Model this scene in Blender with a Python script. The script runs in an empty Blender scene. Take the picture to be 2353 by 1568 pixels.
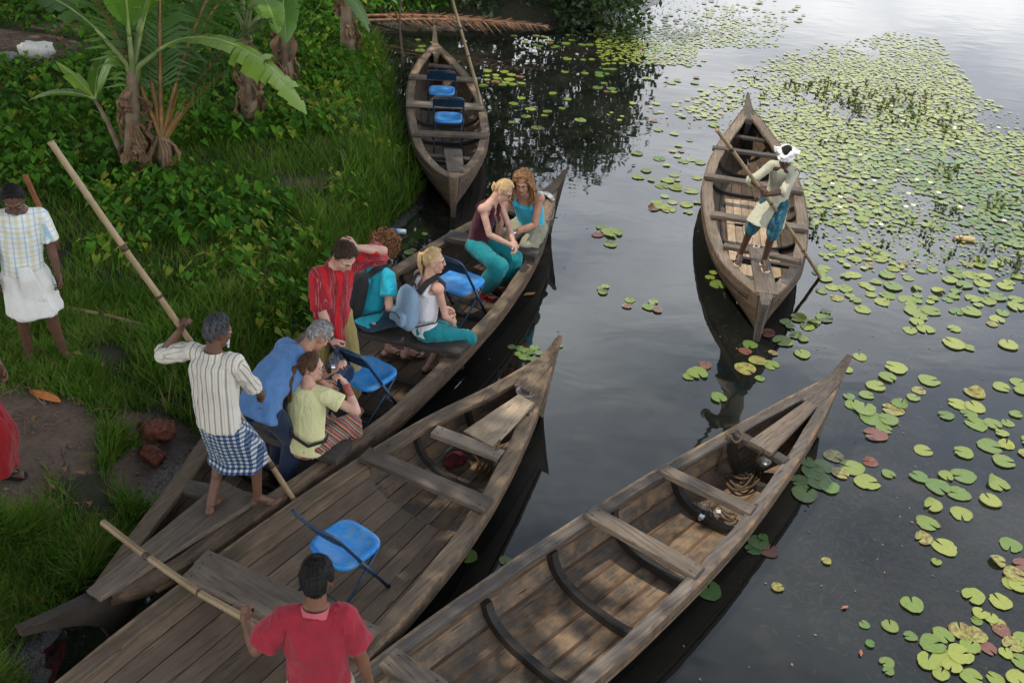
import bpy, bmesh, math, random
import numpy as np
from mathutils import Vector, Matrix, Quaternion

rng = np.random.default_rng(7)
random.seed(7)
V = Vector
SC = bpy.context.scene
COL = SC.collection
R_ = math.radians

# ------------------------------------------------------------------ camera, sky, sun, exposure
CAM_H = 5.2
PITCH = R_(32)
cam_d = bpy.data.cameras.new('camera')
cam_d.lens = 35.0
cam_d.sensor_width = 36.0
cam_d.clip_end = 600
cam = bpy.data.objects.new('camera', cam_d)
ROLL = R_(4)          # the photographer held the camera a little askew
cam.matrix_world = Matrix.Translation((0, 0, CAM_H)) @ Matrix.Rotation(math.pi / 2 - PITCH, 4, 'X') @ Matrix.Rotation(ROLL, 4, 'Z')
COL.objects.link(cam)
SC.camera = cam

SUN_DIR = V((-0.46, 0.03, 0.90)).normalized()
SUN_EL = math.asin(SUN_DIR.z)
SUN_AZ = math.atan2(SUN_DIR.x, SUN_DIR.y)
world = bpy.data.worlds.new('World')
SC.world = world
world.use_nodes = True
wn = world.node_tree
wn.nodes.clear()
def wnode(t, **kw):
    n = wn.nodes.new(t)
    for k, v in kw.items():
        setattr(n, k, v)
    return n
w_out = wnode('ShaderNodeOutputWorld')
w_bg = wnode('ShaderNodeBackground')
w_sky = wnode('ShaderNodeTexSky', sky_type='NISHITA', sun_disc=False, sun_elevation=SUN_EL, sun_rotation=SUN_AZ,
              air_density=1.0, dust_density=3.0, ozone_density=1.0)
w_bg.inputs['Strength'].default_value = 0.10
w_tc = wnode('ShaderNodeTexCoord')
w_sep = wnode('ShaderNodeSeparateXYZ')
w_haze = wnode('ShaderNodeValToRGB')
for k_, (p_, c_) in enumerate(((0.0, (38.0, 38.0, 38.3)), (.30, (38.0, 38.6, 39.8)), (.42, (40.0, 42.0, 45.0)), (.54, (27.0, 29.5, 32.5)), (.68, (14.5, 16.4, 19.0)), (.80, (5.2, 6.2, 8.0)), (1.0, (1.7, 2.4, 3.8)))):
    e_ = w_haze.color_ramp.elements[k_] if k_ < 2 else w_haze.color_ramp.elements.new(p_)
    e_.position = p_
    e_.color = (*c_, 1)
w_map = wnode('ShaderNodeMapping')
w_map.inputs['Scale'].default_value = (1.0, 1.0, 2.6)
w_noise = wnode('ShaderNodeTexNoise')
w_noise.inputs['Scale'].default_value = 2.1
w_noise.inputs['Detail'].default_value = 9
w_noise.inputs['Roughness'].default_value = 0.56
w_ramp = wnode('ShaderNodeValToRGB')
w_ramp.color_ramp.elements[0].position = 0.40
w_ramp.color_ramp.elements[1].position = 0.66
w_ramp.color_ramp.elements[0].color = (.58, .61, .67, 1)
w_ramp.color_ramp.elements[1].color = (1.36, 1.33, 1.27, 1)
wn.links.new(w_tc.outputs['Generated'], w_map.inputs['Vector'])
wn.links.new(w_map.outputs['Vector'], w_noise.inputs['Vector'])
wn.links.new(w_noise.outputs['Fac'], w_ramp.inputs['Fac'])
wn.links.new(w_tc.outputs['Generated'], w_sep.inputs[0])
wn.links.new(w_sep.outputs['Z'], w_haze.inputs['Fac'])
w_air = wnode('ShaderNodeMix', data_type='RGBA')        # blue sky seen through bright haze
w_air.inputs[0].default_value = 0.8
wn.links.new(w_sky.outputs['Color'], w_air.inputs['A'])
wn.links.new(w_haze.outputs['Color'], w_air.inputs['B'])
w_lift = wnode('ShaderNodeMix', data_type='RGBA', blend_type='MULTIPLY')   # clouds: brighter and darker masses of the same haze
w_lift.inputs[0].default_value = 1.0
wn.links.new(w_ramp.outputs['Color'], w_lift.inputs['B'])
wn.links.new(w_air.outputs['Result'], w_lift.inputs['A'])
wn.links.new(w_lift.outputs['Result'], w_bg.inputs['Color'])
wn.links.new(w_bg.outputs['Background'], w_out.inputs['Surface'])

sun_d = bpy.data.lights.new('sun', 'SUN')
sun_d.energy = 4.9
sun_d.angle = R_(0.6)
sun_d.color = (1.0, 0.92, 0.78)
sun = bpy.data.objects.new('sun', sun_d)
sun.rotation_euler = (-SUN_DIR).to_track_quat('-Z', 'Y').to_euler()
sun.location = SUN_DIR * 40
COL.objects.link(sun)
SC.view_settings.view_transform = 'Standard'
SC.view_settings.look = 'None'
SC.view_settings.exposure = -0.25
SC.view_settings.gamma = 1
SC.view_settings.use_curve_mapping = False
SC.cycles.max_bounces = 8
SC.cycles.transparent_max_bounces = 12
SC.cycles.caustics_reflective = False
SC.cycles.caustics_refractive = False
SC.cycles.sample_clamp_indirect = 8
SC.cycles.use_denoising = True

# ------------------------------------------------------------------ measuring: photo pixel (2352 x 1568) -> place on a level
FPX = 2352 * 35 / 36
_F = V((0, math.cos(PITCH), -math.sin(PITCH)))
_u0 = V((0, math.sin(PITCH), math.cos(PITCH)))
_R = V((1, 0, 0)) * math.cos(ROLL) + _u0 * math.sin(ROLL)
_U = _u0 * math.cos(ROLL) - V((1, 0, 0)) * math.sin(ROLL)
EYE = V((0, 0, CAM_H))
def ray(px, py):
    return _F + _R * ((px - 1176) / FPX) + _U * ((784 - py) / FPX)
def at(px, py, z=0.0):
    d = ray(px, py)
    return EYE + d * ((z - CAM_H) / d.z)
def at_y(px, py, y):
    d = ray(px, py)
    return EYE + d * (y / d.y)

# ------------------------------------------------------------------ numeric noise
_lat = rng.random((32, 32, 32))
def vnoise(p):
    p = np.asarray(p, float)
    i = np.floor(p).astype(int)
    f = p - i
    f = f * f * (3 - 2 * f)
    i0 = i % 32
    i1 = (i + 1) % 32
    r = 0
    for a in (0, 1):
        wa = f[..., 0] if a else 1 - f[..., 0]
        ia = i1[..., 0] if a else i0[..., 0]
        for b in (0, 1):
            wb = f[..., 1] if b else 1 - f[..., 1]
            ib = i1[..., 1] if b else i0[..., 1]
            for c in (0, 1):
                wc = f[..., 2] if c else 1 - f[..., 2]
                ic = i1[..., 2] if c else i0[..., 2]
                r = r + wa * wb * wc * _lat[ia, ib, ic]
    return r * 2 - 1
def fbm(p, oct=3):
    p = np.asarray(p, float)
    r, a = 0, 1.0
    for k in range(oct):
        r = r + a * vnoise(p * (2 ** k) + 17.3 * k)
        a *= 0.5
    return r

# ------------------------------------------------------------------ materials
class NT:
    def __init__(s, name):
        s.m = bpy.data.materials.new(name)
        s.m.use_nodes = True
        s.t = s.m.node_tree
        s.b = s.t.nodes['Principled BSDF']
        s.o = s.t.nodes['Material Output']
    def n(s, typ, _in=None, **kw):
        x = s.t.nodes.new('ShaderNode' + typ)
        for k, v in kw.items():
            setattr(x, k, v)
        for k, v in (_in or {}).items():
            s.set(x.inputs[k], v)
        return x
    def set(s, sock, v):
        if isinstance(v, bpy.types.NodeSocket):
            s.t.links.new(v, sock)
        else:
            if isinstance(v, (tuple, list)) and len(v) == 3 and sock.type == 'RGBA':
                v = (*v, 1)
            sock.default_value = v
    def P(s, **kw):
        for k, v in kw.items():
            s.set(s.b.inputs[k.replace('_', ' ')], v)
    def coord(s, kind='Object', scale=(1, 1, 1), attr=None):
        if attr:
            o = s.n('Attribute', attribute_name=attr).outputs['Vector']
        else:
            o = s.n('TexCoord').outputs[kind]
        return s.n('Mapping', {'Vector': o, 'Scale': scale}).outputs['Vector']
    def noise(s, vec, scale=5, detail=4, rough=0.55, dist=0.0):
        return s.n('TexNoise', {'Vector': vec, 'Scale': scale, 'Detail': detail, 'Roughness': rough, 'Distortion': dist}).outputs['Fac']
    def ramp(s, fac, stops, interp='LINEAR'):
        r = s.n('ValToRGB', {'Fac': fac})
        cr = r.color_ramp
        cr.interpolation = interp
        while len(cr.elements) < len(stops):
            cr.elements.new(0.5)
        for e, (p, c) in zip(cr.elements, stops):
            e.position = p
            e.color = (*c, 1) if not isinstance(c, (int, float)) else (c, c, c, 1)
        return r.outputs['Color']
    def mix(s, f, a, b, mode='MIX'):
        x = s.n('Mix', data_type='RGBA', blend_type=mode)
        s.set(x.inputs[0], f)
        s.set(x.inputs[6], a)
        s.set(x.inputs[7], b)
        return x.outputs[2]
    def math(s, op, a, b=0.0, c=0.0):
        x = s.n('Math', operation=op)
        s.set(x.inputs[0], a)
        s.set(x.inputs[1], b)
        s.set(x.inputs[2], c)
        return x.outputs[0]
    def sep(s, vec):
        x = s.n('SeparateXYZ', {'Vector': vec})
        return x.outputs
    def bump(s, h, strength=0.3, dist=0.01):
        return s.n('Bump', {'Height': h, 'Strength': strength, 'Distance': dist}).outputs['Normal']
    def rand(s):
        return s.n('ObjectInfo').outputs['Random']
    def band(s, x, freq, lo, hi, off=0.0):
        f = s.math('FRACT', s.math('MULTIPLY_ADD', x, freq, off))
        a = s.math('GREATER_THAN', f, lo)
        b = s.math('LESS_THAN', f, hi)
        return s.math('MULTIPLY', a, b)

def plain(name, c, rough=0.6, var=0.25, scale=14, metal=0.0, bump=0.15, bscale=None, spec=0.4):
    t = NT(name)
    co = t.coord('Object')
    nz = t.noise(co, scale, 5)
    lo = tuple(x * (1 - var) for x in c)
    hi = tuple(min(1, x * (1 + var)) for x in c)
    t.P(Base_Color=t.ramp(nz, [(0.3, lo), (0.7, hi)]), Roughness=rough, Metallic=metal)
    t.b.inputs['Specular IOR Level'].default_value = spec
    if bump:
        t.P(Normal=t.bump(t.noise(co, bscale or scale * 4, 4), bump, 0.006))
    return t.m

def wood(name, dark, light, cross=False, rough=0.75, stain=None, stain_amt=0.5, wet=0.0, grain=1.0):
    """Weathered timber; the grain runs along the boat (local x) or across it (local y)."""
    t = NT(name)
    sc = (26, 1.3, 26) if cross else (1.1, 30, 30)
    rnd = t.rand()
    base = t.n('TexCoord').outputs['Object']
    off = t.n('VectorMath', {0: base, 1: t.n('CombineXYZ', {'X': t.math('MULTIPLY', rnd, 13.0), 'Y': t.math('MULTIPLY', rnd, 7.0), 'Z': rnd}).outputs[0]}, operation='ADD').outputs[0]
    co = t.n('Mapping', {'Vector': off, 'Scale': sc}).outputs['Vector']
    g = t.noise(co, 1.6, 7, 0.65, 0.6)
    big = t.noise(off, 2.3, 4, 0.6)
    blot = t.noise(off, 9.0, 5, 0.65)
    col = t.ramp(g, [(0.28, dark), (0.72, light)])
    col = t.mix(t.ramp(big, [(0.35, 0.55), (0.7, 0.0)]), col, tuple(x * 0.45 for x in dark))
    if stain:
        col = t.mix(t.ramp(blot, [(0.42, 0.0), (0.66, stain_amt)]), col, stain)
    hsv = t.n('HueSaturation', {'Color': col, 'Value': t.math('MULTIPLY_ADD', rnd, 0.5, 0.75)}).outputs['Color']
    crack = t.ramp(t.noise(co, 3.1, 3, 0.5, 0.3), [(0.30, 0.0), (0.36, 1.0)])
    hsv = t.mix(crack, tuple(x * 0.3 for x in dark), hsv)
    t.P(Base_Color=hsv, Roughness=t.ramp(blot, [(0.3, rough - 0.18 - wet), (0.7, min(1, rough + 0.1))]))
    t.b.inputs['Specular IOR Level'].default_value = 0.35
    h = t.math('ADD', t.math('MULTIPLY', g, 0.7 * grain), t.math('MULTIPLY', crack, 0.5))
    t.P(Normal=t.bump(h, 0.55, 0.008))
    return t.m

def leafy(name, stops, rough=0.5, trans=0.3, attr='tone', rand=False, spec=0.4):
    """Leaf colour chosen by a per-leaf value; some light passes through."""
    t = NT(name)
    f = t.rand() if rand else t.n('Attribute', attribute_name=attr).outputs['Fac']
    nz = t.noise(t.coord('Object'), 9, 3)
    f = t.math('ADD', f, t.math('MULTIPLY_ADD', nz, 0.3, -0.15))
    col = t.ramp(f, stops)
    t.P(Base_Color=col, Roughness=rough)
    t.b.inputs['Specular IOR Level'].default_value = spec
    tr = t.n('BsdfTranslucent', {'Color': t.mix(0.5, col, (0.25, 0.40, 0.04), 'MIX')})
    mx = t.n('MixShader', {'Fac': trans, 1: t.b.outputs[0], 2: tr.outputs[0]})
    t.t.links.new(mx.outputs[0], t.o.inputs['Surface'])
    return t.m

# ------------------------------------------------------------------ mesh building
class MB:
    def __init__(s):
        s.v, s.f, s.mi, s.m = [], [], [], 0
    def add(s, vs, fs):
        k = len(s.v)
        s.v += [V(p) for p in vs]
        s.f += [tuple(i + k for i in q) for q in fs]
        s.mi += [s.m] * len(fs)
        return s
    def rings(s, rings, caps=True, closed=True):
        n = len(rings[0])
        vs = [p for r in rings for p in r]
        fs = []
        for i in range(len(rings) - 1):
            for j in range(n if closed else n - 1):
                a, b = i * n + j, i * n + (j + 1) % n
                fs.append((a, b, b + n, a + n))
        if caps and closed:
            fs.append(tuple(range(n - 1, -1, -1)))
            fs.append(tuple(range((len(rings) - 1) * n, len(rings) * n)))
        return s.add(vs, fs)
    def tube(s, path, rad, seg=8, caps=True, flat=1.0):
        path = [V(p) for p in path]
        if not isinstance(rad, (list, tuple)):
            rad = [rad] * len(path)
        rs = []
        up = None
        for i, p in enumerate(path):
            d = (path[min(i + 1, len(path) - 1)] - path[max(i - 1, 0)]).normalized()
            if up is None:
                up = d.orthogonal().normalized() if abs(d.z) > 0.9 else V((0, 0, 1))
            a = d.cross(up)
            if a.length < 1e-4:
                a = d.orthogonal()
            a.normalize()
            b = a.cross(d).normalized()
            up = b
            rs.append([p + (a * math.cos(w) + b * math.sin(w) * flat) * rad[i] for w in [2 * math.pi * k / seg for k in range(seg)]])
        return s.rings(rs, caps)
    def ell(s, c, r, ax=None, seg=14, rows=9):
        """ellipsoid; ax = three unit vectors"""
        ax = ax or (V((1, 0, 0)), V((0, 1, 0)), V((0, 0, 1)))
        c = V(c)
        rs = []
        for i in range(1, rows):
            ph = math.pi * i / rows
            rs.append([c + ax[0] * (r[0] * math.sin(ph) * math.cos(w)) + ax[1] * (r[1] * math.sin(ph) * math.sin(w)) - ax[2] * (r[2] * math.cos(ph))
                       for w in [2 * math.pi * k / seg for k in range(seg)]])
        return s.rings(rs)
    def cap(s, a, b, ra, rb=None, seg=12):
        rb = ra if rb is None else rb
        a, b = V(a), V(b)
        d = (b - a)
        if d.length < 1e-5:
            return s.ell(a, (ra, ra, ra))
        d = d.normalized()
        path, rad = [], []
        for k in range(4):
            w = math.pi / 2 * k / 4
            path.append(a - d * (ra * math.cos(w)))
            rad.append(max(1e-3, ra * math.sin(w)))
        path.append(a); rad.append(ra)
        path.append(b); rad.append(rb)
        for k in range(3, -1, -1):
            w = math.pi / 2 * k / 4
            path.append(b + d * (rb * math.cos(w)))
            rad.append(max(1e-3, rb * math.sin(w)))
        # straight path: fixed frame
        x = d.orthogonal().normalized()
        y = d.cross(x)
        return s.rings([[p + (x * math.cos(w) + y * math.sin(w)) * r for w in [2 * math.pi * k / seg for k in range(seg)]] for p, r in zip(path, rad)])
    def box(s, c, size, ax=None, taper=1.0):
        ax = ax or (V((1, 0, 0)), V((0, 1, 0)), V((0, 0, 1)))
        c = V(c)
        vs = []
        for k in (-1, 1):
            tt = taper if k > 0 else 1.0
            for i, j in ((-1, -1), (1, -1), (1, 1), (-1, 1)):
                vs.append(c + ax[0] * (size[0] / 2 * i * tt) + ax[1] * (size[1] / 2 * j * tt) + ax[2] * (size[2] / 2 * k))
        return s.add(vs, [(3, 2, 1, 0), (4, 5, 6, 7), (0, 1, 5, 4), (1, 2, 6, 5), (2, 3, 7, 6), (3, 0, 4, 7)])
    def beam(s, a, b, w, h, up=V((0, 0, 1)), n=1, jig=0.0, wend=None):
        """board from a to b, w wide, h thick, slightly uneven"""
        a, b = V(a), V(b)
        d = (b - a).normalized()
        sd = d.cross(up).normalized()
        u = sd.cross(d).normalized()
        rs = []
        for i in range(n + 1):
            f = i / n
            p = a.lerp(b, f)
            ww = (w if wend is None else w + (wend - w) * f) * (1 + random.uniform(-jig, jig))
            c = min(0.006, h * 0.2)
            oz = u * random.uniform(-jig, jig) * 0.06
            x, y = ww / 2, h / 2
            rs.append([p + oz + sd * q[0] + u * q[1] for q in ((-x + c, -y), (x - c, -y), (x, -y + c), (x, y - c), (x - c, y), (-x + c, y), (-x, y - c), (-x, -y + c))])
        return s.rings(rs)
    def build(s, name, mats, parent=None, smooth=True, auto=None):
        me = bpy.data.meshes.new(name)
        me.from_pydata([tuple(p) for p in s.v], [], s.f)
        mats = mats if isinstance(mats, (list, tuple)) else [mats]
        for m in mats:
            me.materials.append(m)
        if any(s.mi):
            me.polygons.foreach_set('material_index', s.mi)
        if smooth:
            me.polygons.foreach_set('use_smooth', [True] * len(me.polygons))
            if auto is not None:
                me.set_sharp_from_angle(angle=R_(auto))
        me.update()
        return link(name, me, parent)

def link(name, me, parent=None):
    o = bpy.data.objects.new(name, me)
    COL.objects.link(o)
    if parent:
        o.parent = parent
    return o
def tag(o, label=None, cat=None, group=None, kind=None):
    for k, v in (('label', label), ('category', cat), ('group', group), ('kind', kind)):
        if v:
            o[k] = v
    return o
def empty(name, loc, rz=0.0, label=None, cat=None, group=None, scale=1.0):
    o = bpy.data.objects.new(name, None)
    o.empty_display_size = 0.1
    o.location = loc
    o.rotation_euler = (0, 0, rz)
    o.scale = (scale,) * 3
    COL.objects.link(o)
    return tag(o, label, cat, group)
def copy_tree(o, parent=None):
    c = o.copy()
    COL.objects.link(c)
    c.parent = parent
    for ch in list(o.children):
        copy_tree(ch, c)
    return c
def mesh_np(name, vs, fs, mat, attrs=None, parent=None, smooth=True, pt=None):
    """fast mesh: vs (N,3), fs (M,k) all of the same k; attrs = {name: per-vertex floats or vec3}"""
    vs = np.ascontiguousarray(vs, np.float32)
    fs = np.ascontiguousarray(fs, np.int32)
    me = bpy.data.meshes.new(name)
    me.vertices.add(len(vs))
    me.vertices.foreach_set('co', vs.ravel())
    k = fs.shape[1]
    me.loops.add(fs.size)
    me.loops.foreach_set('vertex_index', fs.ravel())
    me.polygons.add(len(fs))
    me.polygons.foreach_set('loop_start', np.arange(0, fs.size, k, dtype=np.int32))
    me.update(calc_edges=True)
    for an, av in (attrs or {}).items():
        av = np.ascontiguousarray(av, np.float32)
        if av.ndim == 1:
            me.attributes.new(an, 'FLOAT', 'POINT').data.foreach_set('value', av)
        else:
            me.attributes.new(an, 'FLOAT_VECTOR', 'POINT').data.foreach_set('vector', av.ravel())
    me.materials.append(mat)
    if smooth:
        me.polygons.foreach_set('use_smooth', np.ones(len(fs), bool))
    me.validate()
    return link(name, me, parent)

_tmp_i = 0
def fuse(mb, voxel, smooth=3, keep=1.0, fac=0.5):
    """One continuous surface from overlapping solids; returns (verts, faces) arrays of triangles/quads as mesh data."""
    me = bpy.data.meshes.new('tmp')
    me.from_pydata([tuple(p) for p in mb.v], [], mb.f)
    o = bpy.data.objects.new('tmp', me)
    COL.objects.link(o)
    r = o.modifiers.new('r', 'REMESH')
    r.mode = 'VOXEL'
    r.voxel_size = voxel
    if smooth:
        sm = o.modifiers.new('s', 'SMOOTH')
        sm.factor = fac
        sm.iterations = smooth
    if keep < 1:
        dc = o.modifiers.new('d', 'DECIMATE')
        dc.ratio = keep
    dg = bpy.context.evaluated_depsgraph_get()
    out = bpy.data.meshes.new_from_object(o.evaluated_get(dg))
    bpy.data.objects.remove(o)
    bpy.data.meshes.remove(me)
    return out

# ------------------------------------------------------------------ people
def skin_mat(name, c, rough=0.5):
    t = NT(name)
    t.m['base'] = list(c)
    co = t.coord('Object')
    n1 = t.noise(co, 11, 4)
    t.P(Base_Color=t.ramp(n1, [(0.3, tuple(x * 0.8 for x in c)), (0.7, tuple(min(1, x * 1.12) for x in c))]), Roughness=rough)
    t.b.inputs['Specular IOR Level'].default_value = 0.35
    t.P(Normal=t.bump(t.noise(co, 60, 3), 0.12, 0.003))
    return t.m
def hair_mat(name, c0, c1, rough=0.62):
    t = NT(name)
    co = t.coord('Object', (1, 1, 0.3))
    n1 = t.noise(co, 70, 4, 0.6)
    t.P(Base_Color=t.ramp(n1, [(0.35, c0), (0.65, c1)]), Roughness=rough)
    t.b.inputs['Specular IOR Level'].default_value = 0.18
    t.P(Normal=t.bump(n1, 0.7, 0.006))
    return t.m
def cloth_mat(name, fn=None, c=(0.5, 0.5, 0.5), rough=0.85, var=0.12):
    """woven cloth; fn(t, x, y, z) returns the colour from the garment's own coordinates (metres)"""
    t = NT(name)
    cl = t.n('Attribute', attribute_name='cloth').outputs['Vector']
    s = t.sep(cl)
    nz = t.noise(t.coord('Object'), 7, 4)
    col = fn(t, s[0], s[1], s[2]) if fn else t.n('RGB').outputs[0]
    if not fn:
        t.t.nodes[-1].outputs[0].default_value = (*c, 1)
    hs = t.n('HueSaturation', {'Color': col, 'Value': t.math('MULTIPLY_ADD', nz, 2 * var, 1 - var)}).outputs['Color']
    t.P(Base_Color=hs, Roughness=rough)
    t.b.inputs['Specular IOR Level'].default_value = 0.2
    t.b.inputs['Sheen Weight'].default_value = 0.15
    fold = t.noise(t.coord('Object', (1.6, 1.6, 0.6)), 12, 3, 0.5, 0.8)
    t.P(Normal=t.bump(fold, 0.5, 0.03))
    return t.m

M_EYE = plain('eye_white', (0.55, 0.52, 0.48), 0.25, 0.05, bump=0)
M_PUPIL = plain('eye_dark', (0.02, 0.015, 0.012), 0.2, 0.05, bump=0)
M_BLACK = plain('black_fabric', (0.012, 0.012, 0.014), 0.8, 0.3, 20, bump=0.4)
M_STEEL = plain('steel', (0.55, 0.55, 0.56), 0.25, 0.1, metal=0.9, bump=0)
M_PLASTIC_BLACK = plain('black_plastic', (0.012, 0.012, 0.013), 0.35, 0.2, bump=0)

def ik(a, b, l1, l2, hint):
    d = b - a
    L = d.length
    d.normalize()
    if L > (l1 + l2) * 0.998:
        L = (l1 + l2) * 0.998
        b = a + d * L
    L = max(L, abs(l1 - l2) + 0.03)
    x = (l1 * l1 - l2 * l2 + L * L) / (2 * L)
    h = math.sqrt(max(0, l1 * l1 - x * x))
    p = hint - d * hint.dot(d)
    p.normalize()
    return a + d * x + p * h, b

def rot_frame(yaw=0, pitch=0, roll=0):
    """frame (right, forward, up): yaw turns left, pitch tips forward, roll tips to the right"""
    m = Matrix.Rotation(R_(yaw), 3, 'Z') @ Matrix.Rotation(R_(-pitch), 3, 'X') @ Matrix.Rotation(R_(roll), 3, 'Y')
    return m.col[0].copy(), m.col[1].copy(), m.col[2].copy()

def ring(c, r, f, rx, ry, n=20, wav=None):
    out = []
    for k in range(n):
        w = 2 * math.pi * k / n
        q = 1 if wav is None else wav(w)
        out.append(c + r * (rx * q * math.cos(w)) + f * (ry * q * math.sin(w)))
    return out

class Fig:
    def __init__(s, base, yaw, height, label, skin, group=None, **p):
        s.k = height / 1.765
        s.root = empty('person', base, R_(yaw), label, 'person', group, s.k)
        s.M = Matrix.Translation(base) @ Matrix.Rotation(R_(yaw), 4, 'Z') @ Matrix.Scale(s.k, 4)
        s.Mi = s.M.inverted()
        s.skin = skin
        s.p = p
        s.fat = p.get('fat', 1.0) * .94
        s.pose()
    def L(s, q):
        """a world point ('W', vector) or a local triple"""
        if isinstance(q, tuple) and q[0] == 'W':
            return s.Mi @ q[1]
        return V(q)
    def W(s, q):
        return s.M @ V(q)
    def pose(s):
        p = s.p
        s.pel = s.L(p.get('pel', (0, 0, 0.93)))
        l1, l2 = p.get('lean', (0, 4))
        sd = p.get('side', 0)
        tw = p.get('twist', 0)
        s.fr0 = rot_frame(p.get('pyaw', 0), l1 * 0.6, sd * 0.5)
        s.fr1 = rot_frame(tw * 0.5, (l1 + l2) / 2, sd)
        s.fr2 = rot_frame(tw, l2, sd)
        s.waist = s.pel + s.fr0[2] * 0.13
        s.chest = s.waist + s.fr1[2] * 0.17
        s.neck = s.chest + s.fr2[2] * 0.23
        sw = p.get('sw', 0.165)
        up = p.get('shrug', {})
        s.sh = {'R': s.neck - s.fr2[2] * 0.055 + s.fr2[0] * sw, 'L': s.neck - s.fr2[2] * 0.055 - s.fr2[0] * sw}
        for k, q in up.items():
            s.sh[k] = s.sh[k] + V(q)
        s.hip = {'R': s.pel + s.fr0[0] * 0.09 - s.fr0[2] * 0.02, 'L': s.pel - s.fr0[0] * 0.09 - s.fr0[2] * 0.02}
        hy, hp, hr = p.get('head', (0, 8, 0))
        s.hf = rot_frame(hy, hp, hr)
        nk = (s.fr2[2] * 0.6 + s.hf[2] * 0.4).normalized()
        s.hc = s.neck + nk * 0.075 + s.hf[2] * 0.095 + s.hf[1] * 0.025
        s.el, s.wr, s.hd = {}, {}, {}
        for sd_ in 'RL':
            sg = 1 if sd_ == 'R' else -1
            tgt, hint = p.get(sd_ + 'H', ((sg * 0.24, 0.06, 0.78), (sg * 0.5, -1, 0)))
            e, w = ik(s.sh[sd_], s.L(tgt), 0.285, 0.25, V(hint))
            s.el[sd_], s.wr[sd_] = e, w
            s.hd[sd_] = p.get(sd_ + 'D', None)
            s.hd[sd_] = V(s.hd[sd_]).normalized() if s.hd[sd_] else (w - e).normalized()
        s.kn, s.an, s.ty = {}, {}, {}
        for sd_ in 'RL':
            sg = 1 if sd_ == 'R' else -1
            tgt, hint, ty = p.get(sd_ + 'F', ((sg * 0.11, 0, 0.08), (0, 1, 0), -sg * 8))
            k_, a = ik(s.hip[sd_], s.L(tgt), 0.43, 0.42, V(hint))
            s.kn[sd_], s.an[sd_] = k_, a
            s.ty[sd_] = rot_frame(ty)
    # ---- skin
    def hand(s, mb, sd):
        w, d = s.wr[sd], s.hd[sd]
        n = V(s.p.get(sd + 'N', (-0.4 if sd == 'R' else 0.4, 0.2, -0.3)))
        n = (n - d * n.dot(d)).normalized()
        t = n.cross(d) if sd == 'R' else d.cross(n)       # thumb side
        if t.dot(V((0, 1, 0.3))) < 0 and not s.p.get(sd + 'flip'):
            t = -t
        curl = s.p.get(sd + 'C', 0.35)
        mb.ell(w + d * 0.05, (0.052, 0.040, 0.017), (d, t, n))
        mb.cap(w - d * 0.01, w + d * 0.03, 0.026, 0.028, 8)
        for k, (ln, off) in enumerate(((0.070, 0.031), (0.078, 0.0105), (0.072, -0.0105), (0.056, -0.031))):
            b = w + d * (0.088 - 0.006 * abs(k - 1)) + t * off
            ang = 0.0
            pts = [b - d * 0.03, b]
            for fr in (0.45, 0.32, 0.23):
                ang += R_(8 + 66 * curl + 3 * k)
                pts.append(pts[-1] + (d * math.cos(ang) + n * math.sin(ang)) * ln * fr)
            for q in range(len(pts) - 1):
                mb.cap(pts[q], pts[q + 1], 0.0098 - 0.0006 * q, 0.0094 - 0.0006 * q, 7)
        tb = w + d * 0.028 + t * 0.026
        t1 = tb + (t * 0.62 + d * 0.62 + n * 0.45).normalized() * 0.045
        t2 = t1 + (t * (0.1 - 0.3 * curl) + d * 0.75 + n * (0.25 + 0.7 * curl)).normalized() * 0.036
        mb.cap(tb - d * 0.012, t1, 0.015, 0.0115, 7)
        mb.cap(t1, t2, 0.0112, 0.0085, 7)
    def body(s, eyes=True, lips=None, voxel=0.0062, keep=0.42):
        mb = MB()
        f = s.fat
        r0, r1, r2 = s.fr0, s.fr1, s.fr2
        mb.ell(s.pel, (0.15 * f, 0.105 * f, 0.12), r0)
        mb.ell(s.waist, (0.125 * f, 0.092 * f, 0.14), r1)
        mb.ell(s.chest + r2[2] * 0.03, (0.148 * f, 0.105 * f, 0.17), r2)
        if s.p.get('female'):
            for q in (-1, 1):
                mb.ell(s.chest + r2[0] * (0.07 * q) + r2[1] * 0.085 + r2[2] * 0.02, (0.055, 0.05, 0.055), r2)
        mb.cap(s.sh['R'], s.sh['L'], 0.056)
        mb.cap(s.neck - r2[2] * 0.05 + r2[0] * 0.09, s.neck + r2[2] * 0.02, 0.05, 0.05)
        mb.cap(s.neck - r2[2] * 0.05 - r2[0] * 0.09, s.neck + r2[2] * 0.02, 0.05, 0.05)
        u, fw, rt = s.hf[2], s.hf[1], s.hf[0]
        c = s.hc
        mb.cap(s.neck - r2[2] * 0.04, c - u * 0.06 - fw * 0.025, 0.058, 0.054)
        ax = (rt, fw, u)
        mb.ell(c + u * 0.022 - fw * 0.008, (0.073, 0.089, 0.096), ax, 18, 12)
        mb.ell(c + fw * 0.028 - u * 0.05, (0.056, 0.062, 0.078), ax, 16, 10)
        mb.ell(c + fw * 0.066 - u * 0.105, (0.024, 0.020, 0.018), ax)
        mb.cap(c + fw * 0.088 + u * 0.022, c + fw * 0.106 - u * 0.024, 0.0080, 0.0110, 8)
        for q in (-1, 1):
            mb.ell(c + fw * 0.100 - u * 0.029 + rt * 0.010 * q, (0.009, 0.009, 0.007), ax, 8, 6)
            mb.cap(c + fw * 0.080 + u * 0.027 + rt * 0.012 * q, c + fw * 0.062 + u * 0.024 + rt * 0.05 * q, 0.0125, 0.011, 8)
            mb.ell(c + fw * 0.062 - u * 0.030 + rt * 0.036 * q, (0.022, 0.020, 0.022), ax, 10, 7)
            mb.ell(c - fw * 0.008 - u * 0.008 + rt * 0.078 * q, (0.010, 0.020, 0.032), ax, 10, 7)
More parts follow.
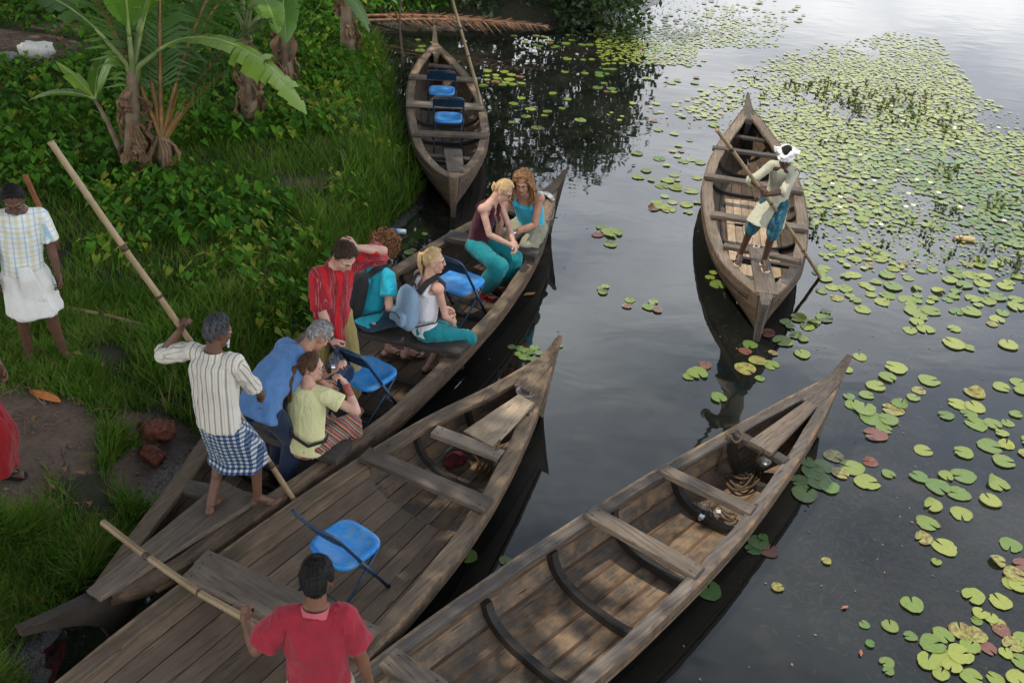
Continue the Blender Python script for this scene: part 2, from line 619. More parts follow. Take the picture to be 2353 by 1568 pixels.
        mb.ell(c + fw * 0.087 - u * 0.058, (0.024, 0.011, 0.007), ax, 10, 6)
        mb.ell(c + fw * 0.085 - u * 0.069, (0.021, 0.011, 0.007), ax, 10, 6)
        for sd in 'RL':
            sh, e, w = s.sh[sd], s.el[sd], s.wr[sd]
            mb.ell(sh, (0.055 * f, 0.053 * f, 0.055), r2)
            a = s.p.get('arm', 1.0)
            mb.cap(sh, e, 0.048 * a, 0.038 * a)
            mb.cap(e, e.lerp(w, 0.35), 0.038 * a, 0.040 * a)
            mb.cap(e.lerp(w, 0.35), w, 0.040 * a, 0.026 * a)
            s.hand(mb, sd)
            h, k, an = s.hip[sd], s.kn[sd], s.an[sd]
            mb.cap(h, k, 0.083 * f, 0.053)
            mb.cap(k, an, 0.050, 0.034)
            cd = (k - an).normalized()
            bk = -s.ty[sd][1]
            mb.ell(k.lerp(an, 0.3) + bk * 0.022, (0.048, 0.046, 0.11), (s.ty[sd][0], (s.ty[sd][1] - cd * cd.dot(s.ty[sd][1])).normalized(), cd))
            tr, tf = s.ty[sd][0], s.ty[sd][1]
            dn = an - V((0, 0, 0.045))
            mb.ell(dn - tf * 0.03 + V((0, 0, 0.0)), (0.034, 0.04, 0.036))
            mb.cap(an, dn + tf * 0.10 - V((0, 0, 0.006)), 0.036, 0.026)
            mb.ell(dn + tf * 0.11 - V((0, 0, 0.012)), (0.044, 0.06, 0.019), (tr, tf, V((0, 0, 1))))
            inn = -1 if sd == 'R' else 1
            for q in range(5):
                off = (0.034 - 0.0165 * q) * inn
                ln = 0.175 - 0.009 * q - (0.006 if q > 2 else 0)
                mb.cap(dn + tf * 0.13 + tr * off * 0.9 - V((0, 0, 0.016)), dn + tf * ln + tr * off - V((0, 0, 0.02)), 0.0105 if q else 0.0135, 0.009 if q else 0.012, 6)
        me = fuse(mb, voxel, 2, keep, 0.4)
        me.materials.clear()
        if lips is None:
            q = s.skin['base']
            lips = (q[0] * 1.02, q[1] * .70, q[2] * .75)
        lipm = skin_mat('lip_' + s.skin.name, lips, 0.4)
        for m in (s.skin, M_EYE, M_PUPIL, lipm):
            me.materials.append(m)
        n = len(me.vertices)
        bm = bmesh.new()
        bm.from_mesh(me)
        lp = c + fw * 0.092 - u * 0.063
        for fc in bm.faces:
            q = fc.calc_center_median() - lp
            fc.smooth = True
            fc.material_index = 3 if (abs(q.dot(u)) < 0.012 and abs(q.dot(rt)) < 0.024 and q.dot(fw) > -0.012) else 0
        if eyes:
            ex = MB()
            for q in (-1, 1):
                ec = c + fw * 0.071 + u * 0.001 + rt * 0.031 * q
                ex.m = 1
                ex.ell(ec, (0.0135, 0.012, 0.0085), ax, 10, 6)
                ex.m = 2
                ex.ell(ec + fw * 0.0085, (0.006, 0.005, 0.006), ax, 8, 6)
                ex.cap(ec + fw * 0.021 + u * 0.024 - rt * 0.014 * q, ec + fw * 0.012 + u * 0.026 + rt * 0.020 * q, 0.0042, 0.003, 6)
                ex.cap(ec + fw * 0.010 + u * 0.009 - rt * 0.012, ec + fw * 0.010 + u * 0.009 + rt * 0.012, 0.0022, 0.0022, 5)
            vs = [bm.verts.new(p) for p in ex.v]
            for q, mi in zip(ex.f, ex.mi):
                try:
                    fc = bm.faces.new([vs[i] for i in q])
                    fc.material_index = mi
                    fc.smooth = True
                except ValueError:
                    pass
        bm.to_mesh(me)
        bm.free()
        me.name = 'body'
        return link('body', me, s.root)
    # ---- garments
    def finish(s, mb, name, mat, voxel=0.010, fold=0.006, smooth=3, keep=0.5, fs=(9, 9, 5), extra=None, frames=None):
        me = fuse(mb, voxel, smooth, keep)
        n = len(me.vertices)
        co = np.empty(n * 3, np.float32)
        me.vertices.foreach_get('co', co)
        co = co.reshape(-1, 3).astype(float)
        no = np.empty(n * 3, np.float32)
        me.vertices.foreach_get('normal', no)
        no = no.reshape(-1, 3)
        d = fbm(co * np.array(fs) + s.root.location.x * 5 + 3, 3) * fold
        # sharper creases
        cr = 1 - np.abs(vnoise(co * np.array(fs) * 1.7 + 9.1))
        d = d + (cr ** 3) * fold * 0.8
        co2 = co + no * d[:, None]
        me.vertices.foreach_set('co', co2.astype(np.float32).ravel())
        segs = frames or [(s.pel, s.fr0[0], s.fr0[2]), (s.chest, s.fr2[0], s.fr2[2])]
        cl = s.coords(co)
        a = me.attributes.new('cloth', 'FLOAT_VECTOR', 'POINT')
        a.data.foreach_set('vector', cl.astype(np.float32).ravel())
        me.materials.clear()
        me.materials.append(mat)
        me.polygons.foreach_set('use_smooth', np.ones(len(me.polygons), bool))
        me.update()
        me.name = name
        return link(name, me, s.root)
    def coords(s, co):
        """garment coordinates: x across, y along the nearest limb or the trunk, z depth"""
        A = lambda q: np.array(q, float)
        segs = [(s.waist - s.fr0[2] * 0.5, s.neck, s.fr2[0], 0.17, 0.0)]
        for sd in 'RL':
            segs.append((s.sh[sd] + (s.el[sd] - s.sh[sd]) * 0.25, s.el[sd], s.fr2[1] if abs((s.el[sd] - s.sh[sd]).normalized().dot(s.fr2[1])) < 0.8 else s.fr2[2], 0.06, 2.0))
            segs.append((s.el[sd], s.wr[sd], s.fr2[0], 0.06, 2.3))
        best = np.full(len(co), 1e9)
        out = np.zeros((len(co), 3))
        for a, b, r, rad, off in segs:
            a_, d = A(a), A(b - a)
            ln = np.linalg.norm(d)
            d = d / ln
            q = co - a_
            t = q @ d
            tc = np.clip(t, 0, ln)
            ds = np.linalg.norm(q - tc[:, None] * d, axis=1) - rad
            rr = A(r)
            rr = rr - d * (rr @ d)
            rr /= np.linalg.norm(rr)
            k = np.cross(d, rr)
            m = ds < best
            best[m] = ds[m]
            out[m] = np.stack([q @ rr, t + off, q @ k], 1)[m]
        return out
    def torso_rings(s, mb, hem=-0.10, rx=0.178, ry=0.128, hemw=1.06, top=0.0, hemy=0.0):
        f = s.fat
        r0, r1, r2 = s.fr0, s.fr1, s.fr2
        rs = [ring(s.pel + r0[2] * hem + r0[1] * hemy, r0[0], r0[1], rx * f * hemw, ry * f * hemw + abs(hemy) * .7),
              ring(s.pel + r0[2] * (hem * 0.4), r0[0], r0[1], rx * f * 1.0, ry * f * 1.02),
              ring(s.waist, r1[0], r1[1], rx * f * 0.94, ry * f * 0.98),
              ring(s.chest, r2[0], r2[1], rx * f, ry * f),
              ring(s.chest + r2[2] * 0.10, r2[0], r2[1], rx * f * 1.02, ry * f * 0.98)]
        if top > 0:     # closed over the shoulders
            rs.append(ring(s.chest + r2[2] * 0.165, r2[0], r2[1], rx * 0.95, ry * 0.84))
            rs.append(ring(s.chest + r2[2] * 0.215, r2[0], r2[1], 0.085, 0.075))
        mb.rings(rs)
    def shirt(s, name, mat, sleeve=0.55, hem=-0.10, rx=0.168, ry=0.124, sr=0.060, cuff=0.068, fold=0.008, collar=None, cuffroll=False, hemy=0.0, hemw=1.06, thighs=0):
        mb = MB()
        s.torso_rings(mb, hem, rx, ry, hemw, 1, hemy)
        for sd in 'RL':
            sh, e, w = s.sh[sd], s.el[sd], s.wr[sd]
            inn = sh.lerp(s.neck - s.fr2[2] * 0.03, 0.55)
            mb.cap(inn, sh, 0.06, sr)
            if sleeve <= 1:
                q = sh.lerp(e, sleeve)
                mb.tube([sh, sh.lerp(q, 0.5), q], [sr, (sr + cuff) / 2, cuff], 14)
            else:
                q = e.lerp(w, sleeve - 1)
                mb.cap(sh, e, sr, sr * 0.86)
                mb.tube([e, e.lerp(q, 0.5), q], [sr * 0.86, cuff * 0.9, cuff], 14)
            if cuffroll:
                d = (e - sh).normalized() if sleeve <= 1 else (w - e).normalized()
                mb.tube([q - d * 0.045, q - d * 0.04, q - d * 0.004, q], [cuff, cuff * 1.13, cuff * 1.13, cuff * 1.02], 14)
        if thighs:
            rs = []
            for k in range(6):
                f = thighs * k / 5
                a_, b_ = s.hip['R'].lerp(s.kn['R'], f), s.hip['L'].lerp(s.kn['L'], f)
                hw = (a_ - b_).length / 2
                rs.append(ring((a_ + b_) / 2, s.fr0[0], s.fr0[1], max(.15, hw + .082), .118 + .012 * k / 5, 24, lambda w: 1 + .03 * math.sin(7 * w)))
            mb.rings(rs)
        o = s.finish(mb, name, mat, 0.0095, fold)
        if collar:
            cb = MB()
            c0 = s.neck + s.fr2[2] * 0.0
            rs = []
            n = 22
            hs = []
            for k in range(n + 1):
                w = R_(-68) + R_(316) * k / n - R_(0)
                w = math.pi / 2 + R_(22) + R_(316) * k / n
                dr = s.fr2[0] * math.cos(w) * 0.072 + s.fr2[1] * math.sin(w) * 0.068
                fr = max(0, math.sin(w))
                b0 = c0 + dr * 1.02 - s.fr2[2] * (0.022 + 0.05 * fr)
                t0 = c0 + dr * 0.96 + s.fr2[2] * (0.028 - 0.055 * fr)
                d0 = c0 + dr * (1.28 + 0.18 * fr) - s.fr2[2] * (0.012 + 0.085 * fr)
                hs.append([b0, t0, t0 + dr * 0.08, d0, d0 - s.fr2[2] * 0.005, b0 + dr * 0.05])
            cb.rings(hs)
            co = cb.build('collar', collar, s.root, True, 50)
            a = co.data.attributes.new('cloth', 'FLOAT_VECTOR', 'POINT')
            a.data.foreach_set('vector', s.coords(np.array([tuple(p) for p in cb.v])).astype(np.float32).ravel())
        return o
    def tank(s, name, mat, hem=-0.12, rx=0.160, ry=0.122, strap=True, top=0.10, fold=0.004, straps=0.085):
        mb = MB()
        s.torso_rings(mb, hem, rx, ry, 1.05)
        r2 = s.fr2
        if s.p.get('female'):
            for q in (-1, 1):
                mb.ell(s.chest + r2[0] * (0.07 * q) + r2[1] * 0.092 + r2[2] * 0.02, (0.066, 0.056, 0.066), r2)
        if strap:
            for q in (-1, 1):
                a = s.chest + r2[0] * straps * 1.1 * q + r2[1] * 0.10 + r2[2] * 0.07
                b = s.neck + r2[0] * straps * q + r2[1] * 0.005 + r2[2] * 0.010
                c = s.chest + r2[0] * straps * 1.05 * q - r2[1] * 0.105 + r2[2] * 0.08
                mb.tube([a, b.lerp(a, 0.35) + r2[1] * 0.03, b, b.lerp(c, 0.35) - r2[1] * 0.03, c], [0.026, 0.024, 0.022, 0.024, 0.028], 8)
        return s.finish(mb, name, mat, 0.009, fold)
    def trousers(s, name, mat, r=(0.105, 0.078, 0.072), to=0.92, fold=0.008, both=True, top=0.05, seat=1.0):
        mb = MB()
        f = s.fat
        r0 = s.fr0
        mb.rings([ring(s.pel - r0[2] * 0.11, r0[0], r0[1], 0.13 * f * seat, 0.098 * f * seat), ring(s.pel - r0[2] * 0.03, r0[0], r0[1], 0.160 * f * seat, 0.112 * f * seat),
                  ring(s.pel + r0[2] * 0.02, r0[0], r0[1], 0.152 * f * seat, 0.106 * f * seat), ring(s.pel + r0[2] * max(top, .03), r0[0], r0[1], 0.142 * f, 0.100 * f)])
        for sd in 'RL':
            h, k, a = s.hip[sd], s.kn[sd], s.an[sd]
            mb.cap(h + r0[1] * .012, k, r[0] * f * .92, r[1])
            q = k.lerp(a, min(1.0, to * 2 - 1)) if to > 0.5 else h.lerp(k, to * 2)
            if to > 0.5:
                mb.cap(k, k.lerp(q, 0.3), r[1], r[1] * 1.02)
                mb.tube([k, k.lerp(q, 0.35), k.lerp(q, 0.75), q], [r[1], r[1] * 1.04, (r[1] + r[2]) / 2 * 1.04, r[2]], 14)
            else:
                mb.tube([h, h.lerp(q, 0.6), q], [r[0] * f, r[0] * f * 1.02, r[2]], 14)
        return s.finish(mb, name, mat, 0.010, fold, fs=(8, 8, 4))
    def wrap(s, name, mat, hem=0.47, top=0.02, rx=0.19, ry=0.15, flare=1.05, fold=0.012, nf=9, ph=0.0):
        """lungi or mundu: one cloth round both legs, folds down its length"""
        mb = MB()
        r0 = s.fr0
        rs = []
        zt = s.pel.z + top
        for k in range(9):
            f = k / 8
            z = zt + (hem - zt) * f
            cs = []
            for sd in 'RL':
                h, kn, a = s.hip[sd], s.kn[sd], s.an[sd]
                if z > h.z:
                    q = V((s.pel.x, s.pel.y, z))
                elif z > kn.z:
                    q = kn.lerp(h, (z - kn.z) / max(0.01, h.z - kn.z))
                else:
                    q = a.lerp(kn, (z - a.z) / max(0.01, kn.z - a.z))
                cs.append(q)
            c = (cs[0] + cs[1]) / 2
            sp = (cs[0] - cs[1])
            hw = sp.length / 2 * (1 if z < s.hip['R'].z else 0)
            am = 0.012 + 0.035 * f
            rs.append(ring(V((c.x, c.y, z)), r0[0], r0[1], max(rx * (.78 + .22 * min(1, f / .35)) * (1 + (flare - 1) * f), hw + 0.088), ry * (.78 + .22 * min(1, f / .35)) * (1 + (flare - 1) * f) + abs(sp.dot(r0[1])) * 0.4, 44,
                           lambda w: 1 + am * math.sin(nf * w + ph + 0.8 * math.sin(2 * w))))
        mb.rings(rs)
        return s.finish(mb, name, mat, 0.0095, fold, fs=(8, 8, 2.5))
    # ---- hair
    def hair(s, mat, thick=0.016, rough=0.006, nape=-0.085, face=0.040, brow=0.062, extra=None, scale=70, name='hair', keep_all=False):
        u, fw, rt = s.hf[2], s.hf[1], s.hf[0]
        c = s.hc + u * 0.022 - fw * 0.008
        mb = MB()
        n, rows = 56, 34
        grid = []
        P = []
        for i in range(rows + 1):
            ph = math.pi * i / rows
            for j in range(n):
                w = 2 * math.pi * j / n
                P.append((math.sin(ph) * math.cos(w), math.sin(ph) * math.sin(w), -math.cos(ph)))
        P = np.array(P)
        q = P * np.array((0.073, 0.089, 0.096))
        # how deep a point sits inside the hair zone (metres, <0 = bare skin)
        hz = np.where(q[:, 1] > 0.0, q[:, 2] - (brow - 0.022) + np.clip(face - q[:, 1], -1, 0.06) * 2.2, 1)
        back = q[:, 2] - nape
        side = np.where(np.abs(q[:, 1]) < 0.05, q[:, 2] + 0.045 - np.clip(-q[:, 1], 0, 0.05) * 1.4, 1)
        inside = np.minimum(np.minimum(hz, back), side)
        nz = fbm(P * scale / 14 + s.root.location.x, 3)
        inside = inside + nz * 0.006
        t = np.clip(inside / 0.025, -0.3, 1)
        rad = 1 + (thick * np.sqrt(np.clip(t, 0, 1)) + rough * nz * np.clip(t, 0, 1) + np.where(t < 0, -0.012, 0.001)) / 0.09
        q = q * rad[:, None]
        vs = [c + rt * a[0] + fw * a[1] + u * a[2] for a in q]
        fs = []
        for i in range(rows):
            for j in range(n):
                a, b = i * n + j, i * n + (j + 1) % n
                f_ = (a, b, b + n, a + n)
                if max(t[k] for k in f_) > -0.05:
                    fs.append(f_)
        mb.add(vs, fs)
        # loose locks lying over the cap soften its outline
        rnd = random.Random(int(abs(s.root.location.x * 1000)) + 5)
        okk = np.nonzero((t > .12) & ((q[:, 1] < .045) | (q[:, 2] > .06)))[0]
        for _ in range(900):
            k = int(okk[rnd.randrange(len(okk))])
            p = vs[k]
            d = (p - c).normalized()
            dn = (V((0, 0, -1)) * .7 - fw * .5 + rt * rnd.uniform(-.4, .4))
            dn = (dn - d * dn.dot(d))
            if dn.length < .01:
                continue
            dn.normalize()
            L = rnd.uniform(.014, .030) * (1 + thick * 12)
            w = d.cross(dn) * rnd.uniform(.0012, .0028)
            mb.add([p - w, p + w, p + dn * L * .6 + d * .0035 + w * .8, p + dn * L * .6 + d * .0035 - w * .8, p + dn * L + d * rnd.uniform(-.003, .004)], [(0, 1, 2, 3), (3, 2, 4)])
        if extra:
            extra(mb, c, rt, fw, u)
        return mb.build(name, mat, s.root)
    def sandals(s, mat, strap):
        for sd in 'RL':
            tr, tf = s.ty[sd][0], s.ty[sd][1]
            dn = s.an[sd] - V((0, 0, 0.08))
            mb = MB()
            rs = []
            for q, w in ((-0.072, 0.018), (-0.06, 0.034), (0, 0.037), (0.06, 0.041), (0.12, 0.050), (0.165, 0.044), (0.188, 0.016)):
                p = dn + tf * q
                rs.append([p - tr * w - V((0, 0, 0.014)), p + tr * w - V((0, 0, 0.014)), p + tr * w + V((0, 0, 0.006)), p - tr * w + V((0, 0, 0.006))])
            mb.rings(rs)
            o = mb.build('sandal', mat, s.root, True, 40)
            st = MB()
            tp = dn + tf * 0.145 + V((0, 0, 0.03))
            for q in (-1, 1):
                st.tube([tp, dn + tf * 0.10 + tr * 0.03 * q + V((0, 0, 0.048)), dn + tf * 0.045 + tr * 0.046 * q + V((0, 0, 0.01))], [0.007, 0.009, 0.008], 6)
            st.build('strap', strap, o)

# ------------------------------------------------------------------ timber
W_RAIL = wood('rail_wood', (0.088, 0.060, 0.038), (0.285, 0.208, 0.135))
W_RAIL_TAN = wood('tan_rail_wood', (0.13, 0.095, 0.066), (0.34, 0.26, 0.185))
W_RAIL_DARK = wood('dark_rail_wood', (0.05, 0.042, 0.036), (0.175, 0.145, 0.12))
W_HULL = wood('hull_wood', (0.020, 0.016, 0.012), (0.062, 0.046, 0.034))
W_HULL_BROWN = wood('brown_hull_wood', (0.045, 0.032, 0.022), (0.125, 0.088, 0.058), stain=(0.17, 0.10, 0.055), stain_amt=0.6)
W_HULL_GREY = wood('stained_hull_wood', (0.068, 0.052, 0.039), (0.195, 0.150, 0.108), stain=(0.25, 0.155, 0.085), stain_amt=0.85, rough=0.7)
W_LINING = wood('lining_wood', (0.140, 0.099, 0.066), (0.285, 0.205, 0.136), stain=(0.17, 0.11, 0.075), stain_amt=0.35)
W_FLOOR = wood('pale_floor_wood', (0.33, 0.235, 0.15), (0.58, 0.44, 0.295), stain=(0.16, 0.10, 0.065), stain_amt=0.4)
W_RIB = wood('rib_wood', (0.020, 0.017, 0.015), (0.06, 0.05, 0.042), cross=True)
W_SEAT = wood('seat_wood', (0.078, 0.060, 0.046), (0.215, 0.168, 0.125), cross=True)
W_SEAT_DARK = wood('dark_seat_wood', (0.032, 0.027, 0.023), (0.095, 0.08, 0.068), cross=True)
W_SEAT_PALE = wood('pale_seat_wood', (0.15, 0.12, 0.09), (0.34, 0.28, 0.21), cross=True)
W_SEAM = wood('seam_fibre', (0.075, 0.045, 0.026), (0.21, 0.125, 0.068), rough=.9)
W_DECK = wood('deck_wood', (0.072, 0.055, 0.042), (0.195, 0.150, 0.110))
W_DECK_SUNLIT = wood('sunlit_deck_wood', (0.22, 0.165, 0.11), (0.44, 0.345, 0.24))  # lit copy of the deck wood: sunlight is put into the colour
M_ROPE = plain('rope', (0.09, 0.06, 0.034), 0.9, 0.35, 60, bump=0.6)
M_CHAIN = plain('chain_metal', (0.16, 0.15, 0.14), 0.4, 0.3, 60, metal=0.8, bump=0.2)
M_NAIL = plain('nail', (0.03, 0.026, 0.024), 0.6, 0.2, bump=0)

# ------------------------------------------------------------------ boats
def smooth1(x, n):
    k = np.exp(-np.linspace(-2, 2, 2 * n + 1) ** 2)
    k /= k.sum()
    xp = np.concatenate([2 * x[0] - x[n:0:-1], x, 2 * x[-1] - x[-2:-n - 2:-1]])
    return np.convolve(xp, k, 'valid')

class Boat:
    """local x runs from the bow to the stern, z = 0 is the water"""
    def __init__(s, label, bow, near, table, mats, group='wooden canoes', rail_w=0.105, ns=11, tip=None, tail=None, ribs=(), lining=None, seed=0, tailstem=True, floor=0.035, tailrise=0.0, beak=(.85, .85)):
        random.seed(100 + seed)
        bow, near = V(bow), V(near)
        d = (near - bow).normalized()
        s.root = empty('wooden_canoe', (bow.x, bow.y, 0), math.atan2(d.y, d.x), label, 'boat', group)
        s.M = Matrix.Translation((bow.x, bow.y, 0)) @ Matrix.Rotation(math.atan2(d.y, d.x), 4, 'Z')
        s.Mi = s.M.inverted()
        tb = np.array(table, float)
        n = 90
        s.T = np.linspace(tb[0, 0], tb[-1, 0], n)
        f = lambda k: smooth1(np.interp(s.T, tb[:, 0], tb[:, k]), 5)
        s.yl, s.yr, s.zs = -f(1), -f(2), f(3)
        s.yl[0], s.yl[-1], s.yr[0], s.yr[-1] = -tb[0, 1], -tb[-1, 1], -tb[0, 2], -tb[-1, 2]
        c, b = (s.yl + s.yr) / 2, np.abs(s.yr - s.yl) / 2
        b = np.maximum(b, 0.03)
        s.c, s.b = c, b
        e0, e1 = s.T - s.T[0], s.T[-1] - s.T
        e = np.minimum(e0, e1)
        rise = np.clip(1 - e / 0.55, 0, 1) ** 2
        s.zk = floor + rise * 0.06 + tailrise * np.clip(1 - e1 / 1.1, 0, 1) ** 1.6
        s.beak = beak
        s.ex = 1.25 + 1.55 * np.clip(e / 1.5, 0, 1) ** 0.8
        s.mats = mats
        s.ns = ns
        s.grid(ns)
        s.parts(rail_w, ribs, lining, tip, tail, tailstem)
    def loc(s, w):
        return s.Mi @ V(w)
    def px(s, x, y, z):
        return s.Mi @ at(x, y, z)
    def sect(s, i, u, inset=0.0):
        """point on the section at station i (float), u 0..1 round from one rail to the other"""
        i0 = int(min(max(i, 0), len(s.T) - 1.001))
        f = i - i0
        L = lambda a: a[i0] * (1 - f) + a[i0 + 1] * f
        c, b, zs, zk, ex = L(s.c), L(s.b), L(s.zs), L(s.zk), L(s.ex)
        m = 48
        w = np.linspace(0, math.pi, m)
        y = np.sign(np.cos(w)) * np.abs(np.cos(w)) ** (2 / ex) * b
        z = -np.abs(np.sin(w)) ** (2 / ex) * (zs - zk)
        l = np.concatenate([[0], np.cumsum(np.hypot(np.diff(y), np.diff(z)))])
        l /= l[-1]
        y_, z_ = np.interp(u, l, y), np.interp(u, l, z)
        return V((L(s.T), c + y_ * (1 - inset / max(b, 0.05)), zs + z_ + inset * (1 if z_ < -0.6 * (zs - zk) else 0.4)))
    def grid(s, ns):
        m = 48
        G = []
        for i in range(len(s.T)):
            w = np.linspace(0, math.pi, m)
            ex = s.ex[i]
            y = np.sign(np.cos(w)) * np.abs(np.cos(w)) ** (2 / ex)
            z = -np.abs(np.sin(w)) ** (2 / ex)
            yy, zz = y * s.b[i], z * (s.zs[i] - s.zk[i])
            l = np.concatenate([[0], np.cumsum(np.hypot(np.diff(yy), np.diff(zz)))])
            G.append((yy, zz, l / l[-1]))
        s.G = G
    def pt(s, i, u, off=0.0):
        yy, zz, l = s.G[i]
        y, z = np.interp(u, l, yy), np.interp(u, l, zz)
        if off:
            e = 0.02
            dy = np.interp(min(1, u + e), l, yy) - np.interp(max(0, u - e), l, yy)
            dz = np.interp(min(1, u + e), l, zz) - np.interp(max(0, u - e), l, zz)
            q = math.hypot(dy, dz) + 1e-9
            ny, nz = -dz / q, dy / q           # points inwards (up at the keel)
            if nz < 0 and abs(y) < s.b[i] * 0.5:
                ny, nz = -ny, -nz
            if ny * y > 0 and abs(y) > s.b[i] * 0.5:
                ny, nz = -ny, -nz
            y += ny * min(off, s.b[i] * 0.8)
            z += nz * off
        return V((s.T[i], s.c[i] + y, s.zs[i] + z))
    def strakes(s, name, ns, i0, i1, mat, inner, outer, gap=0.006, step=2, u0=0.0, u1=1.0):
        for k in range(ns):
            a, b = u0 + (u1 - u0) * k / ns, u0 + (u1 - u0) * (k + 1) / ns
            g = gap * 0.5
            mb = MB()
            rs = []
            ji, jo = random.uniform(-0.003, 0.003), random.uniform(-0.002, 0.002)
            idx = list(range(i0, i1 + 1, step))
            if idx[-1] != i1:
                idx.append(i1)
            for i in idx:
                um = (a + b) / 2
                ga = g if k else 0
                gb = g if k < ns - 1 else 0
                rs.append([s.pt(i, a + ga, inner + ji), s.pt(i, um, inner + ji), s.pt(i, b - gb, inner + ji),
                           s.pt(i, b - gb, outer + jo), s.pt(i, um, outer + jo), s.pt(i, a + ga, outer + jo)])
            mb.rings(rs)
            mb.build(name, mat, s.root, True, 35)
    def at_t(s, t):
        return int(np.argmin(np.abs(s.T - t)))
    def parts(s, rw, ribs, lining, tip, tail, tailstem):
        N = len(s.T) - 1
        s.strakes('plank', s.ns, 0, N, s.mats['hull'], 0.002, -0.024, s.mats.get('gap', 0.005))
        if 'seam' in s.mats:        # caulked, sewn joints stand a little proud
            for k in range(1, s.ns):
                u = k / s.ns
                mb = MB()
                rs = []
                for i in range(2, N - 1):
                    w = .008 + .003 * vnoise(np.array([[i * .9, k * 3.1, 1.0]]))[0]
                    h = .007 + .003 * vnoise(np.array([[i * 1.7, k * 5.1, 2.0]]))[0]
                    rs.append([s.pt(i, u - w * 1.4, .0), s.pt(i, u - w * .5, h), s.pt(i, u + w * .5, h), s.pt(i, u + w * 1.4, .0)])
                mb.rings(rs)
                mb.build('seam', s.mats['seam'], s.root, True, 60)
        if lining:
            s.strakes('lining_plank', lining[2], s.at_t(lining[0]), s.at_t(lining[1]), s.mats['lining'], 0.028, 0.008, 0.004, 2, 0.04, 0.96)
        # rails
        for sg, y in ((1, s.yl), (-1, s.yr)):
            out = 1 if y[N // 2] > s.c[N // 2] else -1
            mb = MB()
            rs = []
            for i in range(0, N + 1):
                a, q = max(i - 1, 0), min(i + 1, N)
                d = V((s.T[q] - s.T[a], y[q] - y[a], 0)).normalized()
                nrm = V((-d.y, d.x, 0)) * out
                if nrm.y * out < 0:
                    nrm = -nrm
                w = min(rw, s.b[i] * 0.97) * (1 + 0.03 * math.sin(i * 0.9 + sg) + random.uniform(-0.012, 0.012))
                o = V((s.T[i], y[i], s.zs[i] + random.uniform(-0.001, 0.001))) + nrm * (0.012 if s.b[i] > 0.1 else 0)
                if (o - nrm * w).y * out < s.c[i] * out + 0.004:
                    w = max(0.015, abs(o.y - s.c[i]) - 0.004)
                hh = 0.042
                cz = 0.006
                rs.append([o - V((0, 0, hh)), o - V((0, 0, cz)), o - nrm * cz, o - nrm * (w - cz), o - nrm * w - V((0, 0, cz)), o - nrm * w - V((0, 0, hh))])
            mb.rings(rs)
            mb.build('gunwale', s.mats['rail'], s.root, True, 30)
            # wale under the rail, outside
            mb = MB()
            rs = []
            for i in range(2, N - 1, 3):
                p = V((s.T[i], y[i] + out * 0.010, s.zs[i] - 0.085))
                rs.append([p + V((0, out * 0.018, 0.014)), p + V((0, out * 0.018, -0.014)), p + V((0, -out * 0.01, -0.014)), p + V((0, -out * 0.01, 0.014))])
            mb.rings(rs)
            mb.build('wale', s.mats['hull'], s.root, True, 30)
        # ribs
        for r in ribs:
            t, ua, ub = r if isinstance(r, tuple) else (r, 0.03, 0.97)
            i = s.at_t(t)
            mb = MB()
            rs = []
            lift = 0.028 if lining and lining[0] < t < lining[1] else 0.0
            for k in range(15):
                u = ua + (ub - ua) * k / 14
                rb = s.mats.get('ribw', 1.0)
                pin, pout = s.pt(i, u, 0.046 * (.5 + .5 * rb) + lift), s.pt(i, u, -0.002)
                w = 0.024 * rb
                rs.append([pout - V((w, 0, 0)), pin - V((w * 0.8, 0, 0)), pin + V((w * 0.8, 0, 0)), pout + V((w, 0, 0))])
            mb.rings(rs)
            mb.build('rib', s.mats['rib'], s.root, True, 40)
        for ei, tp in ((0, tip), (N, tail)):
            if tp is None:
                continue
            s.horn(ei, tp)
    def horn(s, ei, tp):
        """stem timber and the horn that carries the rails up to a point"""
        N = len(s.T) - 1
        sg = -1 if ei == 0 else 1
        tipp, w_tip, h_tip, w0, depth = tp
        tipp = s.Mi @ V(tipp)
        i1 = ei + (5 if ei == 0 else -5)
        a = V((s.T[i1], s.c[i1], s.zs[i1] + 0.004))
        j = V((s.T[ei], s.c[ei], s.zs[ei] + 0.012))
        mb = MB()
        rs = []
        for k in range(9):
            f = k / 8
            p = j.lerp(tipp, f)
            p.z = j.z + (tipp.z - j.z) * (0.62 * f + 0.38 * f * f)
            w = w0 * (1 - f) ** 0.8 + w_tip * (1 - (1 - f) ** 0.8)
            h = p.z - (-0.03 + (tipp.z - h_tip + 0.03) * f ** s.beak[0 if ei == 0 else 1])
            rs.append([p + V((0, -w / 2, 0)), p + V((0, w / 2, 0)), p + V((0, w / 2 * 0.45, -h)), p + V((0, -w / 2 * 0.45, -h))])
        # root block let in between the rails
        p = a
        hw = min(s.b[i1] * 1.9, w0 * 1.15)
        rs.insert(0, [p + V((0, -hw / 2, 0)), p + V((0, hw / 2, 0)), p + V((0, hw / 2 * 0.6, -depth * 0.5)), p + V((0, -hw / 2 * 0.6, -depth * 0.5))])
        mb.rings(rs)
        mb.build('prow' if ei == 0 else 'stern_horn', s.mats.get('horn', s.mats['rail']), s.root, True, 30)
        return
        mb = MB()
        rs = []
        for k in range(7):
            f = k / 6
            z = j.z - 0.03 - (j.z + 0.06) * f
            x = j.x + sg * (0.05 * (1 - f) ** 2 + 0.01)
            rs.append([V((x + sg * 0.035, j.y - 0.022, z)), V((x + sg * 0.035, j.y + 0.022, z)), V((x - sg * 0.05, j.y + 0.04, z)), V((x - sg * 0.05, j.y - 0.04, z))])
        mb.rings(rs)
        mb.build('stem_post', s.mats['hull'], s.root, True, 30)
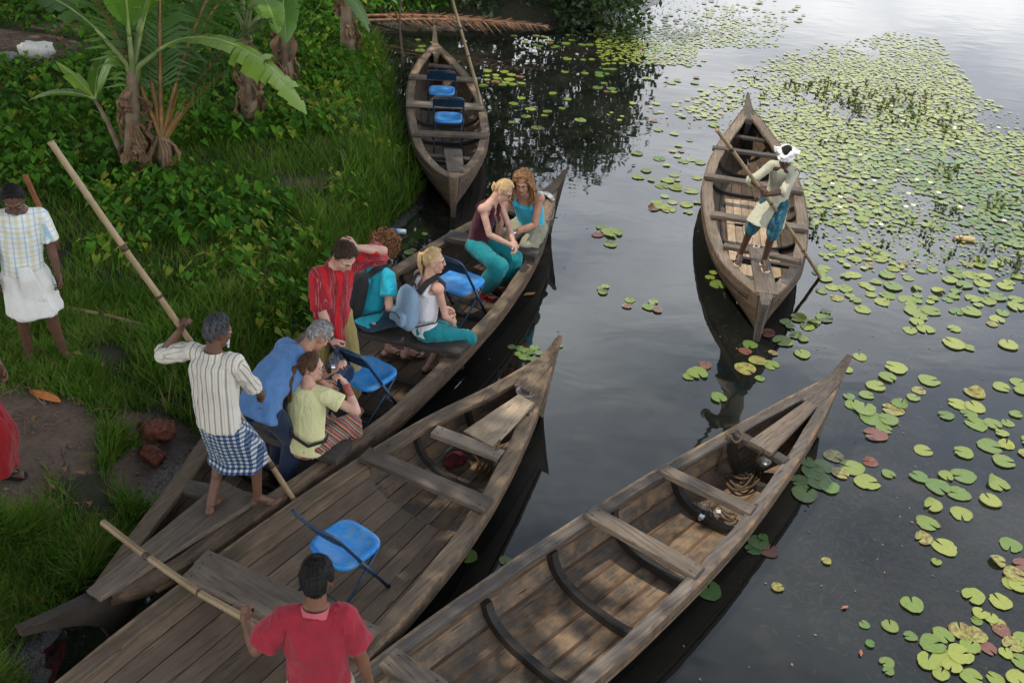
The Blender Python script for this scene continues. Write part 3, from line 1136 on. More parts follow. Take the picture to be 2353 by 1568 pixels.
    def thwart(s, p0, p1, w, h=0.045, z=0.43, mat=None, name='thwart', jig=0.03, nails=True):
        a, b = s.px(*p0, z), s.px(*p1, z)
        if a.y > b.y:
            a, b = b, a
        mb = MB().beam(a, b, w, h, n=7, jig=jig)
        o = mb.build(name, mat or W_SEAT, s.root, True, 35)
        if nails:
            nb = MB()
            d = (b - a).normalized()
            for q in (a + d * 0.05, b - d * 0.05):
                for e in (-0.28, 0.28):
                    c = q + d.cross(V((0, 0, 1))) * (w * e) + V((0, 0, h / 2))
                    nb.ell(c, (0.008, 0.008, 0.003), seg=8, rows=4)
            nb.build('nail', M_NAIL, o)
        return o
    def board(s, p0, p1, w, h=0.03, z=(0.3, 0.3), wend=None, mat=None, name='deck_plank'):
        a, b = s.px(*p0, z[0]), s.px(*p1, z[1])
        mb = MB().beam(a, b, w, h, n=6, jig=0.02, wend=wend)
        return mb.build(name, mat or W_DECK, s.root, True, 35)

# far boat with two chairs
BF = Boat('far moored grey wooden canoe beside the grassy bank with two blue chairs', (-1.578, 16.216), (-0.821, 11.087),
          [(-0.02, 0.032, -0.027, 0.64), (0.42, 0.263, -0.272, 0.53), (0.95, 0.416, -0.467, 0.44), (1.69, 0.485, -0.589, 0.4), (2.48, 0.495, -0.61, 0.38), (3.25, 0.468, -0.579, 0.38), (3.94, 0.412, -0.476, 0.41), (4.42, 0.326, -0.353, 0.44), (4.91, 0.191, -0.189, 0.48), (5.19, 0.054, -0.046, 0.52)],
          dict(hull=W_HULL_BROWN, rail=W_RAIL, rib=W_RIB), tip=(at(998, 58, .92), .03, .05, .10, .12), tail=(at(1046, 408, .53), .05, .06, .12, .14),
          ribs=(1.5, 2.2, 2.9, 3.6, 4.3), seed=1)
BF.thwart((985, 150), (1050, 156), 0.09, z=.46, h=.04)
BF.thwart((939, 176), (1091, 184), 0.13, z=.455)
BF.thwart((934, 238), (1110, 246), 0.17, z=.425, mat=W_SEAT_PALE)
BF.thwart((950, 306), (1118, 312), 0.13, z=.425)
BF.thwart((972, 358), (1080, 367), 0.09, z=.33)
BF.board((1040, 345), (1047, 396), 0.24, z=(.40, .50), wend=.2)

# boat of the turbaned boatman
BR = Boat('wooden canoe beside the dense lily pads, with a boatman standing in it', (3.071, 13.766), (2.472, 8.646),
          [(-0.35, -0.02, -0.094, 0.64), (-0.01, 0.114, -0.268, 0.55), (0.64, 0.33, -0.495, 0.45), (1.33, 0.484, -0.629, 0.39), (2.1, 0.567, -0.665, 0.38), (2.88, 0.557, -0.642, 0.38), (3.61, 0.505, -0.555, 0.38), (4.24, 0.404, -0.436, 0.41), (4.71, 0.24, -0.253, 0.45), (5.15, 0.056, -0.049, 0.52)],
          dict(hull=W_HULL_BROWN, rail=W_RAIL_TAN, rib=W_RIB, horn=W_RAIL_DARK), tip=(at(1718, 212, .76), .03, .05, .12, .14), tail=(at(1757, 700, .50), .07, .10, .13, .2),
          ribs=(0.9, 1.55, 2.35, 3.1, 3.9, 4.35), seed=2, rail_w=0.125)
BR.thwart((1676, 311), (1768, 326), 0.08, z=.40, h=.04, mat=W_SEAT_DARK)
BR.thwart((1636, 340), (1792, 361), 0.10, z=.42, mat=W_SEAT_DARK)
BR.thwart((1618, 404), (1845, 440), 0.12, z=.425, mat=W_SEAT)
BR.thwart((1632, 492), (1854, 526), 0.13, z=.425, mat=W_SEAT)
BR.thwart((1662, 564), (1840, 602), 0.09, z=.43, mat=W_SEAT)
BR.thwart((1690, 592), (1812, 612), 0.07, z=.30, mat=W_SEAT_DARK, h=.04)
BR.board((1740, 572), (1762, 676), 0.20, z=(.455, .51), wend=.22)
for k in range(6):
    y = -0.22 + 0.098 * k
    for a, b in ((1.75, 2.52), (2.56, 3.55), (3.6, 4.05)):
        y2 = y + 0.02 * (k % 2)
        a2, b2 = a + random.uniform(-.03, .03), b + random.uniform(-.03, .03)
        MB().beam((a2, y + 0.03, .078), (b2, y * (0.9 if b > 3.9 else 1.0) + 0.03, .08), 0.093, 0.016, n=3, jig=0.02).build('floor_plank', W_FLOOR, BR.root, True, 35)
tn = BR.px(1737, 569, .45)
MB().tube([tn + V((0.05 * math.cos(k * 0.9), 0.05 * math.sin(k * .9) * .6, 0.012 * (k % 3))) for k in range(16)], 0.009, 6).build('rope_knot', plain('pale_rope', (0.4, 0.34, 0.25), .9, .2, 60), BR.root)

# boat of the tourists
BT = Boat('long dark wooden canoe against the muddy bank, carrying the tourists', (0.490, 10.493), (-2.634, 4.045),
          [(-0.21, 0.296, 0.22, 0.6), (0.27, 0.547, 0.052, 0.51), (0.93, 0.749, -0.171, 0.44), (1.49, 0.84, -0.295, 0.41), (2.22, 0.883, -0.418, 0.4), (3.04, 0.871, -0.491, 0.4), (3.65, 0.851, -0.517, 0.4), (4.26, 0.793, -0.533, 0.4), (4.86, 0.681, -0.474, 0.4), (5.36, 0.515, -0.397, 0.4), (5.81, 0.349, -0.338, 0.41), (6.46, 0.146, -0.289, 0.43), (6.82, 0.0, -0.15, 0.47)],
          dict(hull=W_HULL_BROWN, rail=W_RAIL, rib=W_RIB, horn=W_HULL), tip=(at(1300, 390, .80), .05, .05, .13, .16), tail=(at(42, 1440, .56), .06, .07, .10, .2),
          ribs=(0.9, 1.5, 2.1, 2.75, 3.4, 4.0, 4.6, 5.2), seed=3, tailrise=.26, beak=(.8, .38))
BT.thwart((1028, 541), (1236, 586), 0.20, h=.06, z=.455, mat=W_SEAT_DARK)
BT.thwart((1170, 478), (1262, 512), 0.20, h=.05, z=.47, mat=W_SEAT_DARK)
BT.thwart((800, 748), (1066, 803), 0.24, h=.05, z=.445, mat=W_SEAT_DARK)
BT.thwart((585, 975), (790, 1042), 0.24, h=.06, z=.445, mat=W_SEAT_DARK)
BT.thwart((405, 1115), (575, 1150), 0.14, h=.05, z=.38, mat=W_SEAT)
BT.board((552, 1128), (215, 1368), 0.34, h=.04, z=(.46, .50), wend=.12)
BT.board((640, 1095), (760, 1010), 0.34, h=.03, z=(.10, .10), mat=W_HULL)

# middle boat with one chair
BM = Boat('weathered canoe lined with pale planks, holding one blue chair and a standing man', (0.415, 7.032), (-3.069, 1.536),
          [(-0.02, 0.211, 0.095, 0.57), (0.25, 0.294, -0.004, 0.51), (0.52, 0.396, -0.104, 0.45), (1.04, 0.547, -0.278, 0.42), (1.53, 0.621, -0.413, 0.4), (2.06, 0.657, -0.526, 0.4), (2.57, 0.674, -0.591, 0.4), (3.07, 0.682, -0.636, 0.4), (3.97, 0.651, -0.65, 0.4), (5.05, 0.555, -0.568, 0.4), (5.83, 0.37, -0.393, 0.44), (6.51, 0.057, -0.054, 0.55)],
          dict(hull=W_HULL_GREY, rail=W_RAIL, rib=W_RIB, lining=W_LINING), tip=(at(1288, 770, .76), .045, .05, .13, .15), tail=None,
          ribs=(0.75, 1.25), lining=(1.72, 6.0, 11), seed=4, rail_w=0.11)
BM.thwart((838, 1043), (1122, 1162), 0.15, h=.05, z=.435, mat=W_SEAT)
BM.thwart((998, 990), (1152, 1048), 0.12, h=.05, z=.40, mat=W_SEAT_PALE)
BM.thwart((462, 1282), (858, 1462), 0.145, h=.045, z=.435, mat=W_SEAT)
BM.thwart((436, 1312), (832, 1492), 0.145, h=.045, z=.437, mat=W_SEAT)
BM.board((1098, 1010), (1208, 918), 0.30, h=.035, z=(.42, .49), wend=.17, mat=W_DECK_SUNLIT)

# nearest boat
BN = Boat('empty dark wooden canoe nearest the camera, with ropes and chains in its bow', (2.777, 6.937), (-1.529, 2.423),
          [(-0.1, 0.19, 0.1, 0.58), (0.27, 0.281, -0.015, 0.52), (0.74, 0.367, -0.128, 0.46), (1.2, 0.428, -0.219, 0.42), (1.84, 0.495, -0.338, 0.4), (2.47, 0.513, -0.415, 0.4), (3.2, 0.521, -0.47, 0.4), (4.03, 0.499, -0.495, 0.4), (4.64, 0.459, -0.491, 0.4), (5.44, 0.362, -0.408, 0.42), (6.24, 0.078, -0.075, 0.5)],
          dict(hull=W_HULL_GREY, rail=W_RAIL_DARK, rib=W_RIB, seam=W_SEAM, gap=.002, ribw=1.5), tip=(at(1952, 815, .84), .05, .06, .13, .17), tail=None,
          ribs=(1.62, 2.34, (2.95, 0.04, 0.93), (3.62, 0.2, 0.9), 0.95), seed=5, ns=9, rail_w=0.085)
BN.thwart((1520, 1078), (1728, 1176), 0.105, h=.055, z=.40, mat=W_SEAT)
BN.thwart((1354, 1176), (1606, 1318), 0.135, h=.055, z=.40, mat=W_SEAT)
BN.thwart((890, 1512), (1010, 1590), 0.16, h=.055, z=.40, mat=W_SEAT)
BN.thwart((1682, 992), (1806, 1062), 0.085, h=.055, z=.43, mat=W_SEAT_DARK)
BN.board((1745, 1030), (1862, 930), 0.21, h=.04, z=(.47, .53), wend=.10, mat=W_DECK)

# dark blocks set in the rails for the shade inside square peg holes
for bt, px, py in ((BN, 1441, 1112), (BN, 1745, 1165), (BM, 893, 1022), (BM, 1216, 965), (BT, 1268, 508)):
    q = bt.px(px, py, .405)
    i = bt.at_t(q.x)
    y = min((bt.yl[i], bt.yr[i]), key=lambda v: abs(v - q.y))
    y += (.04 if y < bt.c[i] else -.04)
    MB().box((q.x, y, bt.zs[i] - .018), (.032, .026, .042)).build('peg_hole_shade', M_NAIL, bt.root, False)

# ------------------------------------------------------------------ land and water
def bank_from_boat(b, ts, gap):
    out = []
    for t, g in zip(ts, gap):
        i = b.at_t(t)
        ys = (b.yl[i], b.yr[i])
        w = [b.M @ V((t, y, 0)) for y in ys]
        p = min(w, key=lambda q: q.x)
        p2 = max(w, key=lambda q: q.x)
        d = (p - p2).normalized()
        out.append((p + d * g).to_2d())
    return out
BANK = [V((-30, 0.3)), V((-7, 0.8)), at(60, 1700).to_2d(), at(120, 1560).to_2d(), at(105, 1490).to_2d(), at(200, 1385).to_2d()]
BANK += [V(q) for q in bank_from_boat(BT, (5.8, 5.2, 4.6, 4.0, 3.4, 2.8, 2.2), (.10, .08, .06, .06, .10, .22, .42))]
BANK += [at(x, y).to_2d() for x, y in ((905, 540), (975, 475), (985, 425), (945, 360), (925, 270), (915, 190), (880, 100), (868, 74), (1000, 72), (1200, 73), (1400, 56), (1490, 22))]
BANK += [V((4.6, 27)), V((7.5, 40)), V((12, 70)), V((60, 120)), V((60, 200)), V((-200, 200)), V((-200, 0.3))]
_bk = np.array([tuple(p) for p in BANK])
def land(x, y):
    """signed distance to the shore, positive on land"""
    x, y = np.asarray(x, float), np.asarray(y, float)
    sh = x.shape
    p = np.stack([x.ravel(), y.ravel()], 1)
    best = np.full(len(p), 1e9)
    ins = np.zeros(len(p), bool)
    n = len(_bk)
    for i in range(n):
        a, b = _bk[i], _bk[(i + 1) % n]
        d = b - a
        t = np.clip(((p - a) @ d) / (d @ d + 1e-9), 0, 1)
        best = np.minimum(best, np.linalg.norm(p - a - t[:, None] * d, axis=1))
        c = ((a[1] > p[:, 1]) != (b[1] > p[:, 1]))
        xi = a[0] + (p[:, 1] - a[1]) / (b[1] - a[1] + 1e-12) * d[0]
        ins ^= c & (p[:, 0] < xi)
    return np.where(ins, best, -best).reshape(sh)
def height(x, y, d=None):
    x, y = np.asarray(x, float), np.asarray(y, float)
    d = land(x, y) if d is None else d
    p = np.stack([x, y, np.zeros_like(x)], -1)
    far = np.clip((y - 9) / 6, 0, 1)
    mud = np.clip(1 - np.hypot(x + 2.55, (y - 6.35) * 0.8) / 1.0, 0, 1)
    h = np.clip(d / 0.9, 0, 1)
    h = h * h * (3 - 2 * h) * (0.36 * (1 - 0.6 * mud)) + np.clip(d - 0.9, 0, 40) * (0.05 + 0.03 * far)
    h = np.minimum(h, 2.4)
    h = h + (fbm(p * 1.3, 3) * 0.05 + vnoise(p * 5) * 0.012) * np.clip(d * 2.5, 0.05, 1)
    return np.where(d > 0, h + 0.012, np.maximum(-1.0, d * 0.8))
def hz(x, y):
    return float(height(np.array([x]), np.array([y]))[0])
def on_land(px, py):
    """the ground under a pixel"""
    z = 0.3
    for _ in range(8):
        p = at(px, py, z)
        z = hz(p.x, p.y)
    return V((p.x, p.y, z))

def polar_grid(xs, ys):
    X, Y = np.meshgrid(xs, ys)
    n, m = X.shape
    idx = np.arange(n * m).reshape(n, m)
    f = np.stack([idx[:-1, :-1], idx[:-1, 1:], idx[1:, 1:], idx[1:, :-1]], -1).reshape(-1, 4)
    return X.ravel(), Y.ravel(), f
# soil: bare earth by the path, trodden strip, wet mud by the boat
def soil_mask(x, y):
    m = np.zeros_like(x)
    for (px, py, rx, ry, ang, amt) in ((60, 990, 0.58, 0.46, 0.0, 1), (-120, 1010, .9, .6, 0, 1), (135, 1000, 0.26, 0.26, 0, 1), (-20, 1110, 0.38, 0.34, 0, .9), (20, 915, .4, .18, 0, .6),
                                   (385, 1010, 0.44, 0.40, 0.3, 1), (360, 930, .34, .2, 0, .9), (740, 420, 0.6, 0.24, 0.5, 0.5), (640, 690, .28, .6, 0, .4),
                                   (20, 160, 1.25, .75, 0, 0.95), (150, 105, .6, .35, 0, .7), (690, 720, .18, .4, 0, .6)):
        c = at(px, py, 0.4)
        dx, dy = x - c.x, y - c.y
        ca, sa = math.cos(ang), math.sin(ang)
        r = np.hypot((dx * ca + dy * sa) / rx, (-dx * sa + dy * ca) / ry)
        m = np.maximum(m, np.clip((1.25 - r) * 2.2, 0, 1) * amt)
    return m
tg = NT('earth')
co = tg.coord('Object')
n1, n2 = tg.noise(co, 3.2, 6, .6), tg.noise(co, 22, 5, .6)
soil = tg.n('Attribute', attribute_name='soil').outputs['Fac']
wet = tg.n('Attribute', attribute_name='wet').outputs['Fac']
gcol = tg.mix(n1, (0.018, 0.022, 0.009), (0.045, 0.040, 0.018))
scol = tg.ramp(tg.math('ADD', tg.math('MULTIPLY', n1, .5), tg.math('MULTIPLY', n2, .5)), [(.3, (.065, .042, .028)), (.55, (.12, .082, .055)), (.75, (.175, .125, .088))])
c1 = tg.mix(tg.ramp(tg.math('ADD', soil, tg.math('MULTIPLY_ADD', n2, .6, -.3)), [(.35, 0.0), (.6, 1.0)]), gcol, scol)
c2 = tg.mix(tg.math('MULTIPLY', wet, .8), c1, (0.022, 0.017, 0.014))
tg.P(Base_Color=c2, Roughness=tg.ramp(tg.math('MULTIPLY', wet, tg.math('ADD', n1, .35)), [(.3, .95), (.62, .22)]))
tg.P(Normal=tg.bump(tg.math('ADD', n1, tg.math('MULTIPLY', n2, .5)), .8, .05))
xs = np.concatenate([-np.geomspace(60, 8.2, 22), np.arange(-8, 1.01, 0.085), np.linspace(1.2, 6, 24), np.geomspace(6.6, 60, 12)])
ys = np.concatenate([np.linspace(-6, 1.4, 12), np.arange(1.6, 12, 0.085), np.arange(12, 23, 0.2), np.geomspace(23.3, 180, 36)])
X, Y, F = polar_grid(xs, ys)
D = land(X, Y)
Z = height(X, Y, D)
S = soil_mask(X, Y)
WET = np.clip(1.15 - D / 0.5, 0, 1)
ground = mesh_np('ground', np.stack([X, Y, Z], 1), F, tg.m, {'soil': S, 'wet': WET})
tag(ground, kind='structure')

tb_ = NT('pond_mud')
cb_ = tb_.coord('Object')
tb_.P(Base_Color=tb_.ramp(tb_.noise(cb_, 1.1, 6, .6), [(.35, (.012, .010, .008)), (.6, (.034, .026, .017)), (.75, (.07, .048, .028))]), Roughness=.9)
X, Y, F = polar_grid(np.linspace(-30, 60, 60), np.linspace(-8, 120, 80))
bed = mesh_np('pond_bed', np.stack([X, Y, -0.62 + .16 * fbm(np.stack([X * .6, Y * .6, X * 0], 1), 3)], 1), F, tb_.m)
tag(bed, kind='structure')

# water: mirror by Fresnel over a murky, partly clear body
tw = NT('pond_water')
cw = tw.coord('Object')
wv = tw.noise(tw.coord('Object', (1.0, 1.7, 1)), 1.3, 2, .5, .4)
wv2 = tw.noise(tw.coord('Object', (1.0, 1.8, 1)), 4.5, 2, .5, .2)
hsum = tw.math('ADD', wv, tw.math('MULTIPLY', wv2, .02))
# rings spreading from the poles and the bow
for cx, cy, amp in ((at(1885, 640).x, at(1885, 640).y, .05), (at(1122, 314).x, at(1122, 314).y, .05)):
    p = tw.n('VectorMath', {0: cw, 1: (cx, cy, 0)}, operation='DISTANCE').outputs['Value']
    w_ = tw.math('MULTIPLY', tw.math('SINE', tw.math('MULTIPLY', p, 34.0)), tw.ramp(p, [(.0, amp), (.9, 0.0)]))
    hsum = tw.math('ADD', hsum, w_)
nrm = tw.bump(hsum, .10, .03)
murk = tw.ramp(tw.noise(cw, .75, 5, .6), [(.35, (.006, .008, .008)), (.58, (.016, .018, .015)), (.72, (.046, .038, .027))])
dif = tw.n('BsdfDiffuse', {'Color': murk})
trn = tw.n('BsdfTransparent', {'Color': (.52, .54, .46)})
under = tw.n('MixShader', {'Fac': .42, 1: dif.outputs[0], 2: trn.outputs[0]})
glo = tw.n('BsdfGlossy', {'Roughness': .025, 'Normal': nrm, 'Color': (1, 1, 1)})
fr = tw.n('Fresnel', {'IOR': 1.48, 'Normal': nrm})
surf = tw.n('MixShader', {'Fac': fr.outputs[0], 1: under.outputs[0], 2: glo.outputs[0]})
tw.t.links.new(surf.outputs[0], tw.o.inputs['Surface'])
mb = MB()
mb.add([(-40, -10, 0), (120, -10, 0), (120, 170, 0), (-40, 170, 0)], [(0, 1, 2, 3)])
water = mb.build('water', tw.m, None, False)
tag(water, kind='structure')

# ------------------------------------------------------------------ plants on the bank
G_STOPS = [(0.0, (.028, .062, .007)), (.4, (.062, .145, .010)), (.75, (.11, .23, .018)), (1.0, (.22, .19, .07))]
M_GRASS = leafy('grass_blade', G_STOPS, .7, .3, spec=.15)
M_LEAF = leafy('creeper_leaf', [(0.0, (.018, .065, .010)), (.45, (.045, .145, .013)), (.8, (.10, .25, .018)), (1.0, (.24, .27, .03))], .6, .3, spec=.12)

def grass_mesh(name, pts, hgt, wid, lean, mat, tone):
    """three-segment blades bending outwards"""
    n = len(pts)
    az = rng.random(n) * 6.283
    h = hgt * (0.5 + rng.random(n))
    ln = lean * (0.3 + rng.random(n)) * h
    w = wid * (0.7 + 0.6 * rng.random(n))
    dx, dy = np.cos(az), np.sin(az)
    sx, sy = -dy, dx
    vs = []
    for f, wf in ((0, 1.0), (0.4, .95), (0.75, .65)):
        o = ln * f ** 2
        z = h * f * (1 - .18 * f)
        for sgn in (-1, 1):
            vs.append(np.stack([pts[:, 0] + dx * o + sx * w * wf * sgn, pts[:, 1] + dy * o + sy * w * wf * sgn, pts[:, 2] + z - 0.01], 1))
    vs.append(np.stack([pts[:, 0] + dx * ln, pts[:, 1] + dy * ln, pts[:, 2] + h * .86], 1))
    vs = np.stack(vs, 1)
    b = np.arange(n)[:, None] * 7
    f = np.concatenate([b + np.array([[0, 1, 3]]), b + np.array([[0, 3, 2]]), b + np.array([[2, 3, 5]]), b + np.array([[2, 5, 4]]), b + np.array([[4, 5, 6]])])
    t = np.repeat(tone + 0.20 * rng.standard_normal(n) + .30 * vnoise(pts * 1.9 + 5) + np.where(rng.random(n) < .10, .5, 0), 7)
    return mesh_np(name, vs.reshape(-1, 3), f, mat, {'tone': t}, smooth=True)

def scatter(n, px0, py0, px1, py1, z=0.4, keep=None):
    """points spread evenly over the ground that a stretch of the picture covers"""
    out = np.zeros((0, 2))
    cs = np.array([tuple(at(a, b, z))[:2] for a, b in ((px0, py0), (px1, py0), (px0, py1), (px1, py1))])
    lo, hi = cs.min(0), cs.max(0)
    for _ in range(60):
        p = lo + rng.random((n, 2)) * (hi - lo)
        out = np.concatenate([out, p[keep(p)]])
        if len(out) >= n:
            break
    return out[:n]
def on_screen(p, z=0.4):
    d = np.stack([p[:, 0], p[:, 1], np.full(len(p), z - CAM_H)], 1)
    zz = d @ np.array(_F)
    return 1176 + FPX * (d @ np.array(_R)) / zz, 784 - FPX * (d @ np.array(_U)) / zz
def grass_keep(p):
    d = land(p[:, 0], p[:, 1])
    sm = soil_mask(p[:, 0], p[:, 1])
    nz = fbm(np.stack([p[:, 0] * 1.3 + p[:, 1] * .9, p[:, 1] * 1.3 - p[:, 0] * .9, p[:, 0] * 0], 1), 3) * .8
    x, y = on_screen(p)
    return (d > 0.10) & (sm + rng.random(len(p)) * .9 < .75) & (nz > -.80 + .5 * rng.random(len(p))) & (x > -150) & (x < 1500) & (y < 1750) & (y > -30)
def add_z(p):
    return np.stack([p[:, 0], p[:, 1], height(p[:, 0], p[:, 1])], 1)
# patches of taller, denser grass
def grow(name, n, box, hgt, wid, lean, tone, extra=None, label=None):
    k = (lambda p: grass_keep(p)) if extra is None else (lambda p: grass_keep(p) & extra(p))
    p = scatter(n, *box, keep=k)
    o = grass_mesh(name, add_z(p), hgt, wid, lean, M_GRASS, tone)
    tag(o, kind='stuff')
    return o
grow('grass', 34000, (-60, 700, 760, 1600), .10, .0040, .85, .52)
grow('grass', 30000, (0, 300, 1000, 720), .12, .0048, .8, .54)
def strip(p):
    d = land(p[:, 0], p[:, 1])
    return (d < .75 + .5 * vnoise(np.stack([p[:, 0] * 2, p[:, 1] * 2, p[:, 0] * 0], 1)))
grow('tall_grass', 6500, (700, 60, 1000, 560), .28, .0055, .75, .36, strip)
grow('tall_grass', 6000, (420, 520, 800, 900), .20, .005, .7, .50, strip)
grow('tall_grass', 8000, (-60, 960, 330, 1600), .15, .0042, .95, .50, lambda p: (p[:, 0] < -2.2) & (vnoise(np.stack([p[:, 0] * 3, p[:, 1] * 3, p[:, 0] * 0], 1)) > -.12))

def leaf_mesh(name, pts, size, mat, tone, hgt, heart=True):
    """heart-shaped leaves on short stalks, each folded along its midrib"""
    n = len(pts)
    az = rng.random(n) * 6.283
    tilt = 0.25 + 0.55 * rng.random(n)
    s = size * (0.45 + 0.9 * rng.random(n) ** 1.5)
    prof = np.array([(0.0, 0.0, 0.0), (-.22, .30, .10), (.05, .46, .12), (.42, .36, .06), (1.0, 0, -.12), (.42, -.36, .06), (.05, -.46, .12), (-.22, -.30, .10), (.4, 0, 0.0)])
    lx = prof[:, 0][None] * s[:, None]
    ly = prof[:, 1][None] * s[:, None] * (.7 + .4 * rng.random(n))[:, None]
    lz = prof[:, 2][None] * s[:, None]
    ct, st = np.cos(tilt)[:, None], np.sin(tilt)[:, None]
    x2 = lx * ct + lz * st
    z2 = -lx * st + lz * ct
    ca, sa = np.cos(az)[:, None], np.sin(az)[:, None]
    hh = hgt * (0.3 + rng.random(n)) + 0.02
    vx = pts[:, 0][:, None] + x2 * ca - ly * sa
    vy = pts[:, 1][:, None] + x2 * sa + ly * ca
    vz = pts[:, 2][:, None] + hh[:, None] + z2
    leaf = np.stack([vx, vy, vz], -1)
    # stalk
    st3 = np.stack([np.stack([pts[:, 0] - .004, pts[:, 1], pts[:, 2] - .02], 1), np.stack([pts[:, 0] + .004, pts[:, 1], pts[:, 2] - .02], 1), np.stack([pts[:, 0], pts[:, 1], pts[:, 2] + hh], 1)], 1)
    vs = np.concatenate([leaf, st3], 1)
    b = np.arange(n)[:, None] * 12
    tri = np.array([(0, 2, 1), (0, 8, 2), (8, 3, 2), (8, 4, 3), (0, 7, 6), (0, 6, 8), (8, 6, 5), (8, 5, 4), (9, 10, 11)])
    f = (b[:, None, :] + tri[None]).reshape(-1, 3)
    t = np.repeat(tone + .22 * rng.standard_normal(n) + .25 * vnoise(pts * 1.4 + 2) + np.where(rng.random(n) < .04, .5, 0), 12)
    return mesh_np(name, vs.reshape(-1, 3), f, mat, {'tone': t})
def creeper_keep(p):
    d = land(p[:, 0], p[:, 1])
    x, y = on_screen(p)
    nz = vnoise(np.stack([p[:, 0] * .8, p[:, 1] * .8, p[:, 0] * 0 + 4], 1))
    sm = soil_mask(p[:, 0], p[:, 1])
    # the creepers own the slope above a line that runs down to the right
    lim = 500 + 200 * nz - np.clip(x - 420, 0, 900) * .62
    return (d > .35) & (sm + .7 * rng.random(len(p)) < .75) & (y < lim) & (x > -160) & (x < 1050) & (y > -60)
p = scatter(21000, -160, -60, 1000, 760, keep=creeper_keep)
tag(leaf_mesh('creeper_leaves', add_z(p), .105, M_LEAF, .44, .20), kind='stuff')
def patch_keep(p):
    d = land(p[:, 0], p[:, 1])
    x, y = on_screen(p)
    nz = vnoise(np.stack([p[:, 0] * 1.5, p[:, 1] * 1.5, p[:, 0] * 0 + 9], 1))
    near = ((x > 440) & (x < 760) & (y > 480) & (y < 740)) | ((x > 80) & (x < 440) & (y > 430) & (y < 660)) | ((x > 640) & (x < 980) & (y > 60) & (y < 520))
    return (d > .15) & near & (nz > .05)
p = scatter(3200, 60, 60, 1000, 760, keep=patch_keep)
tag(leaf_mesh('leafy_weeds', add_z(p), .085, M_LEAF, .74, .16), kind='stuff')

# ------------------------------------------------------------------ banana plants and palms
M_BANANA = leafy('banana_leaf', [(0.0, (.040, .105, .016)), (.5, (.095, .215, .025)), (1.0, (.20, .31, .035))], .38, .38, rand=True)
M_MIDRIB = plain('midrib', (.22, .30, .09), .5, .15)
M_DRY = plain('dry_leaf', (.20, .125, .070), .85, .45, 9, bump=.6)
M_STEM = plain('banana_stem', (.17, .12, .075), .7, .45, 7, bump=.5)
M_STEM_G = plain('green_stem', (.13, .17, .05), .55, .3, 9)
M_PALM = leafy('palm_leaf', [(0.0, (.030, .085, .018)), (.6, (.06, .15, .025)), (1.0, (.11, .20, .03))], .5, .25, rand=True)
M_PETIOLE = plain('orange_petiole', (.20, .105, .028), .5, .5, 5)

def banana_leaf(parent, base, d0, length, width, droop, tear=.25, mat=None, roll=0.0, name='leaf'):
    """one long blade on its midrib, drooping, torn between its veins"""
    base, d = V(base), V(d0).normalized()
    n = 26
    pts = [base.copy()]
    for i in range(n):
        d = (d + V((0, 0, -droop / n))).normalized()
        pts.append(pts[-1] + d * (length / n))
    mb = MB()
    side0 = V(d0).cross(V((0, 0, 1)))
    if side0.length < .05:
        side0 = V((1, 0, 0))
    side0 = Matrix.Rotation(roll, 3, V(d0).normalized()) @ side0.normalized()
    for sg in (-1, 1):
        off = 0.0
        for i in range(2, n):
            f0, f1 = i / n, (i + 1) / n
            w = lambda f: width * .5 * min(1, (f - .05) * 4.5) ** .7 * max(0.02, 1 - max(0, (f - .55) / .46) ** 2.2) if f > .06 else .01
            a, b = pts[i], pts[i + 1]
            t = (b - a).normalized()
            s_ = (side0 - t * side0.dot(t)).normalized() * sg
            up = t.cross(s_) * sg
            if up.z < 0:
                up = -up
            if random.random() < tear:
                off = random.uniform(-.48, .08)
            jit = [random.uniform(.93, 1.04) for _ in range(2)]
            r = [a, b, b + (s_ * .55 + up * (.10 + off * .3) + t * .1) * w(f1), a + (s_ * .55 + up * (.10 + off * .3) + t * .1) * w(f0),
                 b + (s_ * 1.0 + up * (.02 + off) + t * .22) * w(f1) * jit[0], a + (s_ * 1.0 + up * (.02 + off) + t * .22) * w(f0) * jit[1]]
            mb.add(r, [(0, 1, 2, 3), (3, 2, 4, 5)])
    o = mb.build(name, mat or M_BANANA, parent, True, 40)
    rb = MB().tube(pts, [max(.004, .020 * (1 - i / n) * (width / .5) ** .5) for i in range(n + 1)], 6)
    rb.build('midrib', M_MIDRIB if mat is None else mat, o)
    return o
def dry_leaf(parent, top, az, length, width):
    """shrivelled brown leaf hanging against the stem"""
    mb = MB()
    d = V((math.cos(az), math.sin(az), 0))
    n = 9
    rs = []
    for i in range(n + 1):
        f = i / n
        p = V(top) + d * (.05 + .12 * math.sin(f * 2.6)) + V((0, 0, -length * f)) + V((random.uniform(-.02, .02), random.uniform(-.02, .02), 0))
        w = width * (.35 + .65 * math.sin(min(1, f * 1.4) * 1.9)) * random.uniform(.75, 1.2)
        s_ = V((-d.y, d.x, 0))
        fold = .5 * random.uniform(.4, 1)
        rs.append([p - s_ * w + d * w * fold, p - s_ * w * .4 - d * .01, p + d * w * .35, p + s_ * w * .45 - d * .01, p + s_ * w + d * w * fold])
    mb.rings(rs, caps=False, closed=False)
    return mb.build('dry_leaf', M_DRY, parent, True, 50)
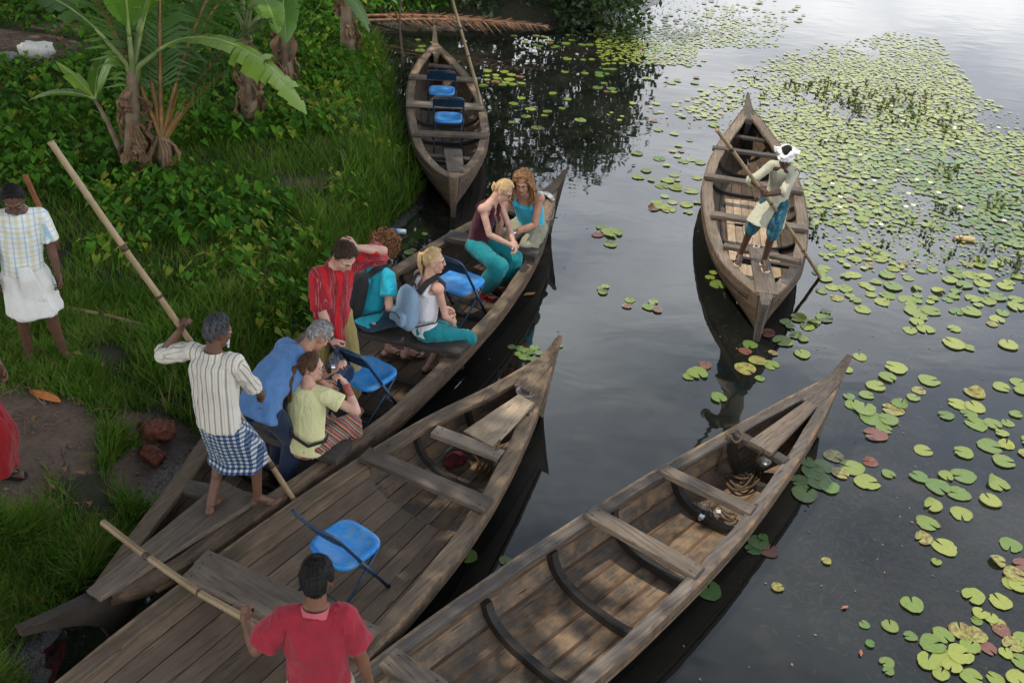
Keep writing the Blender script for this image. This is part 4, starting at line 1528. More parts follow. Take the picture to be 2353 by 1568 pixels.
def banana_plant(px, py, h, label, leaves, dry=10, r=.10, group='banana plants', lean=(0, 0)):
    b = on_land(px, py)
    root = empty('banana_plant', b, 0, label, 'plant', group)
    n = 14
    path = [V((lean[0] * (i / n) ** 1.5, lean[1] * (i / n) ** 1.5, h * i / n - .03)) for i in range(n + 1)]
    MB().tube(path, [r * (1.15 - .55 * i / n) * random.uniform(.95, 1.05) for i in range(n + 1)], 12).build('stem', M_STEM, root)
    top = path[-1]
    for k in range(dry):
        f = random.uniform(.32, .97)
        dry_leaf(root, path[int(f * n)] , random.uniform(0, 6.28), random.uniform(.2, .5), random.uniform(.03, .075))
    for (az, el, ln, wd, dr) in leaves:
        d = V((math.cos(R_(az)) * math.cos(R_(el)), math.sin(R_(az)) * math.cos(R_(el)), math.sin(R_(el))))
        # stalk first
        st = top + d * .42
        MB().tube([top - V((0, 0, .25)), top + d * .1, st], [.05, .034, .022], 8).build('leaf_stalk', M_STEM_G, root)
        banana_leaf(root, st, d, ln, wd, dr, tear=.42)
    return root
# azimuth 0 = to the right of the picture, 90 = away from the camera
banana_plant(312, 402, 1.22, 'banana plant with brown shaggy stem nearest the path, one long leaf arching right', [(-12, 38, 2.0, .52, 1.95), (62, 70, 1.8, .62, .8), (110, 62, 1.7, .5, 1.1), (190, 55, 1.6, .5, 1.6), (20, 72, 1.7, .6, .7), (-60, 75, 1.6, .5, .8)], 26, .105, lean=(.10, .1))
banana_plant(575, 285, 1.25, 'banana plant with dead leaves hanging down its whole stem, behind the young palm', [(160, 55, 1.6, .5, 1.3), (70, 68, 1.7, .5, .7), (20, 45, 1.5, .42, 1.5), (-60, 50, 1.3, .4, 1.9), (115, 60, 1.5, .5, .9)], 22, .11, lean=(.05, 0))
banana_plant(660, 205, 1.35, 'banana plant with two bright leaves drooping right, farthest up the bank', [(0, 40, 1.5, .42, 1.9), (-25, 35, 1.4, .36, 2.2), (60, 60, 1.6, .45, 1.0), (140, 55, 1.5, .45, 1.1), (-75, 30, 1.2, .38, 2.2)], 22, .11)
banana_plant(800, 135, 1.9, 'tall banana plant closest to the water, its leaves hanging from above', [(-40, 45, 1.6, .45, 2.3), (10, 50, 1.5, .42, 2.0), (120, 60, 1.6, .5, 1.2), (200, 45, 1.5, .45, 1.6)], 10, .11)
# a small sucker at its foot
sk = on_land(290, 388)
sr = empty('banana_sucker', sk, 0, 'small banana shoot leaning left of the shaggy banana stem, one pale leaf', 'plant')
pth = [V((0, 0, 0)), V((-.05, 0, .28)), V((-.13, .0, .55)), V((-.24, .02, .80))]
MB().tube(pth, [.04, .034, .026, .018], 8).build('stem', M_STEM, sr)
for az, el, ln, wd, dr in ((185, 25, .75, .22, 1.0), (95, 55, .6, .2, .9), (40, 65, .7, .22, .5), (170, 55, .55, .2, .6)):
    banana_leaf(sr, pth[-1], (math.cos(R_(az)) * math.cos(R_(el)), math.sin(R_(az)) * math.cos(R_(el)), math.sin(R_(el))), ln, wd, dr, .1)

def frond(parent, base, d0, length, droop, nl=46, ll=.55, lw=.036, stalk=.38, mat=None, sweep=.55):
    base, d = V(base), V(d0).normalized()
    n = 22
    pts = [base.copy()]
    dirs = [d.copy()]
    for i in range(n):
        d = (d + V((0, 0, -droop / n * (i / n + .3)))).normalized()
        pts.append(pts[-1] + d * (length / n))
        dirs.append(d.copy())
    rb = MB().tube(pts, [.032 * (1 - .9 * i / n) + .003 for i in range(n + 1)], 6)
    o = rb.build('frond', M_PETIOLE if mat is None else mat, parent)
    mb = MB()
    for k in range(nl):
        f = stalk + (1 - stalk) * k / nl
        i = min(n - 1, int(f * n))
        p = pts[i].lerp(pts[i + 1], f * n - i)
        t = dirs[i]
        s_ = t.cross(V((0, 0, 1))).normalized()
        up = s_.cross(t)
        L = ll * (math.sin(math.pi * min(1, .18 + .82 * (f - stalk) / (1 - stalk)) ** .8) * .8 + .25)
        for sg in (-1, 1):
            if mat is not None and random.random() < .3:
                continue
            q = (s_ * sg * .82 + t * (sweep + random.uniform(-.2, .2)) + up * random.uniform(-.05, .3)).normalized()
            L = ll * (.25 + .8 * math.sin(math.pi * min(1, .18 + .82 * (f - stalk) / (1 - stalk)) ** .8)) * random.uniform(.75, 1.1)
            w = t * lw * .5
            m = p + q * L * .5
            e = p + q * L + V((0, 0, -L * random.uniform(.18, .4)))
            mb.add([p - w * .5, p + w * .5, m + w + up * .006, m - w + up * .006, e], [(0, 1, 2, 3), (3, 2, 4)])
    mb.build('leaflets', M_PALM if mat is None else mat, o, True)
    return o
yp = on_land(384, 408)
yr = empty('young_palm', yp, 0, 'young coconut palm with orange leaf stalks fanning from the ground', 'plant')
MB().tube([V((0, 0, -.05)), V((0.0, 0, .25)), V((.02, 0, .5))], [.09, .085, .06], 10).build('stem', M_STEM, yr)
for k in range(5):
    dry_leaf(yr, (0, 0, .5), k * 1.3, .45, .05)
for az, el, ln, dr in ((150, 70, 2.3, 1.7), (85, 78, 2.3, .9), (12, 60, 1.9, 1.1), (118, 72, 2.2, 1.3), (45, 70, 2.2, 1.1), (-8, 56, 1.8, 1.3), (65, 62, 2.3, 1.6)):
    frond(yr, (0, 0, .42), (math.cos(R_(az)) * math.cos(R_(el)), math.sin(R_(az)) * math.cos(R_(el)), math.sin(R_(el))), ln, dr, stalk=.27)

# ------------------------------------------------------------------ trees and shrubs
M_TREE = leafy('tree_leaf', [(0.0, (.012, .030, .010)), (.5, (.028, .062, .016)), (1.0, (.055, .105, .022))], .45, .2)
M_BARK = plain('bark', (.085, .066, .05), .9, .4, 9, bump=.8)
def crown_mesh(n, blobs, leaf, name):
    """leaf-sized faces gathered on twig ends through the crown's volume"""
    vs = []
    tn = []
    tot = sum(b[3] ** 2 for b in blobs)
    for (cx, cy, cz, r) in blobs:
        m = int(n * r * r / tot)
        k = max(3, m // 14)
        tw_ = rng.standard_normal((k, 3))
        tw_ /= np.linalg.norm(tw_, axis=1)[:, None]
        tw_ *= (r * (0.45 + .6 * rng.random(k) ** .7))[:, None]
        tw_[:, 2] *= .8
        tw_ += np.array([cx, cy, cz])
        w = tw_[rng.integers(0, k, m)] + rng.standard_normal((m, 3)) * leaf * 1.6
        vs.append(w)
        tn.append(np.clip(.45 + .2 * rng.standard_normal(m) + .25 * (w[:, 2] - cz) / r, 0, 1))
    c = np.concatenate(vs)
    t = np.concatenate(tn)
    m = len(c)
    a = rng.standard_normal((m, 3))
    a /= np.linalg.norm(a, axis=1)[:, None]
    b = np.cross(a, rng.standard_normal((m, 3)))
    b /= np.linalg.norm(b, axis=1)[:, None]
    L = (leaf * (.6 + .8 * rng.random(m)))[:, None]
    q = np.stack([c - a * L * .5, c + b * L * .28, c + a * L * .6, c - b * L * .28], 1)
    f = np.arange(m * 4).reshape(-1, 4)
    return q.reshape(-1, 3), f, np.repeat(t, 4)
def tree(x, y, h, spread, label, n=9000, leaf=.16, low=.25, group='trees on the bank', name='tree', cat='tree', trunk_r=.16, seed=0):
    global rng
    z0 = max(0.0, hz(x, y))
    root = empty(name, (x, y, z0), random.uniform(0, 6), label, cat, group)
    bl = []
    limbs = MB()
    limbs.tube([V((0, 0, -.2)), V((.05, 0, h * .25)), V((-.04, .06, h * .5)), V((0, 0, h * .8))], [trunk_r * 1.25, trunk_r, trunk_r * .75, trunk_r * .2], 9)
    k = 16
    for i in range(k):
        f = low + (1 - low) * (i + .5) / k
        a = i * 2.4 + random.uniform(-.4, .4)
        rr = spread * math.sin(math.pi * min(1, .22 + .74 * (f - low) / (1 - low))) * random.uniform(.55, 1.0)
        c = V((math.cos(a) * rr * .72, math.sin(a) * rr * .72, h * f * .92))
        bl.append((c.x, c.y, c.z, spread * random.uniform(.30, .48)))
        s0 = V((0, 0, h * f * .62))
        limbs.tube([s0, s0.lerp(c, .5) + V((0, 0, -.08 * h * .3)), c], [trunk_r * .5, trunk_r * .3, trunk_r * .1], 6)
    limbs.build('trunk', M_BARK, root)
    v, f, t = crown_mesh(n, bl, leaf, 'crown')
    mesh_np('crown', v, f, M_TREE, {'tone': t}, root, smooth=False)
    return root

# far wall of trees, bushes over the water, and the trees whose shade lies on the bank
tree(-4.6, 25.0, 12.5, 3.8, 'tall dark tree behind the far shore, second from the bush over the water', 9000, .20, .12, seed=1)
tree(-8.4, 24.5, 13, 4.6, 'tall dark tree behind the banana plants at the top of the bank', 9000, .20, .12, seed=2)
tree(-12.5, 23.5, 12, 4.8, 'tall dark tree above the rubble patch, farthest left behind the bank', 8000, .20, .2, seed=3)
tree(-2.2, 25.2, 12, 2.9, 'dark tree rising right behind the bush over the water', 8000, .20, .10, seed=4)
tree(1.25, 20.9, 3.2, 1.45, 'rounded dark green bush hanging over the water at the end of the shore', 9000, .12, -.06, 'bushes on the far shore', 'bush', 'bush', .09, 5)
tree(-0.5, 20.8, 4.6, 1.6, 'dark bush on the far shore behind the tip of the far canoe', 8000, .12, -.06, 'bushes on the far shore', 'bush', 'bush', .09, 6)
tree(-2.4, 20.8, 4.4, 1.7, 'shaded bush left of the far canoe, above the dry palm frond', 7000, .12, -.06, 'bushes on the far shore', 'bush', 'bush', .09, 7)
tree(-7.8, 2.6, 10.5, 5.4, 'broad tree on the bank beside the near end of the tourist canoe', 13000, .24, .72, seed=8)
tree(-8.8, 7.8, 9.6, 5.8, 'broad tree shading the path where the man in the plaid shirt stands', 15000, .24, .64, seed=9)
tree(-8.8, 13.4, 10, 5.9, 'broad tree left of the banana plants, shading the creepers', 15000, .24, .58, seed=10)
tree(-13.5, 18.6, 12, 4.6, 'broad tree beyond the rubble patch', 8000, .22, .25, seed=11)

tree(-7.6, 5.2, 10.4, 4.7, 'unseen broad tree added to shade the muddy bank beside the stones', 14000, .24, .72, seed=12)  # extra tree out of view, added to block light over the left boats
tree(-6.0, -1.6, 10, 4.6, 'unseen broad tree added behind the photographer to block the sky', 8000, .24, .72, seed=13)  # this and the next tree: added unseen to cut sky light at lower left
tree(-2.0, -5.5, 11, 4.6, 'second unseen tree added behind the photographer to block the sky', 8000, .24, .66, seed=14)

# palm across the water, seen in the picture only as its reflection
pr = empty('coconut_palm', (29, 52, 0.3), 0, 'tall coconut palm standing across the water', 'tree', 'trees on the bank')
MB().tube([V((0, 0, -.5)), V((.3, 0, 4)), V((.2, .2, 8.2))], [.24, .17, .13], 9).build('trunk', M_BARK, pr)
for k in range(14):
    a, e_ = k * 2.4, 60 - (k % 5) * 22
    frond(pr, (.2, .2, 8.2), (math.cos(a) * math.cos(R_(e_)), math.sin(a) * math.cos(R_(e_)), math.sin(R_(e_))), 3.4, 1.3, 26, .9, .07, .12)

# ------------------------------------------------------------------ blue folding chairs
M_SEATBLUE = None
tt = NT('blue_paint')
cc = tt.coord('Object')
na, nb_ = tt.noise(cc, 10, 6, .62), tt.noise(cc, 55, 4, .6)
colb = tt.ramp(na, [(.3, (.012, .16, .47)), (.7, (.022, .27, .66))])
colb = tt.mix(tt.ramp(tt.math('ADD', tt.math('MULTIPLY', na, .6), tt.math('MULTIPLY', nb_, .4)), [(.50, 0.0), (.62, .85)]), colb, (.16, .22, .24))
tt.P(Base_Color=colb, Roughness=tt.ramp(nb_, [(.3, .3), (.7, .5)]))
tt.P(Normal=tt.bump(nb_, .15, .003))
M_SEATBLUE = tt.m
tt = NT('navy_tube')
cc = tt.coord('Object')
nb_ = tt.noise(cc, 30, 5, .6)
tt.P(Base_Color=tt.ramp(nb_, [(.35, (.006, .018, .040)), (.62, (.010, .045, .10)), (.74, (.05, .03, .02))]), Roughness=.42)
M_NAVY = tt.m
M_RUBBER = plain('rubber', (.015, .015, .016), .7, .2, bump=0)

def sup(cx, cy, z, a, b, n=28, e=4.0):
    out = []
    for k in range(n):
        w = 2 * math.pi * k / n
        c, s_ = math.cos(w), math.sin(w)
        out.append(V((cx + a * math.copysign(abs(c) ** (2 / e), c), cy + b * math.copysign(abs(s_) ** (2 / e), s_), z)))
    return out
def make_chair(panel=True):
    r = empty('folding_chair', (0, 0, 0))
    m = MB()
    m.rings([sup(0, .03, .405, .19, .19), sup(0, .03, .41, .205, .205), sup(0, .03, .44, .207, .207), sup(0, .03, .448, .200, .200), sup(0, .03, .447, .170, .168), sup(0, .03, .437, .155, .152), sup(0, .03, .436, .07, .07)])
    m.build('seat', M_SEATBLUE, r, True, 60)
    fr = lambda x, z: V((x, .235 - .50 * z / .84, z))
    for x in (-.222, .222):
        m = MB().tube([fr(x, .0), fr(x, .2), fr(x, .46)], .0125, 8)
        m.build('leg', M_NAVY, r).data
        f = MB().cap(fr(x, .0) + V((0, 0, .012)), fr(x, .03), .017, .016, 8).build('leg_cap', M_RUBBER, r)
        xi = x * .90
        MB().tube([V((xi, .15, .42)), V((xi, -.05, .23)), V((xi, -.30, .0))], .0115, 8).build('leg', M_NAVY, r)
        MB().cap(V((xi, -.295, .012)), V((xi, -.28, .03)), .016, .015, 8).build('leg_cap', M_RUBBER, r)
    pts = [fr(-.222, .46), fr(-.222, .60), fr(-.222, .74), fr(-.215, .79), fr(-.19, .825), fr(-.14, .842) - V((0, .015, 0)), fr(0, .848) - V((0, .028, 0)), fr(.14, .842) - V((0, .015, 0)), fr(.19, .825), fr(.215, .79), fr(.222, .74), fr(.222, .60), fr(.222, .46)]
    MB().tube(pts, .0125, 8).build('back_frame', M_NAVY, r)
    if panel:
        rs = []
        for k in range(9):
            x = -.212 + .424 * k / 8
            bow = .028 * (1 - (x / .212) ** 2)
            q = lambda z, o: fr(x, z) - V((0, bow + o, 0))
            rs.append([q(.665, 0), q(.665, .006), q(.815 - .02 * (x / .2) ** 4, .006), q(.815 - .02 * (x / .2) ** 4, 0)])
        MB().rings(rs).build('backrest', M_NAVY, r, True, 50)
    MB().tube([fr(-.222, .13), fr(.222, .13)], .008, 8).build('stretcher', M_NAVY, r)
    MB().tube([V((-.2, -.18, .115)), V((.2, -.18, .115))], .008, 8).build('stretcher', M_NAVY, r)
    return r
ch0 = make_chair()
def put_chair(px, py, floor, yaw, label, first=[True], s=1.0):
    o = ch0 if first[0] else copy_tree(ch0)
    first[0] = False
    p = at(px, py, floor + .44 * s)
    o.location = (p.x, p.y, floor)
    o.rotation_euler = (0, 0, R_(yaw))
    o.scale = (s,) * 3
    tag(o, label, 'chair', 'blue folding chairs')
    return o
put_chair(786, 1252, .075, -36, 'blue folding chair on the pale planks, in front of the man in the faded shirt', s=.94)
put_chair(838, 858, .07, -34, 'blue folding chair between the woman in yellow and the seated pair with backpacks')
put_chair(1052, 648, .07, -32, 'blue folding chair beside the blonde girl in the white top')
put_chair(1030, 270, .075, 4, 'blue folding chair in the far canoe, the nearer of its two', s=.92)
put_chair(1015, 208, .075, 3, 'blue folding chair in the far canoe, the one closer to its bow', s=.92)

# ------------------------------------------------------------------ bamboo poles and sticks
t_ = NT('bamboo')
cc = t_.coord('Object')
n1 = t_.noise(cc, 4, 5, .6)
n2 = t_.noise(t_.coord('Object', (40, 40, 3)), 2, 4)
cb = t_.mix(n2, t_.ramp(n1, [(.35, (.23, .155, .075)), (.65, (.42, .315, .18))]), (.16, .105, .05))
t_.P(Base_Color=cb, Roughness=.45, Normal=t_.bump(n2, .3, .004))
M_BAMBOO = t_.m
M_NODE = plain('bamboo_node', (.055, .034, .02), .6, .4, 40)
M_REDWOOD = plain('red_stick_wood', (.22, .075, .035), .7, .3, 12)
def bamboo(name, label, cat, a, b, r0, r1, group='bamboo poles', bend=.02, gap=.36):
    a, b = V(a), V(b)
    ln = (b - a).length
    d = (b - a) / ln
    x = d.orthogonal().normalized()
    root = empty(name, a, 0, label, cat, group)
    n = max(2, int(ln / gap))
    mb = MB()
    nd, nr = [], []
    path, rad = [], []
    for i in range(n + 1):
        f = i / n
        c = d * (ln * f) + x * (bend * math.sin(f * math.pi * 1.3) + random.uniform(-.004, .004))
        r = r0 + (r1 - r0) * f
        for o, k in ((-.02, 1.0), (-.006, 1.13), (.006, 1.16), (.02, 1.02)):
            q = c + d * o
            if 0 <= ln * f + o <= ln:
                path.append(q)
                rad.append(r * k)
        if 0 < i < n and random.random() < .75:
            nd.append([c - d * random.uniform(.010, .03), c - d * .004, c + d * .004, c + d * random.uniform(.010, .035)])
            nr.append([r * 1.04, r * 1.18, r * 1.18, r * 1.05])
    mb.tube(path, rad, 9)
    mb.build('cane', M_BAMBOO, root)
    for p_, r_ in zip(nd, nr):
        MB().tube(p_, r_, 9).build('node_ring', M_NODE, root)
    return root
def along_to(a, h, px, lim=9.0):
    """follow the line a->h on until it reaches picture column px"""
    d = (V(h) - V(a)).normalized()
    best, bp = 1e9, None
    for k in range(50, 900):
        q = V(a) + d * (k * .01)
        v = q - EYE
        e = abs(1176 + FPX * v.dot(_R) / v.dot(_F) - px)
        if v.dot(_F) > .3 and e < best:
            best, bp = e, q
    return bp

# ------------------------------------------------------------------ skins, hair, cloth
SK_DARK = skin_mat('dark_skin', (.115, .056, .034))
SK_DARK2 = skin_mat('deep_dark_skin', (.075, .039, .025))
SK_BROWN = skin_mat('brown_skin', (.17, .080, .048))
SK_PALE = skin_mat('fair_skin', (.52, .30, .22))
SK_TAN = skin_mat('tanned_skin', (.42, .215, .14))
H_BLACK = hair_mat('black_hair', (.004, .004, .004), (.018, .016, .015))
H_GREYB = hair_mat('greying_hair', (.012, .012, .013), (.10, .10, .105))
H_GREY = hair_mat('grey_hair', (.12, .115, .11), (.36, .35, .34))
H_BROWN = hair_mat('brown_hair', (.045, .022, .011), (.13, .068, .035))
H_DKBROWN = hair_mat('dark_brown_hair', (.018, .010, .006), (.06, .033, .018))
H_CURL = hair_mat('auburn_hair', (.085, .035, .014), (.25, .115, .05))
H_BLOND = hair_mat('blonde_hair', (.36, .23, .10), (.68, .50, .27))
H_DREAD = hair_mat('sandy_hair', (.13, .062, .027), (.36, .20, .095))
def plaid(t, x, y, z):
    base = (.70, .71, .70)
    c = t.mix(t.math('MULTIPLY', t.band(x, 11, .1, .42), .38), base, (.50, .46, .12))
    c = t.mix(t.math('MULTIPLY', t.band(y, 11, .1, .36), .30), c, (.50, .46, .14))
    c = t.mix(t.math('MULTIPLY', t.band(x, 11, .68, .78), .7), c, (.20, .42, .52))
    return t.mix(t.math('MULTIPLY', t.band(y, 11, .66, .76), .45), c, (.20, .42, .52))
C_PLAID = cloth_mat('plaid_cloth', plaid)
C_WHITE = cloth_mat('white_cotton', None, (.66, .65, .60))
def cream_stripe(t, x, y, z):
    c = t.mix(t.band(x, 24, .0, .30), (.56, .535, .46), (.36, .315, .26))
    c = t.mix(t.band(x, 24, .12, .18), c, (.16, .12, .10))
    return t.mix(t.math('MULTIPLY', t.band(x, 24, .58, .64), .7), c, (.30, .26, .22))
C_CREAM = cloth_mat('cream_striped_cloth', cream_stripe)
C_CREAM_PLAIN = cloth_mat('cream_cloth', None, (.54, .51, .43))
def blue_check(t, x, y, z):
    a, b = t.band(x, 26, 0, .55), t.band(y, 26, 0, .55)
    m = t.math('MULTIPLY', t.math('ADD', a, b), .5)
    return t.ramp(m, [(0.0, (.46, .47, .43)), (.45, (.085, .13, .21)), (.9, (.012, .030, .075))], 'CONSTANT')
C_CHECK = cloth_mat('blue_checked_cloth', blue_check)
C_BLUETEE = cloth_mat('faded_blue_cotton', None, (.085, .19, .39))
C_JEANS = cloth_mat('dark_denim', None, (.012, .022, .05))
C_YELLOW = cloth_mat('pale_yellow_cotton', None, (.62, .60, .31))
def multi(t, x, y, z):
    f = t.math('FRACT', t.math('MULTIPLY', t.math('ADD', t.math('ADD', y, t.math('MULTIPLY', x, .5)), z), 6.5))
    return t.ramp(f, [(0, (.30, .05, .03)), (.12, (.04, .08, .16)), (.22, (.36, .15, .05)), (.32, (.20, .02, .04)), (.45, (.36, .31, .19)), (.52, (.04, .13, .10)), (.66, (.32, .09, .04)), (.76, (.06, .02, .06)), (.88, (.34, .22, .09))], 'CONSTANT')
C_MULTI = cloth_mat('many_striped_cloth', multi)
def red_stripe(t, x, y, z):
    c = t.mix(t.band(x, 9, 0, .36), (.24, .012, .020), (.46, .010, .014))
    n = t.noise(t.n('CombineXYZ', {'X': t.math('MULTIPLY', x, 160), 'Y': t.math('MULTIPLY', y, 6)}).outputs[0], 1.0, 2)
    return t.mix(t.math('MULTIPLY', t.ramp(n, [(.52, 0.0), (.62, 1.0)]), t.math('MULTIPLY_ADD', t.band(x, 9, .4, .95), .40, .05)), c, (.52, .25, .26))
C_RED = cloth_mat('red_striped_cloth', red_stripe)
C_OLIVE = cloth_mat('olive_cloth', None, (.26, .21, .075))
C_KHAKI = cloth_mat('grey_green_cloth', None, (.24, .235, .165))
C_TURQ = cloth_mat('turquoise_cotton', None, (.020, .36, .47))
C_TURQ2 = cloth_mat('bright_turquoise_cotton', None, (.035, .42, .60))
C_TEAL = cloth_mat('teal_cloth', None, (.008, .19, .215))
C_WHITETOP = cloth_mat('white_knit', None, (.74, .72, .74))
C_PLUM = cloth_mat('plum_cloth', None, (.055, .010, .020))
C_SHIRT11 = cloth_mat('pale_sage_cotton', None, (.42, .41, .31))
def turq_check(t, x, y, z):
    c = t.mix(t.band(x, 17, 0, .4), (.012, .075, .10), (.045, .11, .10))
    return t.mix(t.band(y, 17, 0, .3), c, (.008, .06, .13))
C_TURQCHK = cloth_mat('turquoise_checked_cloth', turq_check)
C_PINKRED = cloth_mat('faded_red_cotton', None, (.28, .018, .032), var=.4)
C_PINK = cloth_mat('faded_pink_cotton', None, (.45, .10, .12))
C_TANTR = cloth_mat('tan_cloth', None, (.34, .28, .20))
C_SCARLET = cloth_mat('scarlet_cloth', None, (.22, .006, .008))
C_DARKSH = cloth_mat('dark_blue_cloth', None, (.02, .05, .08))
M_SANDAL = plain('sandal_sole', (.055, .032, .022), .7, .3, bump=.2)
M_SANDAL_W = plain('pale_sandal_sole', (.45, .38, .30), .7, .2, bump=.2)
M_SANDAL_R = plain('red_sandal', (.40, .012, .02), .5, .2, bump=.1)
PG = 'people'

def prop(name, fig, label, cat, group=None):
    """a thing carried by a person, set out in the person's own frame"""
    o = empty(name, fig.root.location, fig.root.rotation_euler.z, label, cat, group, fig.k)
    return o
def flat_hair(n, spread=.9):
    pass
def tail_of_hair(mb, c, rt, fw, u, length=.26, r=.032, back=.10, drop=-.01, seed=1, push=V((0, 0, 0))):
    rnd = random.Random(seed)
    p0 = c - fw * (back - .015) + u * drop
    for k in range(26):
        o = rt * rnd.uniform(-1, 1) * r * .6 + fw * rnd.uniform(-.6, .6) * r * .6
        L = length * rnd.uniform(.75, 1.05)
        pts = [p0 + o * .3, p0 - fw * .035 + o * .7 + u * .005, p0 - fw * .045 + o - V((0, 0, L * .45)) + push * .6, p0 - fw * .02 + o * .8 - V((0, 0, L)) + push]
        mb.tube(pts, [.009, .012, .011, .003], 5)
    mb.ell(p0 - fw * .012, (.022, .018, .022), (rt, fw, u), 10, 7)

# ---- man in the plaid shirt on the bank
b = on_land(102, 824)
f1 = Fig(b, -152, 1.66, 'man in pale plaid shirt and tucked white cloth, looking down on the path', SK_DARK, PG, lean=(2, 5), side=-6, head=(-8, 34, 0),
         RH=((.27, .06, .74), (.6, -1, 0)), LH=((-.26, .10, .76), (-.6, -1, 0)), RC=.45, LC=.4, fat=1.05,
         RF=((.11, .0, .08), (0, 1, 0), -6), LF=((-.17, .08, .08), (0, 1, 0), 38))
f1.body()
f1.hair(H_BLACK, .018)
f1.shirt('shirt', C_PLAID, .78, -.03, .172, .130, .062, .076, collar=C_PLAID)
f1.wrap('mundu', C_WHITE, .56, .0, .185, .15, 1.14, .02, 7)
kb = MB()
for k in range(5):
    kb.tube([f1.pel + V((-.03 + .012 * k, .155, .07)), f1.pel + V((-.06 + .02 * k, .19, -.04)), f1.pel + V((-.10 + .03 * k, .195, -.22)), f1.pel + V((-.13 + .035 * k, .17, -.38))], [.02, .03, .028, .016], 8)
f1.finish(kb, 'mundu_fold', C_WHITE, .009, .006)
f1.sandals(M_SANDAL, M_BLACK)

# ---- person in red at the very edge
b = on_land(-28, 1108)
f2 = Fig(b, -95, 1.62, 'person in long red cloth at the edge of the view by the bare earth', SK_DARK, PG, lean=(2, 5), RH=((.2, .22, .98), (1, -.6, -.2)), LH=((-.2, .2, .98), (-1, -.6, -.2)),
         LF=((-.10, .06, .08), (0, 1, 0), 10), RF=((.13, .0, .08), (0, 1, 0), -10))
f2.body()
f2.hair(H_BLACK, .02)
f2.shirt('blouse', C_SCARLET, .6, -.06)
f2.wrap('long_cloth', C_SCARLET, .17, .12, .19, .15, 1.2, .02, 10)
f2.sandals(M_BLACK, M_BLACK)

# ---- old man with the long pole
fl, fr_ = at(486, 1176, .475), at(593, 1160, .425)
b = (fl + fr_) / 2
b.x -= .04
b.z = .40
hand = at_y(414, 760, b.y + .16)
foot = at(677, 1152, .34)
f3 = Fig(b, -14, 1.58, 'old man in cream striped shirt and blue checked wrap, poling from the stern', SK_DARK, PG, lean=(3, 5), head=(-28, 12, 0),
         LH=(('W', hand), (-1, -.2, -1.2)), RH=((.17, .32, .96), (1, -.5, -.4)), LC=.75, LD=(.25, .25, 1), LN=(1, .3, 0), RC=.8, shrug={'L': (-.01, .02, .03)},
         LF=(('W', fl + V((0, 0, .075))), (0, 1, 0), 12), RF=(('W', fr_ + V((0, 0, .075))), (.3, 1, 0), -62), arm=1.0)
f3.body()
f3.hair(H_GREYB, .017, brow=.058)
def beard(f, mat):
    m = MB()
    c, u, fw, rt = f.hc, f.hf[2], f.hf[1], f.hf[0]
    for k in range(70):
        w = random.uniform(-1.25, 1.25)
        p = c + fw * (.03 + .052 * math.cos(w)) + rt * .058 * math.sin(w) - u * random.uniform(.055, .115)
        m.ell(p, (.008, .008, .012), seg=6, rows=4)
    return m.build('beard', mat, f.root)
beard(f3, hair_mat('white_beard', (.3, .3, .3), (.65, .65, .65)))
f3.shirt('shirt', C_CREAM, 1.18, -.06, .180, .138, .068, .064, .014, collar=C_CREAM, cuffroll=True, hemw=1.0)
f3.wrap('lungi', C_CHECK, .44, -.03, .185, .150, 1.06, .010, 7)
bamboo('bamboo_pole', 'longest bamboo pole, held by the old man in the striped shirt', 'pole', foot, along_to(foot, hand, 118), .0205, .019)

# ---- man bending over in the blue T-shirt
pv = at(606, 930, .90)
b = V((pv.x, pv.y + .05, .06))
f4 = Fig(b, -36, 1.68, 'grey-haired man in faded blue T-shirt bending far forward over his bag', SK_TAN, PG, pel=(0, -.04, .88), lean=(52, 70), head=(-14, 46, 0), fat=1.08,
         RH=(('W', at_y(588, 918, pv.y + .12)), (-.5, -.8, .3)), LH=((-.05, .62, .72), (-1, 0, -.3)), RC=.7, RD=(-.1, .1, -1),
         RF=((.13, .02, .08), (0, 1, 0), -8), LF=((-.11, .18, .08), (0, 1, 0), 8))
f4.body(lips=(.34, .13, .10))
f4.hair(H_GREY, .014, .008)
f4.shirt('shirt', C_BLUETEE, .85, -.10, .180, .136, .070, .084, .015)
f4.trousers('jeans', C_JEANS, (.098, .075, .072))

# ---- woman in yellow with the camera
pv = at(703, 1003, .57)
b = V((pv.x, pv.y, .06))
f5 = Fig(b, -16, 1.57, 'seated woman in pale yellow T-shirt with brown ponytail and camera', SK_PALE, PG, female=True, pel=(0, 0, .53), lean=(5, 11), head=(-54, 6, 0), fat=1.0,
         RH=((.27, .22, 1.05), (1, -.2, -.8)), LH=((.12, .34, 1.08), (-1, .1, -.8)), RC=.6, LC=.6, RD=(-.55, -.1, .8), LD=(.5, -.1, .8), RN=(-.7, -.4, .1),
         RF=((.20, .42, .08), (.3, 1, .6), -14), LF=((-.08, .48, .08), (-.2, 1, .6), 4))
f5.body()
f5.hair(H_BROWN, .016, .003, extra=lambda mb, c, rt, fw, u: tail_of_hair(mb, c, rt, fw, u, .28, .060, .115, -.01, 2, V((-.02, -.11, 0))))
f5.shirt('shirt', C_YELLOW, .50, -.08, .176, .130, .072, .080, .005)
f5.trousers('striped_skirt', C_MULTI, (.112, .09, .10), .85, .012, seat=1.10, top=.03)
bn = MB()
d_ = (f5.wr['R'] - f5.el['R']).normalized()
for k in range(6):
    q = f5.wr['R'] - d_ * (.02 + .018 * k)
    bn.tube([q - d_ * .006, q + d_ * .006], .036, 12, False)
bn.build('bangles', plain('red_bangle', (.30, .05, .04), .4, .4, 30), f5.root)
st = MB()
r2, ch_ = f5.fr2, f5.chest
